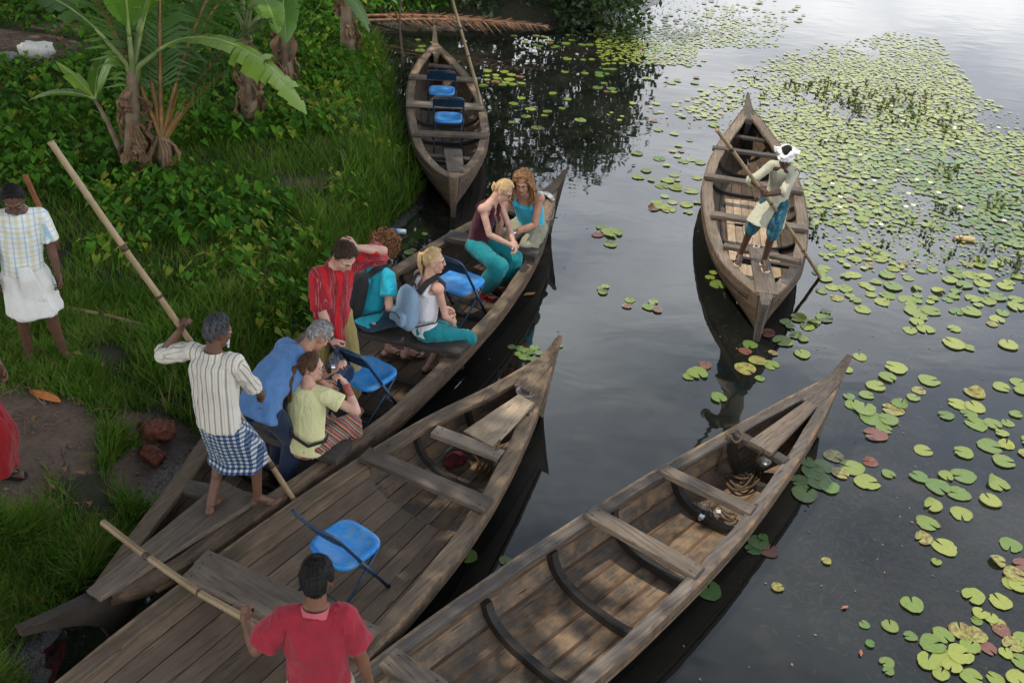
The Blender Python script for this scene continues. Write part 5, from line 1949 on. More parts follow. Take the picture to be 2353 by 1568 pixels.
sp_ = [f5.neck - r2[0] * .10 + r2[2] * .015, f5.neck - r2[0] * .12 - r2[1] * .085 - r2[2] * .05, ch_ - r2[0] * .13 - r2[1] * .150 - r2[2] * .02, f5.waist - r2[0] * .03 - r2[1] * .150 - r2[2] * .02, f5.waist + r2[0] * .10 - r2[1] * .140 - r2[2] * .08, f5.pel + r2[0] * .19 - r2[1] * .02 + r2[2] * .06, f5.pel + r2[0] * .14 + r2[1] * .13 + r2[2] * .06]
st.tube(sp_, .017, 8, True, .45)
st.build('bag_strap', M_BLACK, f5.root, True, 40)
cm = prop('camera', f5, 'small black camera held to the eye of the woman in yellow', 'camera')
cp = f5.hc + f5.hf[1] * .135 + f5.hf[0] * .01 + f5.hf[2] * .0
MB().box(cp, (.10, .03, .06), f5.hf).build('camera_body', M_PLASTIC_BLACK, cm, False)
MB().tube([cp + f5.hf[1] * .012, cp + f5.hf[1] * .05], .022, 14).build('lens', M_STEEL, cm, True, 40)

# ---- man in the red striped shirt
pv = at(778, 556, 1.72)
b = V((pv.x - .10, pv.y + .12, .06))
f6 = Fig(b, -138, 1.74, 'standing man in red striped shirt and olive trousers, hand at his forehead', SK_PALE, PG, lean=(6, 14), head=(6, 40, 0),
         LH=((-.115, .20, 1.62), (-1, -.1, -.75)), LC=.45, LD=(.75, -.4, .5), LN=(.3, -1, 0),
         RH=((.17, .27, .90), (.7, -1, 0)), RC=.7, RD=(-.3, .6, -.6),
         RF=((.11, .02, .08), (0, 1, 0), -8), LF=((-.11, .06, .08), (0, 1, 0), 8))
f6.body(lips=(.42, .19, .15))
f6.hair(H_DKBROWN, .020, .005, brow=.058)
f6.shirt('shirt', C_RED, .92, -.20, .176, .132, .068, .086, .014, hemw=1.10, collar=C_RED)
f6.trousers('trousers', C_OLIVE, (.105, .085, .09), .93, .012)
sg = MB()
for q in (-1, 1):
    sg.ell(f6.hc + f6.hf[1] * .066 + f6.hf[2] * .112 + f6.hf[0] * .033 * q, (.028, .006, .017), f6.hf, 12, 6)
    sg.tube([f6.hc + f6.hf[1] * .062 + f6.hf[2] * .108 + f6.hf[0] * .06 * q, f6.hc - f6.hf[1] * .02 + f6.hf[2] * .055 + f6.hf[0] * .092 * q], .004, 5)
sg.build('sunglasses', M_PLASTIC_BLACK, f6.root)
wt = MB()
d_ = (f6.wr['R'] - f6.el['R']).normalized()
wt.tube([f6.wr['R'] - d_ * .035, f6.wr['R'] - d_ * .01], .034, 12, False)
wt.ell(f6.wr['R'] - d_ * .022 + V((.02, 0, .02)), (.022, .022, .012), None, 10, 6)
wt.build('watch', M_PLASTIC_BLACK, f6.root)
bg = prop('plastic_bag', f6, 'dark blue plastic carrier bag hanging from the hand of the man in red', 'bag')
hp = f6.wr['R'] + f6.hd['R'] * .07
m = MB()
rs = []
for z, rx, ry in ((.03, .014, .010), (-.04, .022, .016), (-.09, .05, .03), (-.15, .10, .06), (-.24, .125, .08), (-.32, .12, .08), (-.37, .08, .055), (-.385, .02, .02)):
    rs.append([hp + V((rx * math.cos(w) * (1 + .16 * math.sin(5 * w + z * 20)), ry * math.sin(w) * (1 + .16 * math.sin(7 * w + z * 14)), z)) for w in [2 * math.pi * k / 24 for k in range(24)]])
m.rings(rs)
tb2 = NT('navy_plastic')
n_ = tb2.noise(tb2.coord('Object'), 14, 5)
tb2.P(Base_Color=tb2.mix(tb2.ramp(n_, [(.62, 0.0), (.66, .6)]), (.012, .028, .07), (.35, .31, .22)), Roughness=.3, Normal=tb2.bump(n_, .8, .02))
m.build('bag', tb2.m, bg)

# ---- seated in turquoise with the black backpack
def backpack(fig, label, m_main, m_dark, w=.30, h=.44, dp=.16, logo=False):
    o = prop('backpack', fig, label, 'backpack', 'backpacks')
    r2 = fig.fr2
    c = fig.chest - r2[1] * (.125 + dp * .5) - r2[2] * .06
    rs = []
    for k in range(11):
        f = k / 10
        z = -h / 2 + h * f
        q = (1 - abs(2 * f - 1) ** 3.2) ** .5
        ww = w / 2 * (.62 + .38 * q) * (1 - .16 * f)
        dd = dp / 2 * (.35 + .65 * q) * (1.12 - .35 * f)
        rs.append([c + r2[2] * z + r2[0] * p.x * 1.0 + r2[1] * p.y for p in sup(0, 0, 0, ww, dd, 28, 3.2)])
    MB().rings(rs).build('pack', m_main, o)
    pc = c - r2[1] * (dp * .52) - r2[2] * (h * .20)
    rs = []
    for k in range(7):
        f = k / 6
        q = (1 - abs(2 * f - 1) ** 3) ** .5
        rs.append([pc + r2[2] * (-.075 + .15 * f) + r2[0] * p.x + r2[1] * p.y for p in sup(0, 0, 0, w * .38 * (.75 + .25 * q), .045 * (.3 + .7 * q) + .004, 24, 3.4)])
    pk = MB().rings(rs).build('pocket', m_main, o)
    zp = MB().tube([pc - r2[1] * .049 + r2[0] * (w * .30 * q) + r2[2] * (.052 - .028 * (q - .2) ** 2) for q in (-1, -.6, -.2, .2, .6, 1)], .0045, 5)
    zp.build('zip', m_dark, pk)
    if logo:
        MB().box(pc - r2[1] * .048 - r2[2] * .048, (.075, .006, .026), r2).build('label_patch', m_dark, pk, False)
    for q in (-1, 1):
        sh = fig.neck - r2[2] * .02 + r2[0] * .095 * q
        pts = [c + r2[2] * (h * .42) + r2[0] * .07 * q + r2[1] * dp * .3, sh - r2[1] * .085 + r2[2] * .015, sh + r2[2] * .055 + r2[1] * .01, sh + r2[1] * .10 + r2[2] * -.02 + r2[0] * .02 * q,
               fig.chest + r2[0] * .165 * q + r2[1] * .10, fig.waist + r2[0] * .19 * q + r2[1] * .0, c - r2[2] * h * .38 + r2[0] * w * .42 * q + r2[1] * .03]
        rs = []
        for i, p in enumerate(pts):
            d = (pts[min(i + 1, 6)] - pts[max(i - 1, 0)]).normalized()
            n_ = (p - (fig.chest + r2[2] * .08)).normalized()
            s_ = d.cross(n_).normalized()
            n_ = s_.cross(d).normalized()
            ww = .030 if i < 4 else .014
            rs.append([p + s_ * ww + n_ * .006, p + s_ * ww - n_ * .006, p - s_ * ww - n_ * .006, p - s_ * ww + n_ * .006])
        # round the strap off
        MB().rings(rs).build('shoulder_strap', m_dark, o, True, 50)
    hd_ = c + r2[2] * (h * .5)
    MB().tube([hd_ + r2[0] * -.03 + r2[1] * .05, hd_ + r2[2] * .035 + r2[1] * .05, hd_ + r2[0] * .03 + r2[1] * .05], .007, 6).build('carry_loop', m_dark, o)
    return o
pv = at(846, 728, .58)
b = V((pv.x, pv.y, .06))
f7 = Fig(b, -44, 1.68, 'curly-haired person in turquoise T-shirt seated with a black backpack, seen from behind', SK_PALE, PG, pel=(0, 0, .555), lean=(8, 20), head=(6, 22, 0),
         RH=((.20, .20, .64), (1, -1.2, -.5)), LH=((-.08, .38, .60), (-1, -.5, -.2)), RC=.5, LC=.5,
         RF=(('W', at(935, 806, .13)), (.1, 1, .7), -28), LF=(('W', at(890, 800, .13)), (-.1, 1, .7), -28))
f7.body()
def curls(f, mat, n=330, r=.135, seed=3):
    rnd = random.Random(seed)
    m = MB()
    c, u, fw, rt = f.hc + f.hf[2] * .03 - f.hf[1] * .02, f.hf[2], f.hf[1], f.hf[0]
    k = 0
    while k < n:
        w, z = rnd.uniform(0, 6.283), rnd.uniform(-.75, 1)
        q = math.sqrt(1 - z * z)
        d = rt * q * math.cos(w) + fw * q * math.sin(w) + u * z
        if d.dot(fw) > .45 and z < .45:
            continue
        k += 1
        p = c + V(d) * r * rnd.uniform(.72, 1.02)
        a = d.orthogonal().normalized()
        a = Matrix.Rotation(rnd.uniform(0, 6.28), 3, d) @ a
        e = d.cross(a)
        rr = rnd.uniform(.010, .018)
        m.tube([p + (a * math.cos(t) + e * math.sin(t)) * rr + d * (t * .004) for t in [i * 1.05 for i in range(7)]], .0065, 4, True)
    m.ell(c - fw * .012, (r * .86, r * .90, r * .88), f.hf, 18, 12) if False else None
    return m.build('curls', mat, f.root)
f7.hair(H_CURL, .045, .012, nape=-.10)
curls(f7, H_CURL)
f7.shirt('shirt', C_TURQ, .62, -.05, .170, .126, .064, .076, .009, hemw=1.08)
f7.trousers('shorts', C_DARKSH, (.105, .09, .09), .60, .008, top=0.0, seat=.9)
f7.sandals(M_SANDAL, M_SANDAL)
backpack(f7, 'black backpack on the back of the curly-haired person in turquoise', M_BLACK, M_BLACK, .32, .46, .17)

# ---- blonde girl with the pale blue backpack
pv = at(975, 748, .58)
b = V((pv.x, pv.y, .06))
f8 = Fig(b, -50, 1.62, 'seated girl in white tank top with blonde ponytail and pale blue backpack', SK_PALE, PG, female=True, pel=(0, 0, .565), lean=(2, 8), head=(-38, 4, 0), sw=.165,
         RH=((.13, .24, .60), (1, -.9, -.2)), LH=((-.10, .30, .62), (-1, -.5, -.2)), RC=.4, LC=.4, arm=.85,
         RF=(('W', at(1024, 822, .13)), (.9, 1, .7), -44), LF=(('W', at(985, 838, .13)), (-.25, 1, .6), -30))
f8.body(lips=(.48, .16, .15))
f8.hair(H_BLOND, .015, .003, extra=lambda mb, c, rt, fw, u: tail_of_hair(mb, c, rt, fw, u, .22, .034, .105, .035, 5))
f8.tank('tank_top', C_WHITETOP, -.07, .158, .118)
f8.trousers('trousers', C_TEAL, (.098, .080, .085), .80, .012, seat=1.0)
f8.sandals(M_BLACK, M_BLACK)
M_PALEBLUE = cloth_mat('pale_blue_canvas', None, (.20, .30, .40))
backpack(f8, 'pale blue backpack with black straps on the blonde girl', M_PALEBLUE, M_BLACK, .29, .42, .17, True)

# ---- woman in plum top and teal trousers
pv = at(1100, 550, .60)
b = V((pv.x, pv.y, .06))
f9 = Fig(b, -122, 1.66, 'woman in plum halter top, teal trousers and glasses, leaning forward', SK_PALE, PG, female=True, pel=(0, 0, .56), lean=(8, 22), side=-4, head=(12, 32, -8), sw=.165,
         RH=((.02, .42, .66), (1, -.6, -.4)), LH=((-.04, .44, .64), (-1, -.6, -.4)), RC=.5, LC=.5, arm=.88,
         RF=(('W', at(1110, 664, .13)), (.2, 1, .7), 4), LF=(('W', at(1141, 650, .13)), (-.1, 1, .7), 4))
f9.body(lips=(.42, .12, .11))
f9.hair(H_BLOND, .013, .003, extra=lambda mb, c, rt, fw, u: tail_of_hair(mb, c, rt, fw, u, .12, .026, .10, -.03, 8))
f9.tank('halter_top', C_PLUM, -.10, .160, .120, True, straps=.055)
f9.trousers('trousers', C_TEAL, (.108, .095, .082), .96, .014, seat=1.04)
f9.sandals(M_SANDAL_R, M_SANDAL_R)
gl = MB()
for q in (-1, 1):
    gc = f9.hc + f9.hf[1] * .094 + f9.hf[0] * .031 * q + f9.hf[2] * .002
    gl.tube([gc + f9.hf[0] * .022 * math.cos(w) + f9.hf[2] * .014 * math.sin(w) for w in [2 * math.pi * k / 12 for k in range(13)]], .0028, 5)
    gl.tube([gc + f9.hf[0] * .022 * q, f9.hc + f9.hf[0] * .08 * q + f9.hf[2] * .004], .0028, 5)
gl.tube([f9.hc + f9.hf[1] * .100 - f9.hf[0] * .01, f9.hc + f9.hf[1] * .100 + f9.hf[0] * .01], .003, 5)
gl.build('glasses', M_PLASTIC_BLACK, f9.root)
ls = MB().tube([f9.neck - f9.fr2[1] * .05 + f9.fr2[0] * .05, f9.neck + f9.fr2[0] * .075 + f9.fr2[1] * .03, f9.chest + f9.fr2[1] * .16 + f9.fr2[2] * .08 + f9.fr2[0] * .04, f9.waist + f9.fr1[1] * .20, f9.pel + V((0, .25, .10))], .009, 6)
ls.build('neck_strap', plain('strap_tan', (.16, .11, .07), .8, .2), f9.root)

# ---- man with dreadlocks
pv = at(1218, 512, .60)
b = V((pv.x, pv.y, .06))
f10 = Fig(b, 158, 1.74, 'man with long sandy dreadlocks and turquoise tank top, seated in the bow', SK_TAN, PG, pel=(0, 0, .53), lean=(20, 34), head=(10, 20, 0),
          RH=((.20, .46, .46), (1, -.2, 0)), LH=((.02, .44, .60), (-1, -.5, -.2)), RC=.4, LC=.45,
          RF=(('W', at(1172, 606, .13)), (.3, 1, .7), 0), LF=(('W', at(1200, 604, .13)), (-.35, 1, .7), 4))
f10.body(lips=(.32, .11, .09))
def dreads(f, mat, n=64, seed=4):
    rnd = random.Random(seed)
    m = MB()
    c, u, fw, rt = f.hc + f.hf[2] * .022 - f.hf[1] * .012, f.hf[2], f.hf[1], f.hf[0]
    for k in range(n):
        w = rnd.uniform(R_(28), R_(332)) + math.pi / 2     # all round but the face
        z = rnd.uniform(.15, .95)
        q = math.sqrt(1 - z * z)
        d = rt * q * math.cos(w) + fw * q * math.sin(w) + u * z
        p = c + rt * .074 * d.dot(rt) + fw * .094 * d.dot(fw) + u * .098 * d.dot(u)
        o = (d - u * d.dot(u))
        if o.length < .01:
            continue
        o.normalize()
        if o.dot(fw) > -.05:
            o = (o - fw * .85 + rt * (1 if o.dot(rt) > 0 else -1) * .6).normalized()
        L = rnd.uniform(.15, .32)
        hang = V((0, 0, -1)) * .9 + fw * .02
        p1 = p + o * .028 + u * .012
        p2 = c + o * .115 + hang * (L * .3)
        p3 = c + o * .120 + hang * (L * .68) + V((rnd.uniform(-.04, .04), rnd.uniform(-.04, .04), 0))
        p4 = c + o * .105 + hang * L + V((rnd.uniform(-.03, .03), rnd.uniform(-.03, .03), 0))
        r = rnd.uniform(.009, .014)
        m.tube([p, p1, p2, p3, p4], [r, r * 1.1, r, r * .95, r * .5], 6)
    return m.build('dreadlocks', mat, f.root)
f10.hair(H_DREAD, .022, .010, brow=.068)
dreads(f10, H_DREAD)
f10.tank('tank_top', C_TURQ2, -.14, .176, .130, True, straps=.095)
f10.trousers('trousers', C_KHAKI, (.120, .10, .095), .86, .016, seat=1.06)
wt = MB()
d_ = (f10.wr['L'] - f10.el['L']).normalized()
wt.tube([f10.wr['L'] - d_ * .035, f10.wr['L'] - d_ * .005], .032, 12, False)
wt.build('watch', M_STEEL, f10.root)

# ---- boatman with the white head cloth
fl, fr_ = at(1697, 600, .43), at(1752, 612, .50)
b = (fl + fr_) / 2
b.z = .44
b.x += .12
b.y += .02
hand = at_y(1747, 438, b.y - .34)
foot = at(1886, 640, -.03)
f11 = Fig(b, 156, 1.48, 'boatman in pale shirt and white head cloth, leaning on a pole', SK_DARK2, PG, pel=(0, -.05, .90), lean=(8, 24), side=-4, head=(6, 30, 0),
          RH=(('W', hand + V((.01, .02, .03))), (1, -.4, -.5)), LH=(('W', hand + V((.03, .03, -.06))), (-1, .0, -.6)), RC=.85, LC=.85, RD=(-.8, .5, -.3), LD=(.8, .5, -.3), RN=(-.2, .4, -1), LN=(.2, .4, -1),
          RF=(('W', fl + V((0, 0, .08))), (.2, 1, 0), 8), LF=(('W', fr_ + V((0, 0, .08))), (-.1, 1, 0), 28), shrug={'L': (.02, .03, 0), 'R': (-.02, .03, 0)})
f11.body()
f11.hair(H_BLACK, .014)
f11.shirt('shirt', C_SHIRT11, 1.05, -.30, .156, .118, .058, .064, .007, collar=C_SHIRT11, cuffroll=True, hemw=1.10, hemy=.03, thighs=.74)
f11.trousers('checked_shorts', C_TURQCHK, (.088, .080, .088), .46, .008)
hb = MB()
c, u, fw, rt = f11.hc + f11.hf[2] * .05 - f11.hf[1] * .01, f11.hf[2], f11.hf[1], f11.hf[0]
for k in range(4):
    tl = .05 * math.sin(k * 2.1)
    hb.tube([c + rt * (.085 + .006 * k % 2) * math.cos(w) + fw * .105 * math.sin(w) + u * (-.015 + .016 * k + tl * math.sin(w + k)) - (rt * math.cos(w) * .085 + fw * math.sin(w) * .105) * (.10 * k) for w in [2 * math.pi * i / 20 for i in range(21)]], .019, 7)
for q in (-1, 1):
    hb.ell(c + rt * .11 * q - fw * .0 + u * .03, (.035, .03, .04), f11.hf, 10, 7)
    hb.tube([c + rt * .10 * q + u * .03, c + rt * .15 * q + u * .06 - fw * .02], [.02, .008], 6)
f11.finish(hb, 'head_cloth', cloth_mat('white_towel', None, (.72, .72, .72)), .006, .012, 1, .8, fs=(26, 26, 34))
f11.sandals(M_SANDAL_W, M_SANDAL)
bamboo('bamboo_pole', 'bamboo pole pushed into the water by the boatman with the head cloth', 'pole', foot, along_to(foot, hand, 1648), .0195, .018)

# ---- man in the faded red shirt, near end of the middle boat
pv = at(722, 1346, 1.62)
b = V((pv.x, pv.y - .02, .075))
hand = at(566, 1408, 1.12)
f12 = Fig(b, 4, 1.66, 'man in faded red collared shirt standing nearest the camera, back turned, black hair', SK_BROWN, PG, lean=(2, 6), head=(-4, 14, 0), fat=1.0, sw=.155,
          LH=(('W', hand + V((.02, -.08, .02))), (-.6, -.6, -1)), LC=.8, LD=(-.1, .8, .55), LN=(.6, .5, -.6), RH=((.27, .08, .80), (.7, -1, 0)), RC=.4,
          RF=((.13, 0, .08), (0, 1, 0), -8), LF=((-.13, .05, .08), (0, 1, 0), 8))
f12.body()
f12.hair(H_BLACK, .020, .004, brow=.06)
f12.shirt('shirt', C_PINKRED, .72, -.22, .176, .132, .062, .078, .016, collar=C_PINK)
f12.trousers('trousers', C_TANTR)
bamboo('bamboo_pole', 'bamboo pole held level by the man in the faded red shirt', 'pole', at(597, 1438, 1.09), at(232, 1206, .86), .0205, .021, gap=.42)

# poles and sticks without a holder
pb = at(1122, 314, -.03)
bamboo('bamboo_pole', 'thin bamboo pole standing in the water against the far canoe', 'pole', pb, along_to(pb, at(1090, 190, .75), 1040), .026, .020)
a, c = on_land(132, 714), on_land(338, 752)
bamboo('bamboo_stick', 'tan bamboo stick lying in the grass behind the plaid man', 'stick', a + V((0, 0, .05)), c + V((0, 0, .03)), .021, .015, None, .01, .5)
a = on_land(137, 572)
o = MB().beam((0, 0, -.04), at_y(57, 402, a.y - .06) - a, .045, .03, V((0, 1, 0)), 6, .06).build('wooden_stake', M_REDWOOD, None, True, 35)
o.location = a
tag(o, 'reddish wooden stake standing in the grass behind the plaid man', 'stake')
a = on_land(928, 200)
o = MB().tube([V((0, 0, -.2)), V((-.02, 0, .5)), V((-.08, .02, 1.0)), V((-.05, .05, 1.5)), V((-.14, .05, 2.1))], [.022, .02, .017, .014, .006], 7)
o.tube([V((-.08, .02, 1.0)), V((-.22, .05, 1.4)), V((-.28, .08, 1.9))], [.012, .01, .004], 6)
o.tube([V((-.05, .05, 1.5)), V((.06, .08, 1.85))], [.009, .003], 5)
o = o.build('dead_branch', M_BARK, None)
o.location = a
tag(o, 'thin dead branch upright at the water edge left of the far canoe', 'branch')

# ------------------------------------------------------------------ small things
# bag at the bending man's hand
p = at(583, 955, .30)
bg = empty('day_bag', (p.x, p.y, .07), R_(20), 'dark day bag with blue trim under the bending man\'s hand', 'bag')
rs = [sup(0, 0, z, a, b_, 20, 3) for z, a, b_ in ((0, .13, .08), (.02, .15, .10), (.18, .15, .095), (.28, .13, .07), (.33, .08, .03))]
MB().rings(rs).build('bag', plain('dark_nylon', (.012, .020, .032), .6, .3, 20, bump=.4), bg)
MB().tube([V((-.08, 0, .32)), V((-.05, 0, .42)), V((.05, 0, .42)), V((.08, 0, .32))], .011, 7).build('handle', M_NAVY, bg)
MB().tube([V((-.15, -.03, .06)), V((-.16, -.09, .18)), V((-.05, -.105, .25)), V((.10, -.10, .20)), V((.155, -.03, .10))], .011, 7).build('strap', plain('blue_webbing', (.02, .10, .20), .6, .2), bg)

# cloth strip tied round the bow of the tourist canoe
i = 3
m = MB()
pts = []
for k in range(13):
    w = math.pi * (k / 12)
    pts.append(V((BT.T[i] + .02 * math.sin(k), BT.c[i] + .13 * math.cos(w) * 1.05, BT.zs[i] + .02 + .035 * math.sin(w) ** .5)))
m.rings([[q + V((-.05, 0, .004 * math.sin(3 * j))), q + V((.0, 0, .014)), q + V((.05, 0, .002)), q + V((0, 0, -.004))] for j, q in enumerate(pts)])
e_ = pts[0] if (BT.M @ pts[0]).x > (BT.M @ pts[-1]).x else pts[-1]
m.tube([e_, e_ + V((0, .02 * (1 if e_.y > BT.c[i] else -1), -.12)), e_ + V((.03, .03 * (1 if e_.y > BT.c[i] else -1), -.32))], [.022, .016, .006], 6, True, .4)
o = m.build('cloth_strip', plain('grey_white_cloth', (.42, .41, .38), .9, .25, 20, bump=.5), None)
o.matrix_world = BT.M
tag(o, 'grey white strip of cloth tied round the bow of the tourist canoe', 'cloth')

M_DULL = plain('dull_steel', (.22, .22, .22), .45, .3, metal=.7)
# steel bowl in the bow of the middle boat
p = BM.px(1207, 909, .45)
m = MB()
prof = ((.03, 0), (.06, .004), (.075, .03), (.082, .05), (.079, .05), (.071, .03), (.056, .009), (.01, .006))
m.rings([[V((r * math.cos(w), r * math.sin(w), z)) for w in [2 * math.pi * k / 24 for k in range(24)]] for r, z in prof])
o = m.build('steel_bowl', M_DULL, None)
o.location = BM.M @ p
tag(o, 'small shiny steel bowl in the bow of the middle canoe', 'bowl')

def coil(pts, r, name, mat, label, cat, boat):
    m = MB()
    m.tube(pts, r, 6)
    o = m.build(name, mat, None)
    o.matrix_world = boat.M
    tag(o, label, cat)
    return o
def curve(pts, n=6):
    pts = [V(p) for p in pts]
    out = []
    for i in range(len(pts) - 1):
        p0, p1, p2, p3 = pts[max(i - 1, 0)], pts[i], pts[i + 1], pts[min(i + 2, len(pts) - 1)]
        for k in range(n):
            t = k / n
            out.append(.5 * ((2 * p1) + (p2 - p0) * t + (2 * p0 - 5 * p1 + 4 * p2 - p3) * t * t + (3 * p1 - p0 - 3 * p2 + p3) * t ** 3))
    return out + [pts[-1]]
N_ = lambda x, y, z: BN.px(x, y, z)
coil(curve([N_(1668, 1000, .47), N_(1690, 985, .49), N_(1706, 1002, .46), N_(1690, 1016, .43), N_(1672, 1000, .47), N_(1660, 1040, .30), N_(1650, 1085, .12), N_(1690, 1092, .10), N_(1730, 1078, .10), N_(1712, 1100, .10), N_(1668, 1090, .10), N_(1700, 1120, .09), N_(1726, 1098, .11), N_(1740, 1070, .12), N_(1752, 1085, .10), N_(1730, 1115, .09), N_(1690, 1125, .09), N_(1668, 1108, .09)]),
     .011, 'rope', M_ROPE, 'brown rope looped over the crossbar and coiled in the bow of the nearest canoe', 'rope', BN)
coil(curve([N_(1650, 1160, .09), N_(1668, 1176, .10), N_(1690, 1182, .10), N_(1680, 1196, .09), N_(1660, 1190, .10), N_(1648, 1172, .10)]), .008, 'rope', M_ROPE, 'short end of brown rope beside the padlocks in the nearest canoe', 'rope', BN)
def chain(pts, mat, label, step=.026, r=.012, w=.0035):
    path = curve(pts, 12)
    m = MB()
    acc, last, k = 0, path[0], 0
    for a, b in zip(path, path[1:]):
        acc += (b - a).length
        if acc >= step:
            acc = 0
            d = (b - last).normalized()
            last = b
            sd = d.orthogonal().normalized()
            sd = Matrix.Rotation(k * 1.57, 3, d) @ sd
            k += 1
            m.tube([b + d * (.017 * math.cos(q)) + sd * (r * .8 * math.sin(q)) for q in [2 * math.pi * j / 8 for j in range(9)]], w, 4, False)
    o = m.build('chain', mat, None)
    o.matrix_world = BN.M
    tag(o, label, 'chain')
rc = random.Random(4)
chain([N_(1612 + rc.uniform(-22, 26), 1172 + rc.uniform(-22, 22), .085 + rc.uniform(0, .02)) for k in range(13)], M_CHAIN, 'heap of dark chain on the floor of the nearest canoe')
chain([N_(1765, 1028, .47), N_(1748, 1038, .46), N_(1738, 1060, .30), N_(1742, 1090, .12), N_(1722, 1108, .10)], plain('rusty_chain', (.07, .045, .03), .6, .4, 60, metal=.5), 'rusty chain hanging from the front crossbar of the nearest canoe')
for (x, y, lab) in ((1612, 1186, 'steel padlock on the dark chain heap, the nearer one'), (1650, 1176, 'steel padlock lying beside the rope end')):
    p = N_(x, y, .10)
    w_ = BN.M @ p
    r = empty('padlock', w_, rc.uniform(0, 3), lab, 'padlock', 'padlocks in the canoe')
    MB().box((0, 0, 0), (.040, .034, .018)).build('lock_body', plain('padlock_steel', (.72, .73, .75), .3, .1, metal=.3, bump=0), r, False)
    MB().tube([V((-.013, .016, 0)), V((-.013, .036, 0)), V((0, .046, 0)), V((.013, .036, 0)), V((.013, .016, 0))], .0038, 6).build('shackle', M_STEEL, r)
# coconut shell and bailer by the bow of the nearest canoe
p = BN.M @ N_(1752, 1075, .12)
m = MB()
m.rings([[V((r * math.cos(w), r * math.sin(w), z)) for w in [2 * math.pi * k / 16 for k in range(16)]] for r, z in ((.02, 0), (.045, .01), (.06, .05), (.056, .08), (.050, .078), (.05, .045), (.02, .02))])
o = m.build('tin_cup', M_DULL, None)
o.location = p
tag(o, 'small tin bailing cup under the chain in the bow of the nearest canoe', 'cup')
# rope and red rag in the middle boat
M_ = lambda x, y, z: BM.px(x, y, z)
coil(curve([M_(1085, 1040, .10), M_(1100, 1062, .08), M_(1092, 1085, .08), M_(1110, 1072, .09), M_(1118, 1050, .10), M_(1126, 1078, .08), M_(1108, 1096, .07)]), .011, 'rope', plain('yellow_rope', (.13, .075, .025), .8, .3, 50), 'yellowish rope in the dark bow of the middle canoe', 'rope', BM)
p = BM.M @ M_(1060, 1058, .09)
m = MB()
for k in range(9):
    m.ell((rc.uniform(-.10, .10), rc.uniform(-.07, .07), rc.uniform(0, .05)), (.06, .05, .035), None, 10, 6)
o = m.build('red_rag', plain('red_rag', (.07, .006, .008), .9, .4, 14, bump=.8), None)
o.location = p
tag(o, 'crumpled red rag in the dark bow of the middle canoe', 'rag')
chain_pts = [M_(1148, 1010, .46), M_(1140, 1030, .43), M_(1134, 1048, .36)]
coil(curve(chain_pts), .010, 'rope', M_ROPE, 'short rope hanging inside the right rail of the middle canoe', 'rope', BM)

# floating bottles
def bottle(px, py, az, label, body, cap, lab):
    p = at(px, py, .02)
    r = empty('plastic_bottle', p, R_(az), label, 'bottle', 'floating bottles')
    m = MB()
    prof = [(0, .004), (.002, .028), (.02, .034), (.05, .033), (.055, .0345), (.10, .0345), (.105, .033), (.15, .035), (.19, .030), (.215, .016), (.222, .0135), (.238, .0135)]
    m.rings([[V((x - .12, rr * math.cos(w), rr * math.sin(w))) for w in [2 * math.pi * k / 18 for k in range(18)]] for x, rr in prof])
    m.build('bottle', body, r)
    m = MB().rings([[V((x - .12, rr * math.cos(w), rr * math.sin(w))) for w in [2 * math.pi * k / 16 for k in range(16)]] for x, rr in ((.236, .0155), (.258, .0155), (.26, .012))])
    m.build('cap', cap, r, True, 40)
    if lab:
        m = MB().rings([[V((x - .12, .0352 * math.cos(w), .0352 * math.sin(w))) for w in [2 * math.pi * k / 18 for k in range(18)]] for x in (.105, .16)], caps=False)
        m.build('label_band', lab, r)
    return r
M_PET = plain('bottle_plastic', (.55, .62, .68), .12, .1, bump=.2)
bottle(910, 531, 176, 'clear plastic bottle with blue label floating by the grassy bank', M_PET, plain('blue_cap', (.02, .10, .42), .4, .1), plain('blue_label', (.03, .16, .50), .5, .5, 60))
bottle(2216, 548, 172, 'yellowed bottle floating among the lily pads', plain('yellowed_plastic', (.50, .36, .17), .35, .2, bump=.2), plain('brown_cap', (.30, .19, .09), .5, .2), None)

# laterite blocks in the mud
M_LAT = plain('laterite', (.13, .042, .024), .95, .75, 26, bump=1.0, bscale=60)
def rock(p, size, label, mat, name='laterite_block', cat='stone', group='red stones in the mud', ang=0.3, e=3.0):
    m = MB()
    rs = []
    for i in range(1, 14):
        ph = math.pi * i / 14
        z = -math.cos(ph)
        q = abs(math.sin(ph)) ** (2 / e)
        zz = math.copysign(abs(z) ** (2 / e), z)
        rr = []
        for v in sup(0, 0, 0, q, q, 26, e):
            d = np.array([[v.x, v.y, zz]])
            nn = 1 + .20 * fbm(d * 2.3 + p.x * 7, 3)[0] + .10 * vnoise(d * 7 + p.y)[0]
            rr.append(V((v.x * size[0] * nn, v.y * size[1] * nn, zz * size[2] * nn)))
        rs.append(rr)
    m.rings(rs)
    o = m.build(name, mat, None)
    o.location = p
    o.rotation_euler = (0.05, .06, ang)
    tag(o, label, cat, group)
    return o
rock(on_land(362, 1000) + V((0, 0, .05)), (.15, .10, .075), 'larger pitted red laterite stone in the mud by the tourist canoe', M_LAT)
rock(on_land(350, 1054) + V((0, 0, .04)), (.11, .07, .06), 'smaller red laterite stone below the larger one, half in mud', M_LAT, ang=-.4)
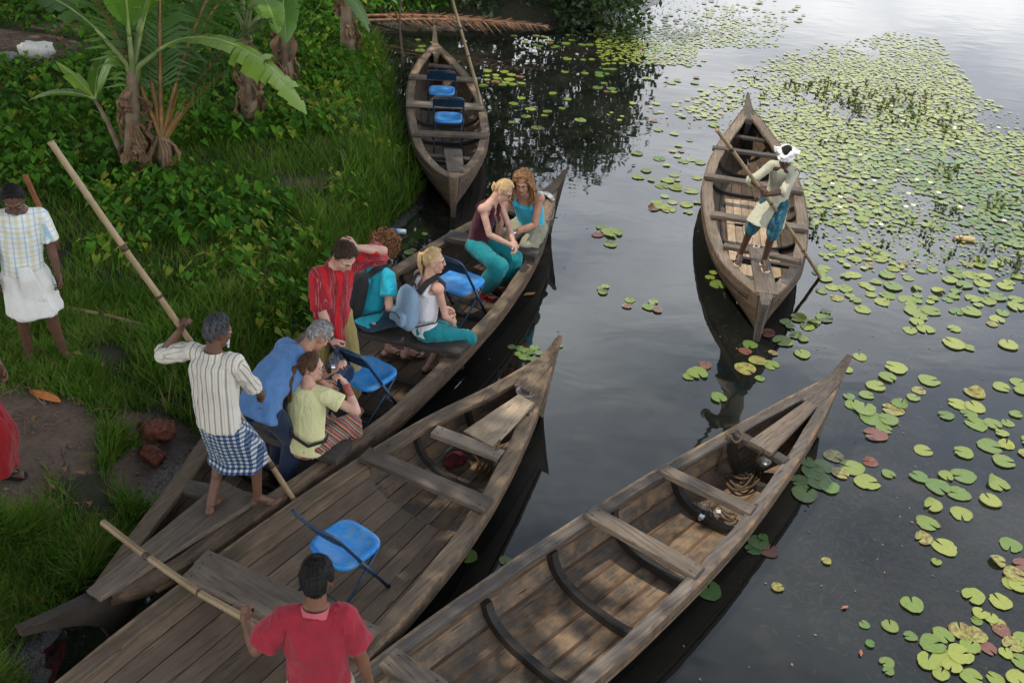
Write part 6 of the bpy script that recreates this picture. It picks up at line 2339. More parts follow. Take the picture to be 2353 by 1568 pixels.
# husk
a = on_land(104, 913)
m = MB()
m.rings([[V((x, w * math.cos(q), .02 + .035 * (1 - (x / .16) ** 2) * math.sin(q) * 1.0)) for q in [math.pi * k / 8 for k in range(9)]] + [V((x, w * .8 * math.cos(q), .012 + .022 * (1 - (x / .16) ** 2) * math.sin(q))) for q in [math.pi * k / 8 for k in range(8, -1, -1)]] for x, w in ((-.16, .006), (-.12, .03), (-.04, .045), (.05, .042), (.12, .028), (.16, .004))])
o = m.build('coconut_husk', plain('orange_husk', (.46, .15, .035), .8, .25, 20, bump=.4), None)
o.location = a
o.rotation_euler = (0, 0, R_(-22))
tag(o, 'orange piece of coconut husk on the bare path', 'husk')

# pebbles and clods on the bare earth
vs, fs = [], []
k0 = 0
rq = random.Random(8)
oct_ = np.array([(1, 0, 0), (0, 1, 0), (-1, 0, 0), (0, -1, 0), (0, 0, 1), (0, 0, -1.)])
of_ = np.array([(0, 1, 4), (1, 2, 4), (2, 3, 4), (3, 0, 4), (1, 0, 5), (2, 1, 5), (3, 2, 5), (0, 3, 5)])
for _ in range(900):
    q = on_land(rq.uniform(-30, 470), rq.uniform(870, 1180)) if rq.random() < .7 else on_land(rq.uniform(-30, 190), rq.uniform(90, 210))
    if soil_mask(np.array([q.x]), np.array([q.y]))[0] < .3:
        continue
    r = .006 + .02 * rq.random() ** 3
    vs.append(oct_ * np.array((r * rq.uniform(.7, 1.5), r * rq.uniform(.7, 1.5), r * .7)) + np.array((q.x, q.y, q.z + r * .2)) + np.random.default_rng(k0).standard_normal((6, 3)) * r * .15)
    fs.append(of_ + k0)
    k0 += 6
tag(mesh_np('pebbles', np.concatenate(vs), np.concatenate(fs), plain('pebble', (.13, .095, .07), .9, .6, 3), smooth=False), kind='stuff')

# rubble patch up the bank
M_FOAM = plain('white_foam', (.68, .66, .60), .8, .1, 20, bump=.3)
M_STONE = plain('grey_stone', (.26, .25, .235), .9, .3, 16, bump=.6)
rock(on_land(88, 133) + V((0, 0, .10)), (.22, .14, .10), 'white foam block with a yellow top on the rubble patch', M_FOAM, 'foam_block', 'litter', None, .2, 4.0)
rr_ = random.Random(12)
for k, (x, y, s_, lb) in enumerate(((20, 140, .16, 'pale grey stone at the left edge of the rubble patch'), (40, 152, .12, 'small pale stone between two larger ones on the rubble'), (56, 164, .10, 'smallest grey stone low on the rubble patch'), (6, 158, .14, 'grey stone cut by the left edge, low on the rubble'))):
    rock(on_land(x, y) + V((0, 0, .04)), (s_, s_ * .8, s_ * .6), lb, M_STONE, 'stone', 'stone', 'stones on the rubble patch', rr_.uniform(0, 3), 2.4)
# litter of dry twigs and leaves on the rubble and the path
m = MB()
for k in range(260):
    if k < 130:
        q = on_land(rr_.uniform(-20, 200), rr_.uniform(115, 215))
    else:
        q = on_land(rr_.uniform(-20, 760), rr_.uniform(540, 1000))
    a = rr_.uniform(0, 6.28)
    d = V((math.cos(a), math.sin(a), rr_.uniform(-.1, .25)))
    L = rr_.uniform(.05, .22)
    m.tube([q + V((0, 0, .02)) - d * L, q + V((0, 0, .05)), q + V((0, 0, .02)) + d * L + V((.02, .01, 0))], [.004, .005, .002], 4)
tag(m.build('dry_twigs', plain('twig', (.15, .10, .06), .9, .4), None), kind='stuff')
m = MB()
for k in range(300):
    q = on_land(rr_.uniform(-20, 900), rr_.uniform(40, 1560)) if k > 170 else on_land(rr_.uniform(-20, 220), rr_.uniform(30, 260))
    if land(np.array([q.x]), np.array([q.y]))[0] < .1:
        continue
    a, L = rr_.uniform(0, 6.28), rr_.uniform(.02, .05)
    d, s_ = V((math.cos(a), math.sin(a), .1)), V((-math.sin(a), math.cos(a), .2))
    q = q + V((0, 0, .03 + rr_.uniform(0, .06)))
    m.add([q - d * L, q + s_ * L * .4, q + d * L, q - s_ * L * .4 + V((0, 0, .02))], [(0, 1, 2, 3)])
tag(m.build('fallen_leaves', plain('fallen_leaf', (.24, .12, .045), .8, .6, 3), None), kind='stuff')

# dry palm frond lying on the far shore
a = at(1010, 72, .12)
fr = empty('dry_palm_frond', (a.x, a.y, .10), 0, 'fallen brown palm frond lying in the water beyond the tip of the far canoe', 'palm frond')
M_DRYFROND = plain('dry_frond', (.22, .115, .065), .85, .5, 9)
frond(fr, (-1.35, .0, .12), (1, -.05, .12), 3.4, .22, 90, .62, .016, .12, M_DRYFROND, 1.3)
frond(fr, (-1.6, .35, .10), (1, -.12, .14), 3.0, .30, 80, .55, .016, .12, M_DRYFROND, 1.5)

# ------------------------------------------------------------------ lily pads
PAD_STOPS = [(0.0, (.045, .115, .030)), (.30, (.095, .185, .045)), (.62, (.20, .27, .045)), (.88, (.33, .36, .07)), (.95, (.19, .095, .055)), (1.0, (.19, .065, .055))]
PAD = leafy('lily_pad', PAD_STOPS, .33, .22, spec=.5)
def pad_veins():
    t = NT('veined_lily_pad')
    co = t.n('TexCoord').outputs['Object']
    s_ = t.sep(co)
    ang = t.math('ARCTAN2', s_[1], s_[0])
    rad = t.n('VectorMath', {0: co}, operation='LENGTH').outputs['Value']
    rnd = t.rand()
    off = t.n('VectorMath', {0: co, 1: t.n('CombineXYZ', {'X': t.math('MULTIPLY', rnd, 40.0), 'Y': t.math('MULTIPLY', rnd, 17.0)}).outputs[0]}, operation='ADD').outputs[0]
    n1, n2 = t.noise(off, 2.2, 4, .6), t.noise(off, 9, 4, .6)
    f = t.math('ADD', t.n('Attribute', attribute_name='tone').outputs['Fac'], t.math('MULTIPLY_ADD', n1, .34, -.17))
    col = t.ramp(f, PAD_STOPS)
    vein = t.ramp(t.math('ABSOLUTE', t.math('SINE', t.math('MULTIPLY_ADD', n2, .5, t.math('MULTIPLY', ang, 7.0)))), [(.0, .38), (.16, 0.0)])
    col = t.mix(vein, col, (.30, .34, .12))
    rim = t.math('MULTIPLY', t.ramp(t.math('ADD', rad, t.math('MULTIPLY_ADD', n2, .36, -.18)), [(.86, 0.0), (1.0, .8)]), t.ramp(t.math('FRACT', t.math('MULTIPLY', rnd, 7.3)), [(.45, 0.0), (.75, 1.0)]))
    col = t.mix(rim, col, (.16, .075, .03))
    spot = t.math('MULTIPLY', t.ramp(t.noise(off, 5.5, 3, .5), [(.66, 0.0), (.70, .8)]), t.ramp(rnd, [(.5, 0.0), (.8, 1.0)]))
    col = t.mix(spot, col, (.11, .065, .03))
    t.P(Base_Color=col, Roughness=t.ramp(n1, [(.3, .22), (.7, .45)]), Normal=t.bump(t.math('ADD', vein, n2), .25, .05))
    tr = t.n('BsdfTranslucent', {'Color': t.mix(.5, col, (.25, .40, .04))})
    mx = t.n('MixShader', {'Fac': .22, 1: t.b.outputs[0], 2: tr.outputs[0]})
    t.t.links.new(mx.outputs[0], t.o.inputs['Surface'])
    return t.m
def pad_profile(seed, n=22, cup=.03, curl=0.0):
    r_ = np.random.default_rng(seed)
    w = np.linspace(.16, 2 * np.pi - .16, n)
    rad = 1 + .05 * np.sin(3 * w + r_.random() * 6) + .03 * r_.standard_normal(n)
    rad[0] *= .88
    rad[-1] *= .88
    mid = np.stack([np.cos(w) * .55, np.sin(w) * .55, .008 + 0 * w], 1)
    rim = np.stack([np.cos(w) * rad, np.sin(w) * rad, .012 + cup * r_.random(n) ** 2], 1)
    if curl:
        k = np.clip(rim @ np.array([math.cos(curl), math.sin(curl), 0]) - .35, 0, 1)
        rim[:, 2] += k * .55
        rim[:, :2] -= np.array([math.cos(curl), math.sin(curl)]) * (k ** 1.4)[:, None] * .5
    v = np.concatenate([[[0.06, 0, .004]], mid, rim])
    f = [(0, 1 + i, 2 + i) for i in range(n - 1)]
    for i in range(n - 1):
        f += [(1 + i, 1 + n + i, 2 + n + i), (1 + i, 2 + n + i, 2 + i)]
    return v, np.array(f)
PAD_NEAR = pad_veins()
PROFS = [pad_profile(s, 22, (.02, .05, .03, .09)[s % 4], 0 if s < 9 else 1.0 + s) for s in range(12)]
FAR_PROFS = [pad_profile(s, 10, .06) for s in range(20, 26)]
placed = {}
def free(x, y, r, tight=.86):
    k = (int(math.floor(x / .4)), int(math.floor(y / .4)))
    for i in (-1, 0, 1):
        for j in (-1, 0, 1):
            for (a, b_, q) in placed.get((k[0] + i, k[1] + j), ()):
                if (a - x) ** 2 + (b_ - y) ** 2 < ((q + r) * tight) ** 2:
                    return False
    return True
def claim(x, y, r):
    placed.setdefault((int(math.floor(x / .4)), int(math.floor(y / .4))), []).append((x, y, r))
_boats = [(BF, .02), (BR, .02), (BT, .02), (BM, .02), (BN, .02)]
def in_boat(x, y, r=0.0):
    for bt, g in _boats:
        q = bt.Mi @ V((x, y, 0))
        if bt.T[0] - .1 < q.x < bt.T[-1] + .1:
            c, hw = np.interp(q.x, bt.T, bt.c), np.interp(q.x, bt.T, bt.b)
            if abs(q.y - c) < hw * .98 + r * .7:
                return True
    return False
pads = []      # (x, y, r, tone, kind, region)
rp = random.Random(21)
def try_pad(px, py, r, tone, region, tight=.86, curl=False):
    p = at(px, py, 0)
    if in_boat(p.x, p.y, r) or (region != MAT and land(np.array([p.x]), np.array([p.y]))[0] > -.05) or not free(p.x, p.y, r, tight):
        return False
    claim(p.x, p.y, r)
    pads.append((p.x, p.y, r, tone, curl, region))
    return True
NEAR, LOWER, MAT, SHORE, FARW, BOATSIDE = range(6)
# pads that stand out, one by one: x, y, radius in pixels, tone (dark beside the canoes: their shade painted in), curled
HAND = [(1627, 1356, 33, .22, 0), (1075, 1281, 24, .45, 0), (1160, 1288, 15, .4, 0), (1742, 1246, 26, .2, 0), (1730, 1262, 20, .15, 0), (1766, 1265, 24, .94, 0), (1752, 1235, 12, .2, 0), (1852, 1062, 20, .2, 0), (1868, 1085, 30, .22, 0), (1890, 1072, 26, .3, 0),
        (1880, 1105, 34, .3, 0), (1905, 1120, 24, .35, 0), (1930, 1088, 22, .93, 0), (1915, 1048, 24, .93, 0), (1848, 1135, 32, .35, 0), (1835, 1105, 22, .2, 0), (1998, 1062, 18, .98, 1), (2040, 1090, 16, .5, 0),
        (2168, 1257, 30, .82, 0), (2120, 1237, 22, .85, 1), (2150, 1292, 12, .6, 0), (2290, 1290, 20, .9, 1), (2235, 1370, 26, .8, 0), (2297, 1382, 27, .82, 0), (2250, 1410, 18, .8, 0), (2275, 1420, 18, .82, 0), (2290, 1432, 20, .8, 0), (2243, 1426, 14, .5, 0),
        (2140, 1480, 30, .5, 0), (2165, 1460, 26, .5, 0), (2130, 1520, 26, .8, 0), (2170, 1512, 32, .82, 0), (2205, 1505, 30, .82, 0), (2185, 1530, 24, .8, 0), (2160, 1548, 22, .78, 0), (2090, 1462, 16, .4, 0), (2205, 1450, 28, .94, 0), (2240, 1460, 26, .94, 1), (2300, 1448, 22, .97, 0), (2325, 1480, 24, .94, 0), (2348, 1470, 24, .6, 0), (2310, 1500, 18, .8, 0), (2270, 1490, 20, .94, 0), (2345, 1520, 24, .55, 0), (2040, 1542, 14, .35, 0), (2335, 1560, 26, .8, 0), (2285, 1560, 22, .6, 0),
        (2330, 1320, 26, .93, 0), (2320, 1340, 20, .8, 0), (2340, 1345, 24, .8, 0), (2350, 1300, 24, .93, 0), (1985, 1435, 13, .4, 0), (1998, 1480, 12, .3, 0), (1785, 1350, 15, .92, 0), (1897, 1290, 12, .92, 0),
        (1975, 820, 18, .7, 0), (1945, 850, 15, .75, 0), (1602, 858, 25, .6, 0), (1582, 866, 14, .55, 0), (1650, 915, 20, .45, 0), (1712, 848, 26, .96, 0), (1740, 830, 22, .93, 0), (1770, 838, 20, .5, 0), (1620, 840, 16, .92, 0), (1745, 870, 12, .5, 0),
        (1648, 655, 20, .5, 0), (1630, 640, 12, .6, 0), (1660, 640, 10, .95, 0), (1690, 672, 8, .95, 0), (1638, 628, 10, .7, 0), (1797, 785, 24, .5, 0), (1762, 768, 18, .97, 1), (1830, 772, 18, .45, 0), (1845, 780, 14, .5, 0), (1815, 752, 12, .4, 0), (1825, 1042, 22, .25, 0), (1775, 812, 12, .94, 0),
        (1175, 798, 10, .45, 0), (1195, 803, 12, .5, 0), (1228, 800, 12, .5, 0), (1212, 810, 14, .5, 0), (1236, 812, 10, .45, 0), (1205, 822, 14, .4, 0), (1222, 826, 10, .5, 0), (1190, 815, 10, .5, 0), (1285, 795, 9, .6, 0),
        (1382, 524, 14, .35, 0), (1405, 536, 26, .55, 0), (1402, 562, 17, .6, 0), (1372, 540, 14, .93, 0), (1385, 672, 13, .6, 0), (1390, 660, 10, .65, 0), (1378, 664, 8, .7, 0), (1447, 690, 13, .65, 0), (1490, 706, 16, .6, 0), (1500, 695, 12, .6, 0), (1510, 714, 12, .93, 0), (1440, 704, 12, .97, 1),
        (1520, 475, 22, .75, 0), (1535, 482, 18, .75, 0), (1508, 466, 14, .7, 0), (1545, 466, 12, .7, 0), (1500, 480, 14, .95, 1), (975, 540, 8, .4, 0), (940, 582, 12, .5, 0), (950, 576, 8, .95, 0),
        (2190, 790, 28, .85, 0), (2225, 800, 14, .7, 0), (2315, 793, 24, .85, 0), (2057, 846, 26, .85, 0), (2278, 745, 14, .85, 0), (2105, 715, 30, .6, 0), (2085, 690, 24, .6, 0), (1960, 632, 18, .82, 0), (1985, 655, 14, .8, 0), (2300, 890, 20, .7, 0), (2340, 880, 20, .6, 0), (2120, 1035, 22, .7, 0), (2050, 942, 26, .94, 0), (2000, 960, 30, .5, 0), (2010, 1000, 28, .94, 0), (2030, 985, 20, .4, 0), (1960, 930, 22, .5, 0), (1985, 940, 28, .5, 0), (2040, 965, 24, .5, 0), (1950, 912, 14, .4, 0), (1990, 908, 18, .5, 0)]
for (x, y, rpx, tn, cu) in HAND:
    v = at(x, y, 0) - EYE
    rr = rpx / FPX * v.dot(_F)
    p = at(x, y, 0)
    claim(p.x, p.y, rr * .6)
    pads.append((p.x, p.y, rr, tn + rp.uniform(-.04, .04), bool(cu), BOATSIDE if x < 1560 else (LOWER if y > 700 else MAT)))
def tone(lo, hi, red=.08):
    red *= .7
    return rp.uniform(.91, 1.0) if rp.random() < red else rp.uniform(lo, hi)
def cloud_of(cx, cy, sx, sy, n, r0, r1, lo, hi, region, red=.1, tight=.8):
    for _ in range(int(n * .5)):
        try_pad(rp.gauss(cx, sx), rp.gauss(cy, sy), rp.uniform(r0, r1), tone(lo, hi, red), region, tight, rp.random() < .08)
for c in ((2190, 930, 40, 22, 22), (2230, 970, 35, 25, 26), (2290, 1000, 45, 25, 26), (2170, 1120, 40, 18, 26), (2215, 1150, 40, 18, 20), (2170, 1180, 40, 22, 16), (2270, 1080, 50, 25, 16), (2330, 1060, 30, 30, 14), (2090, 890, 30, 10, 8), (2330, 960, 20, 20, 10), (2120, 1090, 30, 12, 10), (1960, 1090, 14, 14, 6), (2150, 720, 50, 20, 16), (2230, 700, 55, 22, 30), (2300, 690, 45, 25, 26), (2270, 640, 60, 20, 26), (2170, 655, 50, 14, 18), (1870, 740, 20, 8, 8), (2090, 760, 25, 10, 8), (2240, 1420, 30, 20, 8), (2270, 1520, 40, 25, 10), (2190, 1480, 50, 25, 8), (2330, 1250, 20, 20, 8), (2520, 720, 90, 40, 60), (2560, 960, 90, 60, 50), (2520, 1300, 70, 60, 30), (2480, 1500, 50, 40, 30)):
    cloud_of(*c, .06, .115, .35, .85, LOWER)
# the dense mat: how thickly it grows, by place in the water
def mat_density(px, py):
    d = 0.0
    top = np.interp(px, [1560, 1700, 1900, 2050, 2150, 2250, 2352], [230, 150, 95, 72, 84, 215, 262])
    bot = np.interp(px, [1560, 1700, 1840, 1900, 2000, 2150, 2260, 2352], [300, 330, 520, 600, 625, 640, 650, 660])
    if top < py < bot:
        d = min(1, (py - top) / 90, (bot - py) / 60 + .15) * np.interp(px, [1560, 1680, 1800, 1950], [.15, .42, .8, 1.0])
    if 0 < py < 110 and 1430 < px < 1800:
        d = max(d, .45 * (1 - (px - 1430) / 420))
    if 45 < py < 150 and 1330 < px < 1600:
        d = max(d, .40)
    return d
def px_of(x, y, z=0):
    v = V((x, y, z)) - EYE
    zz = v.dot(_F)
    return 1176 + FPX * v.dot(_R) / zz, 784 - FPX * v.dot(_U) / zz
n_try = 0
while n_try < 140000:
    n_try += 1
    # even over the water itself
    p = (rp.uniform(1.2, 13.0), rp.uniform(8.6, 26.0))
    v = V((p[0], p[1], 0)) - EYE
    zz = v.dot(_F)
    x, y = 1176 + FPX * v.dot(_R) / zz, 784 - FPX * v.dot(_U) / zz
    if not (1300 < x < 3000 and -30 < y < 680):
        continue
    g = vnoise(np.array([[p[0] * .75, p[1] * .55, 3.0]]))[0] * .55 + vnoise(np.array([[p[0] * 2.1, p[1] * 1.6, 8.0]]))[0] * .3
    if rp.random() > mat_density(min(x, 2350), y) * (.60 + g * 2.6):
        continue
    gg = vnoise(np.array([[p[0] * .5, p[1] * .42, 12.0]]))[0]
    mat_tone = np.interp(y, [90, 200, 330, 420, 520, 620], [.62, .82, .84, .62, .54, .70]) + gg * .24  # pads yellowest in a band across the upper mat
    f_ = np.interp(y, [120, 300, 480], [.62, .8, 1.0])
    try_pad(x, y, (.040 + .062 * rp.random() ** 1.5) * f_, tone(max(.1, mat_tone - .18), min(.88, mat_tone + .16), .04), MAT, .82)
# loose pads on open water
for (x0, y0, x1, y1, n, lo, hi, rg) in ((1450, 100, 1640, 420, 38, .3, .7, FARW), (1520, 330, 1640, 520, 26, .5, .8, FARW), (1110, 165, 1200, 200, 34, .6, .85, SHORE), (1170, 195, 1340, 300, 14, .4, .8, SHORE), (1180, 80, 1440, 115, 34, .35, .65, SHORE), (1290, 115, 1440, 215, 22, .3, .6, SHORE), (1400, 30, 1560, 100, 60, .2, .6, SHORE), (1560, 0, 1900, 60, 40, .3, .6, FARW), (1870, 590, 2352, 720, 85, .55, .85, LOWER), (1700, 700, 1900, 820, 14, .3, .7, LOWER), (1930, 820, 2352, 1200, 10, .3, .8, LOWER), (1900, 1180, 2352, 1568, 7, .4, .9, LOWER), (960, 90, 1010, 120, 8, .4, .6, SHORE)):
    for _ in range(n):
        try_pad(rp.uniform(x0, x1), rp.uniform(y0, y1), rp.uniform(.05, .10), tone(lo, hi, .10), rg, .85, rp.random() < .05)

def seen_size(q):
    v = V((q[0], q[1], 0)) - EYE
    zz = v.dot(_F)
    x, y = 1176 + FPX * v.dot(_R) / zz, 784 - FPX * v.dot(_U) / zz
    return q[2] / zz * (1 if -10 < x < 2362 and -10 < y < 1578 else 0)
order = sorted(range(len(pads)), key=lambda i: -seen_size(pads[i]))
singles, rest = set(order[:296]), order[296:]
HUE = [(.30, 'dark green'), (.48, 'mid green'), (.64, 'light green'), (.90, 'yellow-green'), (2, 'reddish')]
MARKS = [('the nearest canoe\'s bow tip', 1950, 830), ('the nearest canoe\'s right rail', 1790, 1180), ('the nearest canoe\'s far right side', 1870, 1070), ('the middle canoe\'s bow tip', 1260, 800), ('the tourist canoe\'s bow', 1330, 480),
         ('the stern of the boatman\'s canoe', 1760, 760), ('the boatman\'s dark reflection', 1690, 890), ('the foot of the boatman\'s pole', 1890, 660), ('the boatman\'s right-hand rail', 1880, 480), ('the bow of the boatman\'s canoe', 1730, 240), ('the boatman\'s left-hand rail', 1590, 470),
         ('the yellowed floating bottle', 2216, 560), ('the upright weed tufts', 2000, 240), ('the far canoe\'s leaning pole', 1160, 210), ('the far-shore bush', 1350, 110), ('the bottom right corner', 2290, 1500), ('the lower right edge', 2320, 1320), ('the right edge halfway down', 2300, 850), ('the middle of the right-hand water', 2150, 720), ('the drowned brown weed', 2120, 1260), ('the open water right of the nearest bow', 2040, 980), ('the right edge above the bottle', 2310, 460), ('the clear bottle by the bank', 920, 545), ('the open water before the canoes', 1460, 620), ('the right edge below the mat', 2300, 1040)]
SPECIAL = {0: 'large shade-darkened green lily pad alone against the right side of the nearest canoe', 1: 'yellowing lily pad in the dark water right of the middle canoe\'s side', 18: 'bright yellow round lily pad with a clear notch, beside a folded one',
           57: 'red lily pad in the boatman\'s reflection'}
def pad_label(i):
    x, y, r, tn, cu, rg = pads[i]
    v = V((x, y, 0)) - EYE
    zz = v.dot(_F)
    px, py = 1176 + FPX * v.dot(_R) / zz, 784 - FPX * v.dot(_U) / zz
    hue = next(h for q, h in HUE if tn < q)
    mk = min(MARKS, key=lambda m: (m[1] - px) ** 2 + ((m[2] - py) * 1.4) ** 2)[0]
    near = sum(1 for j, q in enumerate(pads) if j != i and (q[0] - x) ** 2 + (q[1] - y) ** 2 < .30 ** 2)
    size = 'large ' if r > .098 else ('small ' if r < .072 else '')
    how = 'lone' if near == 0 else ('paired' if near == 1 else ('grouped' if near < 4 else 'crowded'))
    return '%s%s %s%s lily pad near %s' % (size, how, hue, ' curled' if cu else '', mk)
by_lab = {}
for i in order[:296]:
    by_lab.setdefault(SPECIAL.get(i) or pad_label(i), []).append(i)
PAD_LABEL = {}
NTH = ['first', 'second', 'third', 'fourth', 'fifth', 'sixth', 'seventh', 'eighth', 'ninth', 'tenth', 'eleventh', 'twelfth', 'thirteenth', 'fourteenth', 'fifteenth', 'sixteenth', 'seventeenth', 'eighteenth', 'nineteenth', 'twentieth', 'twenty-first', 'twenty-second', 'twenty-third', 'twenty-fourth']
for lb, ii in by_lab.items():
    ii.sort(key=lambda j: (V((pads[j][0], pads[j][1], 0)) - EYE).dot(_R) / (V((pads[j][0], pads[j][1], 0)) - EYE).dot(_F))
    for q, j in enumerate(ii):
        n = len(ii)
        PAD_LABEL[j] = lb if n == 1 else lb + ', ' + (('leftmost' if q == 0 else 'rightmost' if q == n - 1 else 'middle one') if n <= 3 else NTH[min(q, 23)] + ' from left')
pad_mesh = {}
for i in order[:296]:
    x, y, r, tn, cu, rg = pads[i]
    k = (rp.randrange(9, 12) if cu else rp.randrange(0, 9))
    tq = round(min(1, max(0, tn)) * 11) / 11
    key = (k, tq)
    if key not in pad_mesh:
        v, f = PROFS[k]
        o = mesh_np('lily_pad', v, f, PAD_NEAR, {'tone': np.full(len(v), tq)})
        pad_mesh[key] = o.data
    else:
        o = link('lily_pad', pad_mesh[key])
    o.location = (x, y, .004 + rp.uniform(0, .012))
    o.scale = (r, r * rp.uniform(.88, 1.0), r)
    o.rotation_euler = (rp.uniform(-.03, .03), rp.uniform(-.03, .03), rp.uniform(0, 6.28))
    tag(o, PAD_LABEL[i], 'lily pad', 'lily pads on the pond')
vs, fs, tn_ = [], [], []
k0 = 0
for i in rest:
    x, y, r, t, cu, rg = pads[i]
    v, f = FAR_PROFS[rp.randrange(6)]
    a = rp.uniform(0, 6.28)
    ca, sa = math.cos(a), math.sin(a)
    tilt = rp.uniform(-.06, .06)
    q = np.stack([x + r * (v[:, 0] * ca - v[:, 1] * sa), y + r * (v[:, 0] * sa + v[:, 1] * ca), .006 + rp.uniform(0, .01) + r * (v[:, 2] + (v[:, 0] + 1) * abs(tilt))], 1)
    vs.append(q)
    fs.append(f + k0)
    tn_.append(np.full(len(v), t))
    k0 += len(v)
tag(mesh_np('far_lily_pads', np.concatenate(vs), np.concatenate(fs), PAD, {'tone': np.concatenate(tn_)}), kind='stuff')

# scraps of leaf and small young pads between the big ones
vs, fs, tn_ = [], [], []
k0 = 0
for _ in range(30000):
    x, y = rp.uniform(1.2, 9.6), rp.uniform(8.6, 26.0)
    px, py = px_of(x, y)
    if not (1380 < px < 2400 and 0 < py < 680) or rp.random() > mat_density(min(px, 2350), py) * .8 or in_boat(x, y, .03):
        continue
    L, a = rp.uniform(.012, .038), rp.uniform(0, 6.28)
    d, s_ = np.array((math.cos(a), math.sin(a), rp.uniform(-.05, .25))), np.array((-math.sin(a), math.cos(a), 0))
    c = np.array((x, y, .010 + abs(d[2]) * L))
    vs.append(np.stack([c - d * L, c + s_ * L * .7, c + d * L, c - s_ * L * .7]))
    fs.append(np.arange(4) + k0)
    tn_.append(np.full(4, tone(.3, .88, .14)))
    k0 += 4
tag(mesh_np('leaf_scraps', np.concatenate(vs), np.stack(fs), PAD, {'tone': np.concatenate(tn_)}), kind='stuff')

# specks drifting on the open water
vs, fs = [], []
k0 = 0
while k0 < 4 * 420:
    x, y = rp.uniform(-.8, 6.5), rp.uniform(3.8, 17)
    if in_boat(x, y, .04) or vnoise(np.array([[x * .9, y * .9, 5.0]]))[0] < -.1:
        continue
    L, a = rp.uniform(.004, .016), rp.uniform(0, 6.28)
    d, s_ = np.array((math.cos(a), math.sin(a), .1)), np.array((-math.sin(a), math.cos(a), 0))
    c = np.array((x, y, .006))
    vs.append(np.stack([c - d * L, c + s_ * L * .6, c + d * L, c - s_ * L * .6]))
    fs.append(np.arange(4) + k0)
    k0 += 4
tag(mesh_np('floating_specks', np.concatenate(vs), np.stack(fs), plain('speck', (.16, .13, .08), .8, .8, 2, bump=0), smooth=False), kind='stuff')

# stalks and weed just under the surface
m = MB()
for i in order[:260]:
    x, y, r, t, cu, rg = pads[i]
    if rg not in (LOWER, BOATSIDE):
        continue
    for _ in range(rp.choice((0, 1, 1, 2))):
        a = rp.gauss(-.9, .9)
        L = rp.uniform(.15, .5)
        pts = [V((x, y, -.004))]
        for k in range(5):
            a += rp.uniform(-.35, .35)
            pts.append(pts[-1] + V((math.cos(a), math.sin(a), 0)) * L / 5 + V((0, 0, -.006)))
        m.tube(pts, .0042, 4)
tag(m.build('lily_stalks', plain('lily_stalk', (.34, .30, .12), .6, .4, 6), None), kind='stuff')
vs, fs, tn_ = [], [], []
k0 = 0
for (cx, cy, sx, sy, n) in ((2130, 1270, 90, 60, 500), (1930, 1120, 45, 60, 330), (2230, 1400, 80, 50, 500), (2080, 1400, 120, 60, 500), (2270, 1500, 70, 50, 450), (2100, 1130, 80, 40, 400), (2020, 980, 50, 30, 200), (1720, 740, 60, 40, 160), (2250, 1180, 70, 50, 400), (2150, 800, 110, 50, 300), (1990, 700, 70, 30, 160), (1850, 1280, 60, 60, 100), (2180, 1250, 110, 90, 700), (2300, 1390, 60, 60, 400), (2050, 1330, 90, 60, 300)):
    for _ in range(n):
        p = at(rp.gauss(cx, sx), rp.gauss(cy, sy), 0)
        if in_boat(p.x, p.y, .05):
            continue
        L, a = rp.uniform(.015, .06), rp.uniform(0, 6.28)
        d, s_ = np.array((math.cos(a), math.sin(a), rp.uniform(-.25, .05))), np.array((-math.sin(a), math.cos(a), 0))
        c = np.array((p.x, p.y, -rp.uniform(.008, .07)))
        vs.append(np.stack([c - d * L, c + s_ * L * .3, c + d * L, c - s_ * L * .3]))
        fs.append(np.arange(4) + k0)
        tn_.append(np.full(4, rp.random()))
        k0 += 4
M_WEED = leafy('pond_weed', [(0, (.17, .075, .045)), (.5, (.34, .19, .10)), (1, (.30, .30, .11))], .7, .1)
tag(mesh_np('drowned_weed', np.concatenate(vs), np.stack(fs), M_WEED, {'tone': np.concatenate(tn_)}), kind='stuff')
# dark upright weed standing out of the mat
vs, fs, tn_ = [], [], []
k0 = 0
for (cx, cy, sx, sy, n) in ((1960, 222, 75, 12, 170), (2050, 250, 60, 12, 130), (2110, 275, 40, 9, 60), (1880, 200, 45, 6, 60), (2160, 300, 30, 8, 40), (2180, 390, 20, 8, 30), (2170, 480, 12, 5, 20), (2310, 470, 30, 14, 40), (2345, 610, 12, 14, 26), (1940, 330, 60, 20, 20), (1880, 520, 20, 10, 20), (2250, 590, 40, 12, 30), (2100, 545, 40, 10, 26), (1230, 70, 60, 4, 20)):
    for _ in range(n // 2):
        p = at(rp.gauss(cx, sx * 1.25), rp.gauss(cy, sy * 1.4), 0)
        hgt, a = rp.uniform(.03, .085), rp.uniform(0, 6.28)
        b_ = np.array((p.x, p.y, 0))
        for j in range(4):
            w = a + j * 1.6
            d = np.array((math.cos(w) * .35, math.sin(w) * .35, 1)) * hgt
            s_ = np.array((-math.sin(w), math.cos(w), 0)) * .016
            vs.append(np.stack([b_ - s_ * .5, b_ + d * .5 - s_, b_ + d + np.array((math.cos(w), math.sin(w), 0)) * hgt * .25, b_ + d * .5 + s_]))
            fs.append(np.arange(4) + k0)
            tn_.append(np.full(4, rp.random()))
            k0 += 4
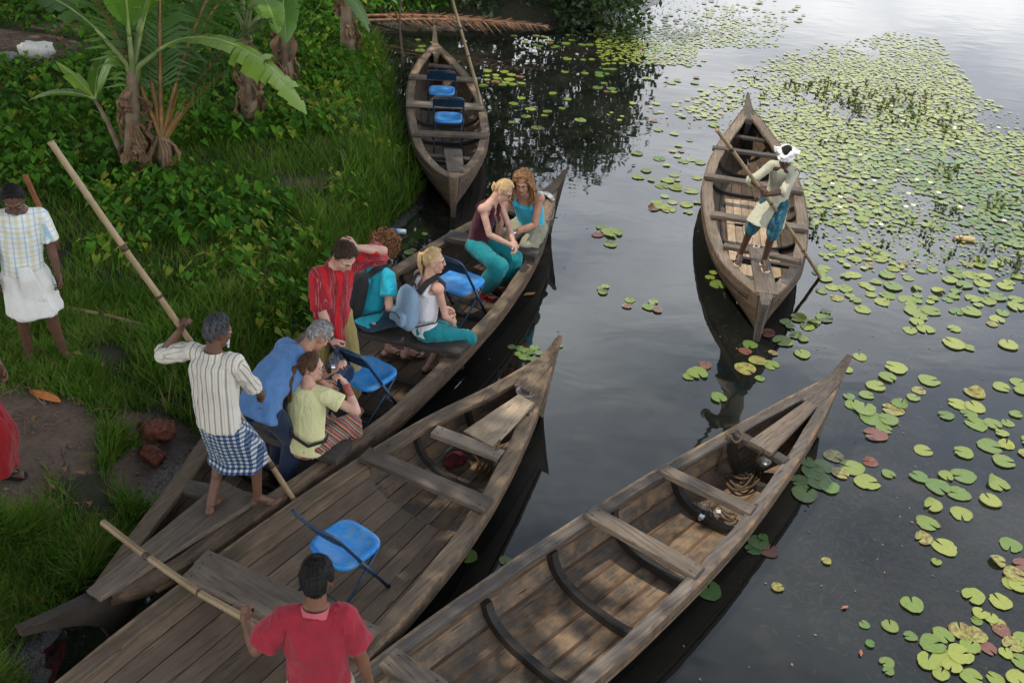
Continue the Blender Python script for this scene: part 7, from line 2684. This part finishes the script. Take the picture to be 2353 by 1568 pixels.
M_REED = leafy('water_weed', [(0, (.03, .045, .015)), (.6, (.06, .10, .025)), (1, (.10, .075, .035))], .5, .15)
tag(mesh_np('upright_water_weed', np.concatenate(vs), np.stack(fs), M_REED, {'tone': np.concatenate(tn_)}), kind='stuff')
# drifting leaves
for (x, y, L, c, lab) in ((1216, 676, .075, (.34, .17, .045), 'orange fallen leaf on the water beside the tourist canoe'), (1977, 1500, .03, (.3, .1, .06), 'tiny red leaf drifting below the nearest canoe'), (1455, 380, .05, (.06, .045, .03), 'dark twig leaf drifting beyond the bow of the tourist canoe'), (2530 - 590, 1395, .03, (.35, .14, .1), 'small pink petal drifting on the dark water')):
    p = at(x, y, .008)
    o = MB().add([(-L, 0, .002), (-.3 * L, .4 * L, .012), (.5 * L, .34 * L, .004), (L, 0, .012), (.5 * L, -.36 * L, .006), (-.3 * L, -.38 * L, .014)], [(0, 1, 2, 3, 4, 5)]).build('drifting_leaf', plain('drift_leaf', c, .6, .3), None)
    o.location = p
    o.rotation_euler = (0, 0, rp.uniform(0, 3))
    tag(o, lab, 'leaf', 'drifting leaves')
# white and yellow lily flowers
FL = {}
M_PETAL = plain('petal', (.75, .70, .60), .5, .1, bump=0)
for k in range(24):
    for _ in range(40):
        x, y = rp.uniform(1850, 2340), rp.uniform(240, 560)
        if mat_density(x, y) > .5:
            break
    p = at(x, y, .03)
    m = MB()
    for j in range(8):
        w = j * .785
        d, s_ = V((math.cos(w), math.sin(w), .9)), V((-math.sin(w), math.cos(w), 0))
        m.add([V((0, 0, 0)), d * .022 + s_ * .010, d * .042, d * .022 - s_ * .010], [(0, 1, 2, 3)])
    o = m.build('lily_flower', M_PETAL, None)
    o.location = p
    mk_ = min(MARKS, key=lambda m: (m[1] - x) ** 2 + ((m[2] - y) * 1.4) ** 2)[0]
    FL[mk_] = FL.get(mk_, 0) + 1
    tag(o, 'tiny white flower among pads near %s%s' % (mk_, '' if FL[mk_] == 1 else ', ' + NTH[min(11, FL[mk_] - 1)] + ' one'), 'flower', 'white lily flowers in the mat')
